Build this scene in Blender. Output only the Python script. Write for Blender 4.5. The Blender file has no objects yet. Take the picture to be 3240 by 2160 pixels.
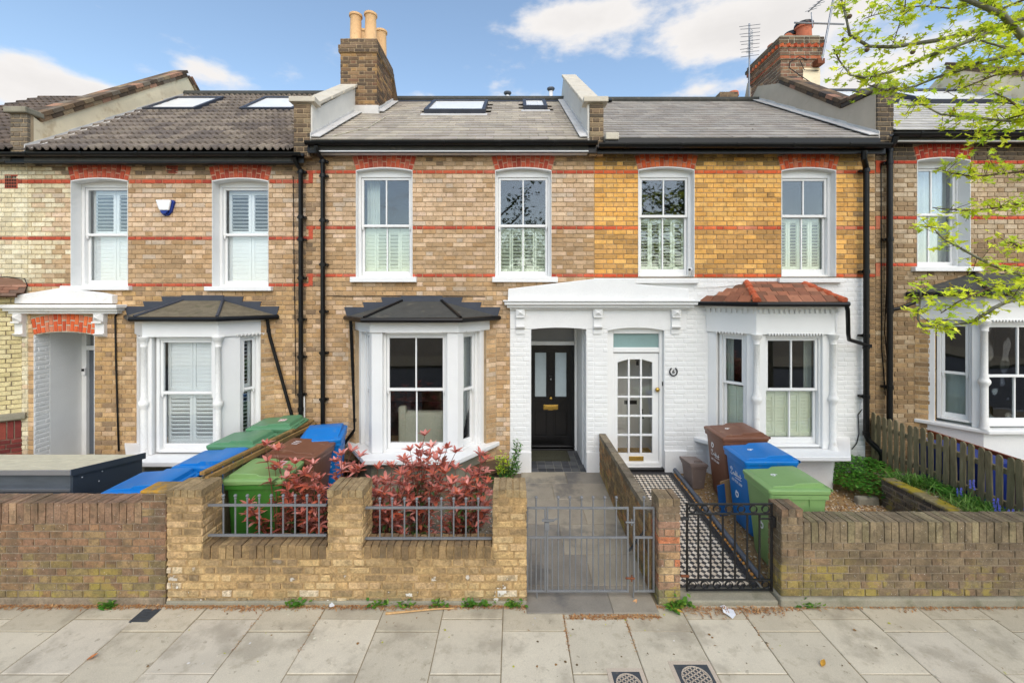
import bpy, math, random
import numpy as np
from mathutils import Vector, Matrix, noise

# ------------------------------------------------------------------ camera, sky, sun, exposure
scene = bpy.context.scene
COL = scene.collection
F, D, H, CX, CY = 1350.0, 7.18, 3.15, 1623.0, 938.0   # focal length in photo pixels, metres to the facade, eye height, vanishing point
cam_d = bpy.data.cameras.new("camera")
cam_d.sensor_width = 36.0
cam_d.lens = F / 3240 * 36
cam_d.shift_x = (1620 - CX) / 3240
cam_d.shift_y = -(1080 - CY) / 3240
cam_d.clip_start, cam_d.clip_end = 0.05, 2000
cam = bpy.data.objects.new("camera", cam_d)
cam.location = (0, -D, H)
cam.rotation_euler = (math.pi / 2, 0, 0)
COL.objects.link(cam)
scene.camera = cam

SUN_EL, SUN_AZ = math.radians(45), math.radians(166)    # azimuth clockwise from +Y (into the picture)
SKY_STRENGTH, SUN_STRENGTH, EXPOSURE = 0.15, 1.65, 0.40
scene.view_settings.view_transform = 'Standard'
scene.view_settings.look = 'None'
scene.view_settings.exposure = EXPOSURE
scene.view_settings.gamma = 1.0
scene.view_settings.use_curve_mapping = False
scene.cycles.max_bounces = 6
scene.cycles.diffuse_bounces = 4
scene.cycles.glossy_bounces = 3
scene.cycles.transparent_max_bounces = 12
scene.cycles.use_denoising = True
scene.cycles.use_adaptive_sampling = True
scene.cycles.adaptive_threshold = 0.02

def make_world():
    w = bpy.data.worlds.new("World")
    scene.world = w
    w.use_nodes = True
    nt = w.node_tree
    N, L = nt.nodes, nt.links
    N.clear()
    out = N.new('ShaderNodeOutputWorld')
    bg = N.new('ShaderNodeBackground')
    sky = N.new('ShaderNodeTexSky')
    sky.sky_type = 'NISHITA'
    sky.sun_disc = False
    sky.sun_elevation = SUN_EL
    sky.sun_rotation = SUN_AZ
    sky.air_density, sky.dust_density, sky.ozone_density = 1.0, 1.0, 2.5
    tc = N.new('ShaderNodeTexCoord')
    # cloud field over the whole sky: noise in a flattened direction space plus a few banks where the photograph shows them
    fl = N.new('ShaderNodeVectorMath'); fl.operation = 'MULTIPLY'
    L.new(tc.outputs['Generated'], fl.inputs[0]); fl.inputs[1].default_value = (1, 1, 2.2)
    nz = N.new('ShaderNodeTexNoise'); nz.inputs['Scale'].default_value = 5.0
    nz.inputs['Detail'].default_value = 9; nz.inputs['Roughness'].default_value = 0.58
    L.new(fl.outputs[0], nz.inputs['Vector'])
    acc = N.new('ShaderNodeMath'); acc.operation = 'MULTIPLY_ADD'
    L.new(nz.outputs['Fac'], acc.inputs[0]); acc.inputs[1].default_value = 3.2; acc.inputs[2].default_value = -2.02
    last = acc.outputs[0]
    banks = [(2150, 70, .30, .085, 1.0), (2600, 30, .22, .06, .7), (1750, 60, .16, .05, .7), (2380, 120, .14, .04, .55), (2230, 285, .20, .03, .7), (2690, 250, .16, .045, .6),
             (60, 275, .24, .035, .72), (330, 292, .16, .022, .6), (90, 178, .05, .018, .55), (660, 225, .07, .022, .5),
             (915, 215, .04, .025, .5), (1340, 300, .06, .016, .55), (700, 290, .10, .022, .5), (3050, 130, .18, .04, .4)]
    for px, py, wx, wz, amt in banks:
        c = Vector(((px - CX) / F, 1, (CY - py) / F)).normalized()
        s = N.new('ShaderNodeVectorMath'); s.operation = 'SUBTRACT'
        L.new(tc.outputs['Generated'], s.inputs[0]); s.inputs[1].default_value = c
        m = N.new('ShaderNodeVectorMath'); m.operation = 'MULTIPLY'
        L.new(s.outputs[0], m.inputs[0]); m.inputs[1].default_value = (1 / wx, 1 / wx, 1 / wz)
        ln = N.new('ShaderNodeVectorMath'); ln.operation = 'LENGTH'
        L.new(m.outputs[0], ln.inputs[0])
        mr = N.new('ShaderNodeMapRange'); mr.interpolation_type = 'SMOOTHSTEP'
        L.new(ln.outputs['Value'], mr.inputs['Value'])
        mr.inputs['From Min'].default_value = 1.35; mr.inputs['From Max'].default_value = 0.0
        mr.inputs['To Min'].default_value = 0.0; mr.inputs['To Max'].default_value = amt
        a = N.new('ShaderNodeMath'); a.operation = 'ADD'
        L.new(last, a.inputs[0]); L.new(mr.outputs[0], a.inputs[1])
        last = a.outputs[0]
    cov = N.new('ShaderNodeMapRange'); cov.interpolation_type = 'SMOOTHSTEP'
    L.new(last, cov.inputs['Value'])
    cov.inputs['From Min'].default_value = -0.10; cov.inputs['From Max'].default_value = 0.55
    shade = N.new('ShaderNodeMapRange')
    L.new(last, shade.inputs['Value'])
    shade.inputs['From Min'].default_value = 0.2; shade.inputs['From Max'].default_value = 1.3
    shade.inputs['To Min'].default_value = 1.0; shade.inputs['To Max'].default_value = 0.86
    cc = N.new('ShaderNodeVectorMath'); cc.operation = 'SCALE'
    cc.inputs[0].default_value = (CLOUD[0], CLOUD[1], CLOUD[2])
    L.new(shade.outputs[0], cc.inputs['Scale'])
    hs = N.new('ShaderNodeVectorMath'); hs.operation = 'MULTIPLY'
    L.new(sky.outputs[0], hs.inputs[0]); hs.inputs[1].default_value = SKYTINT
    mx = N.new('ShaderNodeMix'); mx.data_type = 'RGBA'
    L.new(cov.outputs[0], mx.inputs[0]); L.new(hs.outputs[0], mx.inputs[6]); L.new(cc.outputs[0], mx.inputs[7])
    L.new(mx.outputs[2], bg.inputs['Color'])
    bg.inputs['Strength'].default_value = SKY_STRENGTH
    L.new(bg.outputs[0], out.inputs['Surface'])

CLOUD = (4.9, 4.75, 4.65)
SKYTINT = (1.52, 1.43, 1.26)
make_world()
sun_d = bpy.data.lights.new("sun", 'SUN')
sun_d.energy = SUN_STRENGTH
sun_d.angle = math.radians(60)
sun_d.color = (1.0, 0.93, 0.83)
sun = bpy.data.objects.new("sun", sun_d)
_sd = Vector((math.sin(SUN_AZ) * math.cos(SUN_EL), math.cos(SUN_AZ) * math.cos(SUN_EL), math.sin(SUN_EL)))
sun.rotation_euler = _sd.to_track_quat('Z', 'Y').to_euler()
sun.location = (0, -6, 12)
COL.objects.link(sun)

# ------------------------------------------------------------------ helpers
def S(Y): return F / (D + Y)
def fx(px, Y=0.0): return (px - CX) / S(Y)
def fz(py, Y=0.0): return H - (py - CY) / S(Y)
def lin(c):
    c /= 255.0
    return c / 12.92 if c <= 0.04045 else ((c + 0.055) / 1.055) ** 2.4
def rgb(r, g, b, k=0.92): return (lin(r) * k, lin(g) * k, lin(b) * k)

def obj(name, mesh, parent=None, m=None):
    o = bpy.data.objects.new(name, mesh)
    COL.objects.link(o)
    if parent is not None:
        o.parent = parent
        o.matrix_parent_inverse = INV.get(parent.name, Matrix.Identity(4))
    if m is not None:
        o.matrix_basis = m
    return o
INV = {}

def tag(o, label=None, cat=None, group=None, kind=None):
    if label: o["label"] = label
    if cat: o["category"] = cat
    if group: o["group"] = group
    if kind: o["kind"] = kind
    return o

def thing(name, label, cat, loc=(0, 0, 0), group=None):
    o = bpy.data.objects.new(name, None)
    o.empty_display_size = 0.1
    COL.objects.link(o)
    o.location = loc
    INV[o.name] = Matrix.Translation(-Vector(loc))
    return tag(o, label, cat, group)

class Fr:
    """upright working plane: origin, direction u along it, outward normal n, heights z"""
    def __init__(s, x, y, ux=1.0, uy=0.0):
        l = math.hypot(ux, uy)
        s.o = Vector((x, y, 0)); s.u = Vector((ux / l, uy / l, 0)); s.n = Vector((uy / l, -ux / l, 0)); s.len = l
    def p(s, u, d, z): return s.o + s.u * u + s.n * d + Vector((0, 0, z))
    def mat(s, u, d, z, w, t, h, rot=0.0):
        """matrix of a unit piece of width w, depth t (its face at depth d) and height h"""
        c = s.p(u, d - t / 2, z)
        R = Matrix((( s.u.x, -s.n.x, 0, c.x), (s.u.y, -s.n.y, 0, c.y), (0, 0, 1, c.z), (0, 0, 0, 1)))
        return R @ Matrix.Rotation(rot, 4, 'Y') @ Matrix.Diagonal((w, t, h, 1))
FAC = Fr(0, 0)

class MB:
    def __init__(s): s.v = []; s.f = []; s.c = None
    def add(s, vs, fs):
        n = len(s.v)
        s.v += [tuple(v) for v in vs]
        s.f += [tuple(i + n for i in f) for f in fs]
        return s
    def box(s, x0, x1, y0, y1, z0, z1):
        return s.add([(x0, y0, z0), (x1, y0, z0), (x1, y1, z0), (x0, y1, z0), (x0, y0, z1), (x1, y0, z1), (x1, y1, z1), (x0, y1, z1)], BOXF)
    def fbox(s, fr, u0, u1, d0, d1, z0, z1):
        p = fr.p
        return s.add([p(u0, d1, z0), p(u1, d1, z0), p(u1, d0, z0), p(u0, d0, z0), p(u0, d1, z1), p(u1, d1, z1), p(u1, d0, z1), p(u0, d0, z1)], BOXF)
    def poly(s, pts, off):
        """closed prism: polygon pts (3-D) extruded by vector off"""
        n = len(pts); pts = [Vector(p) for p in pts]; off = Vector(off)
        nrm = Vector((0, 0, 0))
        for i in range(n):
            nrm += pts[i].cross(pts[(i + 1) % n])
        if nrm.dot(off) > 0: pts = pts[::-1]
        s.add(pts + [p + off for p in pts], [tuple(range(n)), tuple(range(2 * n - 1, n - 1, -1))] + [((i + 1) % n, i, n + i, n + (i + 1) % n) for i in range(n)])
        return s
    def fpoly(s, fr, pts, d0, d1):
        """polygon given as (u, z) in a plane, from depth d1 (face) back to d0"""
        return s.poly([fr.p(u, d1, z) for u, z in pts], fr.n * (d0 - d1))
    def tube(s, path, r, n=8, cap=True):
        path = [Vector(p) for p in path]
        rs = r if isinstance(r, (list, tuple)) else [r] * len(path)
        base = len(s.v); up = None
        for i, p in enumerate(path):
            a = path[max(i - 1, 0)]; b = path[min(i + 1, len(path) - 1)]
            t = (b - a).normalized()
            if up is None: up = Vector((0, 0, 1)) if abs(t.z) < .9 else Vector((0, 1, 0))
            x = t.cross(up)
            if x.length < 1e-4: x = t.cross(Vector((1, 0, 0)))
            x.normalize(); y = x.cross(t).normalized(); up = y
            for k in range(n):
                an = 2 * math.pi * k / n
                s.v.append(tuple(p + (x * math.cos(an) + y * math.sin(an)) * rs[i]))
        for i in range(len(path) - 1):
            for k in range(n):
                a = base + i * n + k; b = base + i * n + (k + 1) % n
                s.f.append((a, b, b + n, a + n))
        if cap:
            s.f.append(tuple(base + k for k in range(n))[::-1])
            s.f.append(tuple(base + (len(path) - 1) * n + k for k in range(n)))
        return s
    def lathe(s, c, prof, n=16):
        base = len(s.v); c = Vector(c)
        for r, z in prof:
            for k in range(n):
                an = 2 * math.pi * k / n
                s.v.append((c.x + r * math.cos(an), c.y + r * math.sin(an), c.z + z))
        for i in range(len(prof) - 1):
            for k in range(n):
                a = base + i * n + k; b = base + i * n + (k + 1) % n
                s.f.append((a, b, b + n, a + n))
        s.f.append(tuple(base + k for k in range(n))[::-1])
        s.f.append(tuple(base + (len(prof) - 1) * n + k for k in range(n)))
        return s
    def ball(s, c, r, n=10, m=6):
        return s.lathe(c, [(max(r * math.sin(math.pi * i / m), 1e-4), -r * math.cos(math.pi * i / m)) for i in range(m + 1)], n)
    def mesh(s, name, material, smooth=False):
        me = bpy.data.meshes.new(name)
        me.from_pydata(s.v, [], s.f)
        if material is not None: me.materials.append(material)
        ca = me.color_attributes.new('Col', 'FLOAT_COLOR', 'POINT')
        if s.c is None: arr = np.ones(len(s.v) * 4, dtype=np.float32)
        else: arr = np.array(s.c, dtype=np.float32).ravel()
        ca.data.foreach_set('color', arr)
        if smooth: me.polygons.foreach_set('use_smooth', [True] * len(me.polygons))
        me.update()
        return me
    def build(s, name, material, parent=None, smooth=False, bevel=0.0, seg=2):
        o = obj(name, s.mesh(name, material, smooth), parent)
        if bevel:
            b = o.modifiers.new('bevel', 'BEVEL'); b.width = bevel; b.segments = seg; b.limit_method = 'ANGLE'; b.angle_limit = math.radians(40)
            b.harden_normals = False
        if smooth == 'auto':
            for p in o.data.polygons: p.use_smooth = False
        return o
BOXF = [(0, 3, 2, 1), (4, 5, 6, 7), (0, 1, 5, 4), (1, 2, 6, 5), (2, 3, 7, 6), (3, 0, 4, 7)]

def sharp_by_angle(o, deg=35):
    me = o.data
    me.polygons.foreach_set('use_smooth', [True] * len(me.polygons))
    try: me.set_sharp_from_angle(angle=math.radians(deg))
    except Exception: pass
    return o

# ------------------------------------------------------------------ many alike pieces: the 300 that show largest as objects, the rest as one mass
def template(kind, seed=0):
    r = random.Random(seed)
    if kind == 'brick': j, bu, bz, bd = .012, .020, .065, .16
    elif kind == 'old': j, bu, bz, bd = .035, .045, .12, .35
    elif kind == 'painted': j, bu, bz, bd = .012, .05, .14, .5
    elif kind == 'slab': j, bu, bz, bd = .002, .010, .010, .15
    else: j, bu, bz, bd = .006, .02, .03, .2
    def q(): return r.uniform(-j, j)
    v = []
    for yy, iu, iz in ((.5, 0, 0), (-.5 + bd, 0, 0), (-.5, bu, bz)):
        for a, b in ((-1, -1), (1, -1), (1, 1), (-1, 1)):
            v.append((a * (.5 - iu * r.uniform(.6, 1.5)) + q(), yy + (q() * 2 if yy < 0 else 0), b * (.5 - iz * r.uniform(.6, 1.5)) + q()))
    f = []
    for k in (0, 4):
        for i in range(4):
            a, b = k + i, k + (i + 1) % 4
            f.append((a, b, b + 4, a + 4))
    f.append((8, 9, 10, 11))
    return v, f
TEMPL, TMESH = {}, {}
def templates(kind, n=8):
    if kind not in TEMPL: TEMPL[kind] = [template(kind, 11 + i) for i in range(n)]
    return TEMPL[kind]

def pieces(parent, name, mats, cols, tpl, material, most=300, stuff=None, smooth=False, seed=1, tkey=None):
    """mats: 4x4 matrices of unit pieces. The `most` that show largest become objects called `name` under parent, the rest ONE stuff part."""
    if not mats: return []
    r = random.Random(seed)
    order = []
    for i, m in enumerate(mats):
        c = m.translation; dep = c.y + D
        if dep > .3:
            px, py = CX + c.x * F / dep, CY - (c.z - H) * F / dep
            inside = -20 < px < 3260 and -20 < py < 2180
        else: inside = False
        sc = m.col[0].to_3d().length * max(m.col[2].to_3d().length, m.col[1].to_3d().length)
        order.append((-(sc / max(dep, .3) ** 2 if inside else 0), i))
    order.sort()
    chosen = [i for s_, i in order[:most]]
    rest = [i for s_, i in order[most:]]
    key = tkey or name
    out = []
    for i in chosen:
        k = r.randrange(len(tpl))
        mk = (key, k, material.name)
        if mk not in TMESH:
            b = MB(); b.add(*tpl[k]); TMESH[mk] = b.mesh(name, material, smooth)
        o = obj(name, TMESH[mk], parent, mats[i])
        o.color = (*cols[i], 1)
        out.append(o)
    if rest:
        b = MB(); b.c = []
        for i in rest:
            tv, tf = tpl[r.randrange(len(tpl))]
            m = mats[i]
            b.add([m @ Vector(v) for v in tv], tf)
            b.c += [(*cols[i], 1.0)] * len(tv)
        o = b.build(stuff or (name + '_field'), material, parent, smooth)
        o["kind"] = "stuff"
    return out

def courses(u0, u1, z0, z1, ch, holes, rng, L=.225, joint=.011, phase=0, flemish=True):
    """bricks of a bonded wall: (u, z, w, h). holes: (u0,u1,z0,z1)"""
    out = []
    n = max(1, round((z1 - z0) / ch)); ch = (z1 - z0) / n
    for k in range(n):
        za, zb = z0 + k * ch, z0 + (k + 1) * ch; zm = (za + zb) / 2
        iv = [(u0, u1)]
        for a, b, c, d in holes:
            if c < zm < d:
                nx = []
                for p, q in iv:
                    if b <= p or a >= q: nx.append((p, q)); continue
                    if a > p: nx.append((p, a))
                    if b < q: nx.append((b, q))
                iv = nx
        for p, q in iv:
            if q - p < .03: continue
            per = L * 1.5 if flemish else L
            off = (per / 2 if (k + phase) % 2 else 0)
            x = math.floor((p - off) / per) * per + off
            cuts = []
            while x < q:
                if flemish: cuts += [x, x + L]
                else: cuts += [x]
                x += per
            cuts = [c + rng.uniform(-.006, .006) for c in cuts if p + .04 < c < q - .04]
            e = [p] + cuts + [q]
            for a, b in zip(e[:-1], e[1:]):
                out.append(((a + b) / 2, zm, b - a - joint, ch - joint))
    return out
# ------------------------------------------------------------------ materials (all procedural)
def mat(name, col=(.5, .5, .5), rough=.8, var=.10, vs=5.0, grain=.05, gs=110.0, bump=.15, bs=90.0, metal=0.0, spec=.4, over=(), usecol=False, coat=0.0, stretch=None, disp=0.004):
    m = bpy.data.materials.new(name); m.use_nodes = True
    nt = m.node_tree; N, L = nt.nodes, nt.links
    b = N['Principled BSDF']
    geo = N.new('ShaderNodeNewGeometry')
    vec = geo.outputs['Position']
    if stretch:
        mm = N.new('ShaderNodeVectorMath'); mm.operation = 'MULTIPLY'
        L.new(vec, mm.inputs[0]); mm.inputs[1].default_value = stretch; vec = mm.outputs[0]
    def nz(scale, detail=3, rg=.55):
        t = N.new('ShaderNodeTexNoise'); t.inputs['Scale'].default_value = scale
        t.inputs['Detail'].default_value = detail; t.inputs['Roughness'].default_value = rg
        L.new(vec, t.inputs['Vector']); return t.outputs['Fac']
    def rng_(src, a, b_, c, d, smooth=False):
        r = N.new('ShaderNodeMapRange'); L.new(src, r.inputs['Value'])
        if smooth: r.interpolation_type = 'SMOOTHSTEP'
        for k, v in zip(('From Min', 'From Max', 'To Min', 'To Max'), (a, b_, c, d)): r.inputs[k].default_value = v
        return r.outputs[0]
    if usecol:
        oi = N.new('ShaderNodeObjectInfo'); at = N.new('ShaderNodeAttribute'); at.attribute_name = 'Col'
        mu = N.new('ShaderNodeVectorMath'); mu.operation = 'MULTIPLY'
        L.new(oi.outputs['Color'], mu.inputs[0]); L.new(at.outputs['Color'], mu.inputs[1]); cur = mu.outputs[0]
    else:
        c = N.new('ShaderNodeRGB'); c.outputs[0].default_value = (*col, 1); cur = c.outputs[0]
    f1 = rng_(nz(vs, 4), .3, .7, 1 - var, 1 + var)
    f2 = rng_(nz(gs, 2), .3, .7, 1 - grain, 1 + grain)
    mm = N.new('ShaderNodeMath'); mm.operation = 'MULTIPLY'; L.new(f1, mm.inputs[0]); L.new(f2, mm.inputs[1])
    sc = N.new('ShaderNodeVectorMath'); sc.operation = 'SCALE'
    L.new(cur, sc.inputs[0]); L.new(mm.outputs[0], sc.inputs['Scale']); cur = sc.outputs[0]
    for ov in over:
        oc, oscale, thr, wid, amt = ov[:5]
        f = rng_(nz(oscale, 5, .62), thr, thr + wid, 0, amt, True)
        if len(ov) > 5:
            sep = N.new('ShaderNodeSeparateXYZ'); L.new(geo.outputs['Position'], sep.inputs[0])
            g = rng_(sep.outputs['Z'], ov[5], ov[6], 1, 0, True)
            q = N.new('ShaderNodeMath'); q.operation = 'MULTIPLY'; L.new(f, q.inputs[0]); L.new(g, q.inputs[1]); f = q.outputs[0]
        x = N.new('ShaderNodeMix'); x.data_type = 'RGBA'
        L.new(f, x.inputs[0]); L.new(cur, x.inputs[6]); x.inputs[7].default_value = (*oc, 1); cur = x.outputs[2]
    L.new(cur, b.inputs['Base Color'])
    b.inputs['Roughness'].default_value = rough
    b.inputs['Metallic'].default_value = metal
    b.inputs['Specular IOR Level'].default_value = spec
    if coat: b.inputs['Coat Weight'].default_value = coat; b.inputs['Coat Roughness'].default_value = .15
    if bump:
        h = N.new('ShaderNodeMath'); h.operation = 'ADD'
        L.new(nz(bs, 4, .65), h.inputs[0]); L.new(nz(bs * .23, 3), h.inputs[1])
        bp = N.new('ShaderNodeBump'); bp.inputs['Strength'].default_value = bump; bp.inputs['Distance'].default_value = disp
        L.new(h.outputs[0], bp.inputs['Height']); L.new(bp.outputs[0], b.inputs['Normal'])
    return m

def glass_mat(name, refl=.08, tint=(.93, .97, .96), rough=.0, wob=0.0):
    m = bpy.data.materials.new(name); m.use_nodes = True
    nt = m.node_tree; N, L = nt.nodes, nt.links; N.clear()
    out = N.new('ShaderNodeOutputMaterial'); mix = N.new('ShaderNodeMixShader')
    tr = N.new('ShaderNodeBsdfTransparent'); tr.inputs[0].default_value = (*tint, 1)
    gl = N.new('ShaderNodeBsdfGlossy'); gl.inputs['Roughness'].default_value = rough; gl.inputs[0].default_value = (.95, .97, 1, 1)
    fr = N.new('ShaderNodeLayerWeight'); fr.inputs['Blend'].default_value = .25
    mr = N.new('ShaderNodeMapRange'); L.new(fr.outputs['Fresnel'], mr.inputs['Value'])
    mr.inputs['To Min'].default_value = refl; mr.inputs['To Max'].default_value = 1.0
    L.new(mr.outputs[0], mix.inputs[0]); L.new(tr.outputs[0], mix.inputs[1]); L.new(gl.outputs[0], mix.inputs[2])
    if wob:
        t = N.new('ShaderNodeTexNoise'); t.inputs['Scale'].default_value = 2.2; t.inputs['Detail'].default_value = 1
        g = N.new('ShaderNodeNewGeometry'); L.new(g.outputs['Position'], t.inputs['Vector'])
        bp = N.new('ShaderNodeBump'); bp.inputs['Strength'].default_value = wob; bp.inputs['Distance'].default_value = .02
        L.new(t.outputs['Fac'], bp.inputs['Height']); L.new(bp.outputs[0], gl.inputs['Normal'])
    L.new(mix.outputs[0], out.inputs['Surface'])
    return m

SOOT, LICHEN, MOSS, WHITE_SALT = rgb(60, 52, 44), rgb(190, 160, 60), rgb(105, 110, 60), rgb(232, 228, 220)
M = {}
M['brick'] = mat('stock_brick', usecol=True, rough=.92, var=.16, vs=9, grain=.16, gs=60, bump=.55, bs=140, over=((SOOT, 4.5, .57, .16, .42), (rgb(120, 98, 74), 1.3, .52, .2, .3), (rgb(96, 80, 62), 11, .56, .1, .3), (rgb(225, 205, 175), 30, .66, .08, .35)))
M['red_brick'] = mat('red_brick', usecol=True, rough=.88, var=.16, vs=8, grain=.12, gs=70, bump=.4, bs=120, over=((rgb(222, 190, 175), 14, .66, .1, .4), (SOOT, 5, .62, .15, .4)))
M['wall_brick'] = mat('garden_wall_brick', usecol=True, rough=.93, var=.22, vs=7, grain=.2, gs=55, bump=.8, bs=90,
                      over=((rgb(84, 74, 54), 3.2, .46, .2, .55), (rgb(78, 66, 52), 17, .52, .1, .4), (rgb(176, 158, 66), 4.2, .52, .08, .55, .02, .62), (WHITE_SALT, 70, .66, .03, .75), (rgb(112, 114, 72), 2.6, .46, .2, .6, -.02, .35)), disp=.006)
M['yellow_brick'] = mat('old_yellow_brick', usecol=True, rough=.94, var=.2, vs=8, grain=.2, gs=50, bump=1.0, bs=60,
                        over=((rgb(92, 78, 56), 5, .50, .14, .5), (rgb(120, 100, 70), 19, .52, .1, .4), (rgb(238, 234, 226), 5, .63, .02, .85, .1, .55), (rgb(112, 112, 78), 3, .46, .2, .6, -.02, .24)), disp=.010)
M['mortar'] = mat('lime_mortar', rgb(178, 155, 123), rough=.95, var=.15, vs=5, grain=.15, gs=60, bump=.6, bs=70, over=((SOOT, 3, .58, .2, .4),))
M['mortar_pale'] = mat('pale_mortar', rgb(190, 182, 160), rough=.95, var=.12, vs=5, bump=.5)
M['mortar_dark'] = mat('dark_mortar', rgb(142, 120, 92), rough=.95, var=.2, vs=5, grain=.2, gs=50, bump=.7, bs=60)
M['mortar_yellow'] = mat('yellow_mortar', rgb(178, 148, 104), rough=.96, var=.22, vs=6, grain=.2, gs=45, bump=1, bs=50, over=((rgb(85, 72, 52), 4, .55, .16, .5), (rgb(120, 118, 85), 3, .48, .2, .5, -.02, .2)), disp=.01)
M['mortar_red'] = mat('red_mortar', rgb(206, 150, 124), rough=.95, var=.2, bump=.4)
M['mortar_grey'] = mat('grey_mortar', rgb(140, 125, 105), rough=.95, var=.25, vs=6, grain=.2, gs=50, bump=.8, bs=60, over=((rgb(150, 140, 70), 4, .58, .1, .4, 0, .5),))
M['white'] = mat('white_gloss_paint', (.76, .76, .745), rough=.42, var=.025, vs=3, grain=.012, bump=.03, bs=40, over=((rgb(200, 190, 172), 2.6, .68, .2, .35),))
M['white_wall'] = mat('white_masonry_paint', (.74, .74, .725), rough=.8, var=.03, vs=3, grain=.03, gs=60, bump=.25, bs=55, over=((rgb(195, 192, 185), 1.7, .63, .2, .35), (rgb(150, 140, 120), 24, .76, .03, .5)))
M['white_dirty'] = mat('weathered_white_paint', (.76, .75, .72), rough=.75, var=.06, vs=4, grain=.05, gs=50, bump=.3, bs=50, over=((rgb(165, 152, 130), 6, .58, .2, .45), (rgb(215, 195, 175), 2, .55, .2, .3)))
M['render_white'] = mat('pale_render', rgb(222, 218, 208), rough=.9, var=.06, vs=2.5, grain=.04, bump=.2, bs=60, over=((rgb(180, 172, 155), 2.0, .56, .2, .5),))
M['render_beige'] = mat('stained_beige_render', rgb(240, 224, 190), rough=.93, var=.10, vs=2.2, grain=.05, bump=.25, bs=40, over=((rgb(190, 160, 115), 3, .52, .16, .5), (rgb(130, 112, 90), 6, .64, .1, .35)))
M['render_grey'] = mat('grey_brown_render', rgb(190, 176, 156), rough=.93, var=.1, vs=2.2, bump=.25, bs=40, over=((rgb(150, 136, 118), 3, .56, .18, .5),))
M['stone'] = mat('coping_stone', rgb(205, 196, 178), rough=.9, var=.08, vs=4, grain=.06, bump=.3, bs=50, over=((rgb(140, 128, 105), 5, .58, .14, .5),))
M['lead'] = mat('lead_flashing', rgb(206, 203, 198), rough=.6, var=.12, vs=5, grain=.04, bump=.2, bs=14, spec=.4)
M['lead_dark'] = mat('slate_grey_lead', rgb(62, 66, 76), rough=.5, var=.12, vs=5, bump=.15, bs=16)
M['black'] = mat('black_plastic', rgb(14, 14, 15), rough=.38, var=.05, bump=.03, bs=30, spec=.3, over=((rgb(70, 70, 68), 9, .68, .1, .25),))
M['black_paint'] = mat('black_iron_paint', rgb(24, 24, 26), rough=.4, var=.06, bump=.1, bs=60)
M['black_door'] = mat('black_door_paint', rgb(12, 12, 14), rough=.22, var=.03, bump=.04, bs=60, spec=.5)
M['slate'] = mat('grey_slate', usecol=True, rough=.72, var=.10, vs=6, grain=.05, gs=60, bump=.25, bs=60, stretch=(1, 1, 1), over=((rgb(110, 104, 92), 3, .58, .15, .4),))
M['slate_mossy'] = mat('grey_mossy_slate', usecol=True, rough=.8, var=.12, vs=6, grain=.07, gs=60, bump=.3, bs=60, over=((rgb(70, 62, 48), 11, .655, .03, .85), (rgb(120, 116, 108), 3, .55, .2, .3)))
M['pantile'] = mat('brown_concrete_tile', usecol=True, rough=.92, var=.14, vs=6, grain=.12, gs=70, bump=.4, bs=80, over=((rgb(120, 112, 90), 16, .66, .05, .5), (rgb(55, 48, 42), 4, .58, .15, .4)))
M['clay'] = mat('red_clay_tile', usecol=True, rough=.85, var=.14, vs=9, grain=.08, bump=.3, bs=60, over=((rgb(95, 75, 45), 8, .64, .05, .6),))
M['felt'] = mat('dark_roofing_felt', rgb(72, 72, 68), rough=.9, var=.14, vs=6, grain=.12, gs=90, bump=.35, bs=90, over=((rgb(110, 104, 90), 5, .56, .12, .5),))
M['felt_old'] = mat('mossy_roofing_felt', rgb(112, 103, 84), rough=.95, var=.2, vs=8, grain=.2, gs=60, bump=.8, bs=50, over=((rgb(80, 80, 50), 6, .57, .1, .5),))
M['glass'] = glass_mat('window_glass', .045, (.985, .99, .988), wob=.05)
M['glass_up'] = glass_mat('sky_reflecting_glass', .055, (.94, .96, .96), wob=.08)
M['glass_old'] = glass_mat('wavy_old_glass', .10, (.94, .96, .96), wob=.2)
M['glass_roof'] = glass_mat('rooflight_reflection', .55, (.5, .55, .58))
M['frosted'] = mat('frosted_glass', rgb(176, 190, 196), rough=.18, var=.08, vs=3, bump=0, spec=.8)
M['frosted_teal'] = mat('teal_obscure_glass', rgb(132, 160, 158), rough=.15, var=.06, vs=3, bump=0, spec=.8)
M['dark_pane'] = mat('dark_glass', rgb(132, 134, 136), rough=.12, var=.04, bump=0, spec=.8)
M['shutter_white'] = mat('white_shutter', rgb(240, 245, 245, 1.0), rough=.5, var=.02, bump=0)
M['shutter_green'] = mat('pale_green_shutter', rgb(240, 246, 224, 1.0), rough=.5, var=.02, bump=0)
M['curtain'] = mat('white_net_curtain', rgb(215, 222, 212), rough=.9, var=.05, bump=0)
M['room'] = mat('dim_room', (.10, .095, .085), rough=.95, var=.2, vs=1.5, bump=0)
M['room_pale'] = mat('pale_hall', rgb(235, 232, 225), rough=.9, var=.06, vs=1.5, bump=0)
M['sofa'] = mat('sage_upholstery', rgb(190, 190, 170), rough=.95, var=.05, vs=5, grain=.1, gs=160, bump=.2, bs=200)
M['brass'] = mat('polished_brass', rgb(200, 165, 85), rough=.25, var=.08, bump=.05, metal=.9)
M['steel'] = mat('grey_steel', rgb(150, 152, 156), rough=.4, metal=.7, var=.06, bump=.05)
M['rust'] = mat('rusty_iron', rgb(120, 70, 45), rough=.9, var=.25, vs=30, bump=.4)
M['rail'] = mat('grey_railing_paint', rgb(118, 119, 121), rough=.5, var=.08, vs=8, bump=.12, bs=70, over=((rgb(140, 136, 120), 12, .64, .1, .4), (rgb(150, 150, 120), 6, .5, .2, .5, .05, .14)))
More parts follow.
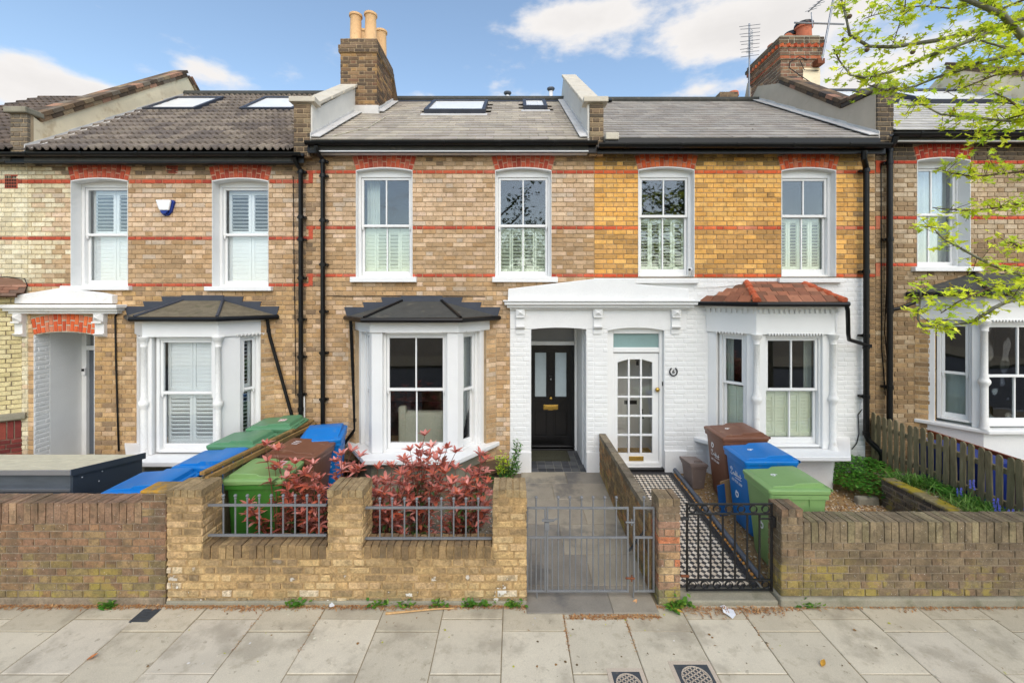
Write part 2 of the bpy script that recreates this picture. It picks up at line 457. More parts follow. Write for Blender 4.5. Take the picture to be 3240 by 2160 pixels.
M['terracotta'] = mat('terracotta_pot', rgb(205, 120, 88), rough=.85, var=.1, vs=7, bump=.2, over=((rgb(90, 70, 60), 6, .62, .12, .5),))
M['buff_pot'] = mat('buff_chimney_pot', rgb(222, 180, 130), rough=.85, var=.08, vs=7, bump=.2, over=((rgb(120, 90, 60), 5, .62, .14, .4),))
M['slab'] = mat('paving_slab', usecol=True, rough=.9, var=.07, vs=3, grain=.10, gs=150, bump=.22, bs=160, disp=.002,
                over=((rgb(140, 130, 112), 2.0, .50, .18, .5), (rgb(160, 148, 124), 7, .54, .12, .35), (rgb(70, 62, 50), 26, .70, .02, .6), (rgb(120, 108, 86), 13, .63, .05, .4), (rgb(225, 220, 210), 17, .71, .02, .5)))
M['joint'] = mat('dirty_paving_joint', rgb(140, 126, 100), rough=1, var=.25, vs=9, bump=.5)
M['slate_path'] = mat('wet_slate_paving', usecol=True, rough=.55, var=.13, vs=4, grain=.07, gs=80, bump=.25, bs=50, over=((rgb(70, 72, 78), 1.6, .54, .14, .55), (rgb(135, 122, 100), 2.4, .6, .2, .45)), spec=.5)
M['concrete'] = mat('weathered_concrete', rgb(148, 142, 124), rough=.93, var=.13, vs=4, grain=.1, gs=70, bump=.5, bs=60, over=((rgb(95, 95, 68), 3, .52, .18, .6),))
M['tile'] = mat('glazed_path_tile', usecol=True, rough=.5, var=.07, vs=12, bump=.08, bs=60, spec=.45)
M['porch_tile'] = mat('charcoal_tile', usecol=True, rough=.45, var=.14, vs=10, bump=.15, bs=50)
M['grout'] = mat('pale_grout', rgb(150, 146, 136), rough=.95, var=.1, bump=.2)
M['doormat'] = mat('coir_mat', rgb(66, 66, 52), rough=1, var=.2, vs=40, grain=.5, gs=120, bump=1, bs=180, disp=.01)
M['soil'] = mat('garden_soil', rgb(118, 104, 84), rough=1, var=.25, vs=5, grain=.25, gs=60, bump=.8, bs=50, disp=.012)
M['gravel_bed'] = mat('gravel_bed', rgb(160, 130, 90), rough=1, var=.25, vs=20, grain=.3, gs=90, bump=1, bs=80, disp=.012)
M['pebble'] = mat('pebble', usecol=True, rough=.8, var=.15, vs=40, bump=.1)
M['husk'] = mat('dry_husk', usecol=True, rough=.95, var=.2, vs=40, bump=.1)
M['asphalt'] = mat('asphalt', (.055, .055, .058), rough=.92, var=.15, vs=2, grain=.25, gs=200, bump=.4, bs=200)
M['kerb'] = mat('granite_kerb', rgb(150, 148, 145), rough=.85, var=.1, vs=20, bump=.3)
M['wood'] = mat('weathered_fence_wood', rgb(128, 116, 88), rough=.93, var=.22, vs=6, grain=.2, gs=45, bump=.6, bs=40, stretch=(1, 1, .18), over=((rgb(85, 92, 60), 3, .5, .2, .55), (rgb(170, 160, 135), 8, .62, .1, .45)))
M['rail_wood'] = mat('mossy_timber_rail', rgb(150, 118, 70), rough=.93, var=.22, vs=8, grain=.2, gs=45, bump=.6, bs=40, over=((rgb(90, 98, 50), 4, .5, .15, .6), (rgb(205, 170, 110), 7, .6, .1, .5)))
M['store_dark'] = mat('dark_grey_sheet_metal', rgb(58, 66, 76), rough=.5, var=.06, vs=3, bump=.04)
M['store_front'] = mat('brushed_grey_panel', rgb(112, 118, 124), rough=.38, var=.12, vs=5, grain=.06, gs=60, bump=.05, metal=.4, stretch=(1, 1, 5))
M['decking'] = mat('pale_grey_boards', rgb(212, 205, 178), rough=.85, var=.1, vs=8, bump=.25, bs=50)
M['alu'] = mat('aluminium_strip', rgb(205, 208, 212), rough=.3, metal=.8, var=.05, bump=.03)
def plastic(n, c, dust): return mat(n, c, rough=.42, var=.05, vs=4, grain=.02, bump=.06, bs=60, spec=.45, over=((dust, 7, .58, .14, .4), (dust, 45, .70, .05, .3)))
M['bin_blue'] = plastic('blue_bin_plastic', rgb(10, 118, 196), rgb(120, 140, 150))
M['bin_green'] = plastic('green_bin_plastic', rgb(132, 168, 104), rgb(165, 168, 125))
M['bin_dark_green'] = plastic('dark_green_bin_plastic', rgb(92, 142, 104), rgb(145, 158, 125))
M['bin_deep_green'] = plastic('deep_green_bin_plastic', rgb(62, 118, 44), rgb(110, 130, 90))
M['bin_brown'] = plastic('brown_bin_plastic', rgb(122, 80, 60), rgb(165, 130, 105))
M['caddy'] = plastic('grey_brown_caddy_plastic', rgb(132, 116, 108), rgb(170, 155, 140))
M['white_print'] = mat('white_print', (.78, .78, .78), rough=.5, var=.02, bump=0)
M['sticker'] = mat('pink_white_sticker', rgb(235, 200, 205), rough=.6, var=.1, vs=40, bump=0, over=((rgb(205, 60, 90), 40, .56, .03, .9),))
M['sticker_red'] = mat('red_white_sticker', rgb(235, 225, 220), rough=.6, var=.05, bump=0, over=((rgb(205, 50, 60), 50, .52, .03, .9),))
M['leaf_red'] = mat('red_glossy_leaf', usecol=True, rough=.38, var=.15, vs=20, bump=.08, bs=60, spec=.5)
M['leaf'] = mat('green_leaf', usecol=True, rough=.5, var=.15, vs=20, bump=.05, bs=60, spec=.4)
def translucent(m, amt=.35):
    nt = m.node_tree; N, L = nt.nodes, nt.links; b = N['Principled BSDF']
    o = N['Material Output']; t = N.new('ShaderNodeBsdfTranslucent'); x = N.new('ShaderNodeMixShader'); x.inputs[0].default_value = amt
    L.new(b.inputs['Base Color'].links[0].from_socket, t.inputs[0]); L.new(b.outputs[0], x.inputs[1]); L.new(t.outputs[0], x.inputs[2]); L.new(x.outputs[0], o.inputs['Surface'])
M['leaf_tree'] = mat('spring_leaf', usecol=True, rough=.5, var=.15, vs=20, bump=0, spec=.35)
translucent(M['leaf_tree'], .45); translucent(M['leaf'], .25); translucent(M['leaf_red'], .15)
M['bark'] = mat('plane_bark', rgb(120, 118, 100), rough=.93, var=.25, vs=9, grain=.12, bump=.5, bs=40, over=((rgb(165, 162, 135), 7, .57, .06, .6), (rgb(70, 66, 56), 11, .6, .08, .5)))
M['twig'] = mat('brown_twig', rgb(96, 78, 58), rough=.9, var=.2, vs=20, bump=.3)
M['stem_red'] = mat('reddish_stem', rgb(110, 60, 45), rough=.7, var=.2, vs=20, bump=.1)
M['bluebell'] = mat('bluebell', rgb(110, 115, 215), rough=.6, var=.15, vs=30, bump=0)
M['paper'] = mat('white_paper', rgb(235, 237, 240), rough=.7, var=.04, bump=0)
M['cardboard'] = mat('cardboard', rgb(176, 138, 95), rough=.9, var=.1, bump=.1)
M['blue_card'] = mat('blue_card', rgb(30, 90, 150), rough=.6, var=.05, bump=0)
M['blue_sheet'] = mat('deep_blue_sheet', rgb(22, 45, 120), rough=.5, var=.15, vs=5, bump=.1)
M['brown_board'] = mat('red_brown_board', rgb(128, 62, 30), rough=.6, var=.12, vs=8, bump=.1)
M['black_bag'] = mat('dark_refuse_sack', rgb(36, 38, 44), rough=.35, var=.2, vs=8, bump=.6, bs=14, disp=.02)
M['iron_cover'] = mat('cast_iron_cover', rgb(78, 82, 86), rough=.6, var=.12, vs=20, bump=.3, bs=60, metal=.3, over=((rgb(120, 115, 105), 14, .58, .1, .5),))
M['pink_concrete'] = mat('pinkish_concrete', rgb(196, 180, 160), rough=.95, var=.08, vs=6, grain=.12, gs=140, bump=.3)
M['alarm_white'] = mat('white_plastic', (.8, .8, .8), rough=.35, var=.02, bump=0)
M['alarm_blue'] = mat('navy_plastic', rgb(20, 50, 130), rough=.3, var=.02, bump=0)
M['vent_red'] = mat('terracotta_air_brick', rgb(190, 95, 70), rough=.9, var=.12, vs=10, bump=.3)
M['dark_hole'] = mat('dark_cavity', (.015, .014, .013), rough=1, var=0, grain=0, bump=0)
M['pipe_grey'] = mat('grey_plastic_pipe', rgb(96, 102, 112), rough=.55, var=.12, vs=9, bump=.2, over=((rgb(140, 135, 125), 8, .6, .1, .5),))
M['amber'] = mat('foam_filler', rgb(210, 150, 80), rough=.95, var=.2, vs=20, bump=.8, bs=40)
M['hedge'] = mat('far_leaf', usecol=True, rough=.7, var=.2, vs=6, bump=0)
translucent(M['hedge'], .25)
M['car'] = mat('dark_car_paint', rgb(40, 42, 50), rough=.2, var=.02, bump=0, coat=1)
# ------------------------------------------------------------------ building blocks for the houses
def wall_sheet(name, u0, u1, z0, z1, holes, material, parent, fr=FAC, d=-.011, thick=.28):
    us = sorted({u0, u1, *[min(max(h[i], u0), u1) for h in holes for i in (0, 1)]})
    zs = sorted({z0, z1, *[min(max(h[i], z0), z1) for h in holes for i in (2, 3)]})
    nu, nz = len(us) - 1, len(zs) - 1
    def solid(i, k):
        if not (0 <= i < nu and 0 <= k < nz): return False
        um, zm = (us[i] + us[i + 1]) / 2, (zs[k] + zs[k + 1]) / 2
        return not any(a < um < b and c < zm < e for a, b, c, e in holes)
    b = MB()
    for i in range(nu):
        for k in range(nz):
            if not solid(i, k): continue
            a, c, e, g = us[i], us[i + 1], zs[k], zs[k + 1]
            p = lambda u, dd, z: fr.p(u, dd, z)
            b.add([p(a, d, e), p(c, d, e), p(c, d, g), p(a, d, g)], [(0, 1, 2, 3)])
            b.add([p(a, d - thick, e), p(a, d - thick, g), p(c, d - thick, g), p(c, d - thick, e)], [(0, 1, 2, 3)])
            for (ii, kk), q in (((i - 1, k), ((a, g), (a, e))), ((i + 1, k), ((c, e), (c, g))), ((i, k - 1), ((a, e), (c, e))), ((i, k + 1), ((c, g), (a, g)))):
                if not solid(ii, kk):
                    (ua, za), (ub, zb) = q
                    b.add([p(ua, d, za), p(ua, d - thick, za), p(ub, d - thick, zb), p(ub, d, zb)], [(0, 1, 2, 3)])
    return b.build(name, material, parent)

def pick(rng, pal, k=1.0, j=.07):
    c = rgb(*rng.choice(pal), k=k); q = 1 + rng.uniform(-j, j)
    return tuple(min(x * q, 1) for x in c)

def lay_wall(wall, regions, fr, rng, material, tkind='brick', most=300, name='brick', proud=.0, depth=.035):
    """regions: (u0,u1,z0,z1,course,holes,colour function)"""
    mats, cols = [], []
    for k, (a, b, c, e, ch, holes, cf) in enumerate(regions):
        for u, z, w, h in courses(a, b, c, e, ch, holes, rng, phase=k):
            mats.append(fr.mat(u, proud + rng.uniform(-.002, .0025), z, w, depth, h, rng.uniform(-.004, .004)))
            p = fr.p(u, 0, z)
            c_ = cf(p.x, z, rng); q_ = 1 + (.20 * noise.noise(p * 1.6) + .14 * noise.noise(p * 5.1) if material is M['brick'] else 0)
            cols.append(tuple(v_ * q_ for v_ in c_))
    if material in (M['brick'], M['wall_brick'], M['yellow_brick']) and len(cols) > 8:
        # neighbouring bricks weather alike: pull each towards the local mean and grey it a little
        A_ = np.array(cols); P_ = np.array([m.translation[:] for m in mats]); keep = .7
        red = A_[:, 0] > 2.6 * A_[:, 1]
        for i in range(len(A_)):
            if red[i]: continue
            near = (np.abs(P_ - P_[i]).max(1) < .34) & ~red
            c_ = A_[i] * keep + A_[near].mean(0) * (1 - keep)
            cols[i] = tuple(c_.mean() + (c_ - c_.mean()) * (.90 if material is M['brick'] else 1.0))
    return pieces(wall, name, mats, cols, templates(tkind), material, most, name + '_field', seed=rng.randrange(999), tkey=tkind)

RED = [(188, 84, 58), (178, 76, 52), (196, 94, 64), (164, 70, 52), (184, 96, 74)]
RED2 = [(212, 98, 54), (202, 88, 48), (220, 112, 64), (190, 80, 48), (200, 120, 88)]
def arch(wall, fr, u0, u1, ztop, hgt, ext, rng, n=13, rise=.05, pal=RED, proud=.003, depth=.10, mortar='mortar_red'):
    """flat segmental arch of voussoirs whose crown soffit is at ztop; two bricks to a radius"""
    w = u1 - u0; uc = (u0 + u1) / 2
    N = 24
    lo = [(u0 + w * i / N, ztop - rise * (2 * i / N - 1) ** 2) for i in range(N + 1)]
    up = [(uc + (u - uc) * (1 + 2 * ext / w), z + hgt * (1 - .12 * ((u - uc) / (w / 2)) ** 2)) for u, z in lo]
    b = MB()
    for i in range(N):
        b.fpoly(fr, [lo[i], lo[i + 1], up[i + 1], up[i]], proud - .10, proud - .008)
    b.build('arch_bed', M[mortar], wall)
    mats, cols = [], []
    for i in range(n):
        t = (i + .5) / n * 2 - 1
        ub = uc + t * w / 2; zb = ztop - rise * t * t
        ang = math.atan2(2 * ext * t / 2 * 1.0, hgt)
        H_ = hgt * (1 - .12 * t * t) - .004
        sp = .62 if i % 2 else .36
        for a, e in ((0, sp), (sp, 1)):
            m_ = (a + e) / 2; hh = H_ * (e - a) - .009
            u = ub + ext * t * m_; z = zb + H_ * m_ + .003
            wd = (w / n) * (1 + 2 * ext / w * m_) - .012
            mats.append(fr.mat(u, proud + rng.uniform(-.002, .002), z, wd, depth, hh, ang))
            cols.append(pick(rng, pal))
    pieces(wall, 'arch_brick', mats, cols, templates('brick'), M['red_brick'], 60, tkey='archbrick')
    return [(uc - w / 2 - ext * q, uc + w / 2 + ext * q, ztop - .06 + (hgt + .05) * (q - .25), ztop - .05 + (hgt + .05) * q) for q in (.25, .5, .75, 1.0)]

def glass_box(fr, u0, u1, d, z0, z1, name, material, parent):
    return MB().fbox(fr, u0, u1, d - .004, d, z0, z1).build(name, material, parent)

SLAT = {}
def slat_mesh(material):
    if material.name not in SLAT:
        b = MB()
        prof = [(-.5, 0), (-.25, .5), (.25, .5), (.5, 0), (.25, -.5), (-.25, -.5)]
        vs = [(x, y, z) for x in (-.5, .5) for z, y in prof]
        b.add(vs, [tuple(range(6)), tuple(range(11, 5, -1))] + [(i, 6 + i, 6 + (i + 1) % 6, (i + 1) % 6) for i in range(6)])
        SLAT[material.name] = b.mesh('slat', material)
    return SLAT[material.name]

def shutters(holder, fr, u0, u1, z0, z1, d, panels, material, angle, pitch=.058, stile=.045, rail=.07, rods=True, split=None):
    """plantation shutters: stiles and rails as one shutter per panel, every slat a piece of its own"""
    w = (u1 - u0) / panels
    for k in range(panels):
        a, e = u0 + k * w + .003, u0 + (k + 1) * w - .003
        zr = [(z0, z1)] if split is None else [(z0, split), (split, z1)]
        b = MB()
        b.fbox(fr, a, a + stile, d - .028, d, z0, z1).fbox(fr, e - stile, e, d - .028, d, z0, z1)
        for q, (p, r) in enumerate(zr):
            b.fbox(fr, a + stile, e - stile, d - .026, d - .002, p, p + rail).fbox(fr, a + stile, e - stile, d - .026, d - .002, r - rail, r)
        b.build('shutter', material, holder)
        for q, (p, r) in enumerate(zr):
            an = angle[k % len(angle)] if isinstance(angle, (list, tuple)) else angle
            if isinstance(an, (list, tuple)): an = an[q]
            n = max(1, int((r - p - 2 * rail) / pitch)); st = (r - p - 2 * rail) / n
            for i in range(n):
                c = fr.p((a + e) / 2, d - .014, p + rail + st * (i + .5))
                R = Matrix(((fr.u.x, -fr.n.x, 0, c.x), (fr.u.y, -fr.n.y, 0, c.y), (0, 0, 1, c.z), (0, 0, 0, 1)))
                obj('slat', slat_mesh(material), holder, R @ Matrix.Rotation(math.radians(90 - an), 4, 'X') @ Matrix.Diagonal((e - a - 2 * stile - .004, .011, st * 1.12, 1)))

def curtain(holder, fr, u0, u1, d, z0, z1, n=9, amp=.03, name='curtain', material='curtain'):
    b = MB(); k = n * 6
    vs = []
    for i in range(k + 1):
        t = i / k
        dd = d + amp * math.sin(t * n * 2 * math.pi + math.sin(t * 9) * 1.2)
        vs += [fr.p(u0 + (u1 - u0) * t, dd, z0), fr.p(u0 + (u1 - u0) * t, dd, z1)]
    b.add(vs, [(2 * i, 2 * i + 2, 2 * i + 3, 2 * i + 1) for i in range(k)])
    return b.build(name, M[material], holder, smooth=True)

def window(house, fr, u0, u1, z0, z1, rec=.17, zm=None, vb=1, lvb=None, bay=None, glass='glass_up', jamb=.05, head=.085, bot=.07, st=.042, sill=None, shut=None, reveal=True, horns=True):
    """double-hung sash window in the opening u0..u1, z0..z1 of a wall plane"""
    lvb = vb if lvb is None else lvb
    zm = zm if zm is not None else (z0 + z1) / 2
    b = MB()
    a, e = u0 + jamb, u1 - jamb
    D0 = -rec
    b.fbox(fr, u0, a, D0 - .12, D0, z0, z1).fbox(fr, e, u1, D0 - .12, D0, z0, z1)
    b.fbox(fr, a, e, D0 - .12, D0, z1 - head, z1).fbox(fr, a, e, D0 - .13, D0 + .012, z0, z0 + .035)
    zt, zb = z1 - head, z0 + .035
    du, dl = D0 - .022, D0 - .066       # faces of the upper (outer) and lower (inner) sash
    for d, lo, hi in ((du, zm - .02, zt), (dl, zb, zm + .02)):
        top = .042; btm = .042 if d == du else bot
        b.fbox(fr, a + .002, a + st, d - .038, d, lo, hi).fbox(fr, e - st, e - .002, d - .038, d, lo, hi)
        b.fbox(fr, a + st, e - st, d - .037, d - .001, hi - top, hi - .001).fbox(fr, a + st, e - st, d - .037, d - .001, lo, lo + btm)
    if horns:
        for q in (a + .004, e - st):
            b.fpoly(fr, [(q, zm - .02), (q + st - .004, zm - .02), (q + (st - .004) * .6, zm - .075), (q + (st - .004) * .3, zm - .075)], du - .036, du - .002)
    holder = bay
    f = b.build('window' if bay is None else 'sash_frame', M['white'], house if bay is None else bay, bevel=.004, seg=1)
    if bay is None: holder = f
    for d, lo, hi, nb in ((du, zm + .022, zt - .042, vb), (dl, zb + bot, zm - .022, lvb)):
        ga, ge = a + st, e - st
        n = nb + 1; w = (ge - ga) / n
        for i in range(n):
            glass_box(fr, ga + w * i + (.010 if i else 0), ga + w * (i + 1) - (.010 if i < n - 1 else 0), d - .018, lo, hi, 'pane', M[glass], holder)
            if i < n - 1:
                MB().fbox(fr, ga + w * (i + 1) - .0105, ga + w * (i + 1) + .0105, d - .034, d - .004, lo, hi).build('glazing_bar', M['white'], holder)
    if reveal:
        b = MB()
        b.fbox(fr, u0 - .004, u0 + .003, D0, .004, z0, z1 - .05).fbox(fr, u1 - .003, u1 + .004, D0, .004, z0, z1 - .05)
        N = 12; w = u1 - u0
        for i in range(N):
            p = [(u0 - .004 + (w + .008) * (i + k) / N) for k in (0, 1)]
            q = [z1 - .05 * (2 * (i + k) / N - 1) ** 2 + .002 for k in (0, 1)]
            b.fpoly(fr, [(p[0], q[0] - .016), (p[1], q[1] - .016), (p[1], q[1]), (p[0], q[0])], D0, .006)
        b.build('reveal', M['white'], holder)
    if sill:
        s0, s1, h, pr = sill
        MB().fbox(fr, s0, s1, D0, pr, z0 - h, z0 + .002).build('window_sill', M['white'], holder, bevel=.008)
    if shut:
        shutters(holder, fr, a + .02, e - .02, shut['z0'], shut['z1'], dl - .075, shut['n'], M[shut['m']], shut['a'], split=shut.get('split'), pitch=shut.get('pitch', .058), stile=shut.get('stile', .04))
    return holder

def cornice(b, fr, u0, u1, z0, steps, d=0.0):
    """mouldings: steps of (height, projection); each step is returned at the ends by its own projection"""
    z = z0
    for h, pr in steps:
        b.fbox(fr, u0 - pr * .8, u1 + pr * .8, d - .02, d + pr, z, z + h); z += h - .0005
    return z

def corbel(b, fr, u, w, ztop, zbot, pr):
    """console with a diamond-faced top block, a plain shaft and a stepped foot"""
    h = ztop - zbot; a, e = u - w / 2, u + w / 2
    zc = ztop - h * .34
    b.fbox(fr, a, e, 0, pr * .62, zc, ztop)
    p = [fr.p(a, pr * .62, zc), fr.p(e, pr * .62, zc), fr.p(e, pr * .62, ztop), fr.p(a, pr * .62, ztop), fr.p(u, pr * 1.15, (zc + ztop) / 2)]
    b.add(p, [(0, 1, 4), (1, 2, 4), (2, 3, 4), (3, 0, 4)])
    b.fbox(fr, a + .004, e - .004, 0, pr * .9, zc - h * .07, zc - .001)
    b.fbox(fr, a + .008, e - .008, 0, pr * .45, zbot + h * .12, zc - h * .07)
    b.poly([fr.p(a + .006, 0, zbot), fr.p(a + .006, pr * .5, zbot + h * .05), fr.p(a + .006, pr * .8, zbot + h * .14), fr.p(a + .006, 0, zbot + h * .2)], fr.u * (w - .012))

def column(bay, c, z0, z1, r=.062):
    """bay-corner colonnette with base, waist ring and capital"""
    h = z1 - z0
    r *= .74; prof = [(r * 1.45, 0), (r * 1.45, .03), (r * 1.15, .05), (r * 1.25, .075), (r, .10), (r * .98, h * .38), (r * 1.0, h * .40), (r * 1.55, h * .425), (r * 1.62, h * .44), (r * 1.5, h * .455), (r * 1.05, h * .475), (r * 1.12, h * .485),
            (r * .92, h * .5), (r * .88, h - .16), (r * 1.1, h - .15), (r * .95, h - .135), (r * 1.15, h - .09), (r * 1.5, h - .055), (r * 1.62, h - .05), (r * 1.62, h - .02), (r * 1.75, h - .015), (r * 1.75, h)]
    o = MB().lathe((c[0], c[1], z0), prof, 18).build('column', M['white_dirty'], bay)
    return sharp_by_angle(o, 50)

def roof_slope(house, x0, x1, zE, zR, rng, kind, yE=-.2, yR=3.27, skip=(), pal=((120, 118, 116),), w=.30, ex=.225, most=300, clip=None):
    run, rise = yR - yE, zR - zE
    Ls = math.hypot(run, rise); up = Vector((0, run / Ls, rise / Ls)); n = Vector((0, -rise / Ls, run / Ls))
    b = MB()
    b.poly([(x0, yE, zE - .05), (x0, yR, zR - .05), (x0, yR + run * .9, zE + .2), (x0, yR + run * .9, zE), (x0, yE, zE - .16)], (x1 - x0, 0, 0))
    rf = b.build('roof', M['felt'], house)
    mats, cols = [], []
    rows = int(Ls / ex) + 1
    for k in range(rows):
        v = k * ex
        hh = ex * 1.35
        off = (k % 2) * w / 2 if kind != 'pantile' else 0
        x = x0 - off
        while x < x1:
            a, e = max(x, x0), min(x + w, x1); x += w
            if e - a < .05: continue
            um = (a + e) / 2
            if any(p < um < q and r_ < v + ex * .5 < s_ for p, q, r_, s_ in skip): continue
            if clip and not clip(um, v): continue
            if v + hh > Ls + .05: hh = Ls + .05 - v
            if hh < .06: continue
            t = .045 if kind == 'pantile' else .02
            tilt = math.atan2(t * 1.1, hh)
            upt = (up * math.cos(tilt) - n * math.sin(tilt)); nt_ = n * math.cos(tilt) + up * math.sin(tilt)
            c = Vector((um, yE, zE)) + up * (v) + n * (t * 1.15 + rng.uniform(-.001, .0015)) + upt * hh / 2 - nt_ * t / 2
            wd = (e - a) * (1.0 if kind == 'pantile' else .992)
            m = Matrix(((wd, 0, 0, c.x), (0, -nt_.y * t, upt.y * hh, c.y), (0, -nt_.z * t, upt.z * hh, c.z), (0, 0, 0, 1)))
            if kind == 'slate': m = m @ Matrix.Rotation(rng.uniform(-.006, .006), 4, 'Y')
            mats.append(m); cols.append(pick(rng, pal, j=.12 if kind == 'pantile' else .05))
    if kind == 'slate': tp, nm, mt = templates('slate'), 'slate', M['slate']
    elif kind == 'mossy': tp, nm, mt = templates('slate'), 'slate', M['slate_mossy']
    elif kind == 'clay': tp, nm, mt = templates('slate'), 'roof_tile', M['clay']
    else: tp, nm, mt = PANTILE, 'roof_tile', M['pantile']
    pieces(rf, nm, mats, cols, tp, mt, most, nm + '_field', smooth=False, tkey=kind)
    return rf, (lambda x, v, h=0.0: Vector((x, yE, zE)) + up * v + n * h), Ls

def pantile():
    v, f = [], []; n = 12
    def prof(t):
        x = (t * 2) % 1.0
        return -.5 + 1.0 * (0.0 if x < .42 else math.sin((x - .42) / .58 * math.pi)) * -1.0
    for i in range(n + 1):
        t = i / n; x = t - .5; y = prof(t)
        v += [(x, y, -.5), (x, y, .5), (x, y + .55, -.5)]
    for i in range(n):
        a = 3 * i
        f += [(a, a + 3, a + 4, a + 1), (a + 2, a + 5, a + 3, a)]
    return [(v, f)]
PANTILE = pantile()

def rooflight(house, P, x0, x1, v0, v1, dark=True):
    """rooflight on a slope: upstand frame and a pane"""
    b = MB()
    def slab(xa, xb, va, vb_, h0, h1, bb):
        q = [P(xa, va, h0), P(xb, va, h0), P(xb, vb_, h0), P(xa, vb_, h0)]
        t = [P(xa, va, h1), P(xb, va, h1), P(xb, vb_, h1), P(xa, vb_, h1)]
        bb.add(q + t, BOXF)
    f = .07
    slab(x0, x1, v0, v0 + f, 0, .11, b); slab(x0, x1, v1 - f, v1, 0, .11, b)
    slab(x0, x0 + f, v0 + f, v1 - f, 0, .11, b); slab(x1 - f, x1, v0 + f, v1 - f, 0, .11, b)
    o = b.build('rooflight', M['lead_dark'], house, bevel=.006)
    b = MB(); slab(x0 + f, x1 - f, v0 + f, v1 - f, .07, .08, b); b.build('pane', M['painted_cloud_pane'], o)
    b = MB(); slab(x0 + f, x1 - f, v0 + f - .001, v0 + f + .02, .081, .098, b); slab(x0 - .05, x1 + .05, v0 - .18, v0 - .004, .016, .026, b); b.build('apron', M['lead'], o)
    return o
M['painted_cloud_pane'] = mat('rooflight_reflection', rgb(236, 236, 232), rough=.25, var=.05, vs=2, bump=0, spec=.3)  # opaque near-white base: the bright cloud mirrored in the glass is painted in

def gutter(house, x0, x1, y, z, r=.055, bracket=.9, fascia=.15, white=None, fz0=None):
    n = 10; b = MB(); vs = []
    for x in (x0, x1):
        for k in range(n + 1):
            a = math.pi * k / n
            vs.append((x, y - r * math.cos(a), z - r * 1.05 * math.sin(a)))
        for k in range(n + 1):
            a = math.pi * (n - k) / n
            vs.append((x, y - (r - .006) * math.cos(a), z - (r - .006) * 1.05 * math.sin(a)))
    m = 2 * (n + 1)
    b.add(vs, [(i, m + i, m + (i + 1) % m, (i + 1) % m) for i in range(m)] + [tuple(range(m))[::-1], tuple(range(m, 2 * m))])
    k = x0 + bracket * .5
    while k < x1:
        b.box(k - .02, k + .02, y - r - .006, y + r + .03, z - .012, z + .006)
        for q in range(6):
            a0, a1 = math.pi * q / 6, math.pi * (q + 1) / 6
            rr = r + .006
            b.poly([(k - .018, y - rr * math.cos(a0), z - rr * 1.05 * math.sin(a0)), (k - .018, y - rr * math.cos(a1), z - rr * 1.05 * math.sin(a1)),
                    (k - .018, y - (rr - .004) * math.cos(a1), z - (rr - .004) * 1.05 * math.sin(a1)), (k - .018, y - (rr - .004) * math.cos(a0), z - (rr - .004) * 1.05 * math.sin(a0))], (.036, 0, 0))
        k += bracket
    g = b.build('gutter', M['black'], house, smooth=False)
    if fascia:
        MB().box(x0, x1, y + r + .012, y + r + .034, z - fascia, z + .02).build('fascia', M['black'], house)
    return g

def downpipe(house, path, r=.037, collars=(), name='downpipe', material='black'):
    b = MB().tube(path, r, 12)
    for p, q in collars:
        p = Vector(p); b.tube([p - Vector((0, 0, .03)), p + Vector((0, 0, .03))], r * 1.22, 12)
        if q: b.box(p.x - r * 1.9, p.x + r * 1.9, p.y + r * .4, p.y + r * 1.9, p.z - .018, p.z + .018)
    return sharp_by_angle(b.build(name, M[material], house), 40)

def bay_window(house, XL, XR, fl, fr_, p, z0, zb, zh, zt, pier=.16, cant=(.10, .14), sillp=.27, sillh=.075, base='concrete', colmat='white', fas=.035):
    """three-sided bay: base, piers, fascia and sill slab; returns the part and its three working planes"""
    A = Fr(XL, 0, fl - XL, -p); B = Fr(fl, -p, fr_ - fl, 0); C = Fr(fr_, -p, XR - fr_, p)
    t = .11
    by = MB().poly([(x, y, z0) for x, y in ((XL - .01, 0), (fl, -p - .01), (fr_, -p - .01), (XR + .01, 0))], (0, 0, zb - z0 - .02)).build('bay_window', M[base], house)
    for f, (l, r) in ((A, cant[::-1]), (B, (pier, pier)), (C, cant)):
        for a_, e_ in ((0, l), (f.len - r, f.len)): MB().fbox(f, a_, e_, -t, 0, zb, zh).build('pier', M[colmat], by, bevel=.006, seg=1)
    q = fas
    pts = [(XL - q, .0), (fl - q * .4, -p - q), (fr_ + q * .4, -p - q), (XR + q, .0)]
    MB().poly([(x, y, zh) for x, y in pts], (0, 0, zt - zh)).build('fascia', M[colmat], by, bevel=.008)
    s = sillp
    MB().poly([(x, y, zb - sillh) for x, y in ((XL - s * .75, .0), (fl - s * .12, -p - s), (fr_ + s * .12, -p - s), (XR + s * .75, .0))], (0, 0, sillh)).build('sill_slab', M[colmat], by, bevel=.012)
    return by, A, B, C

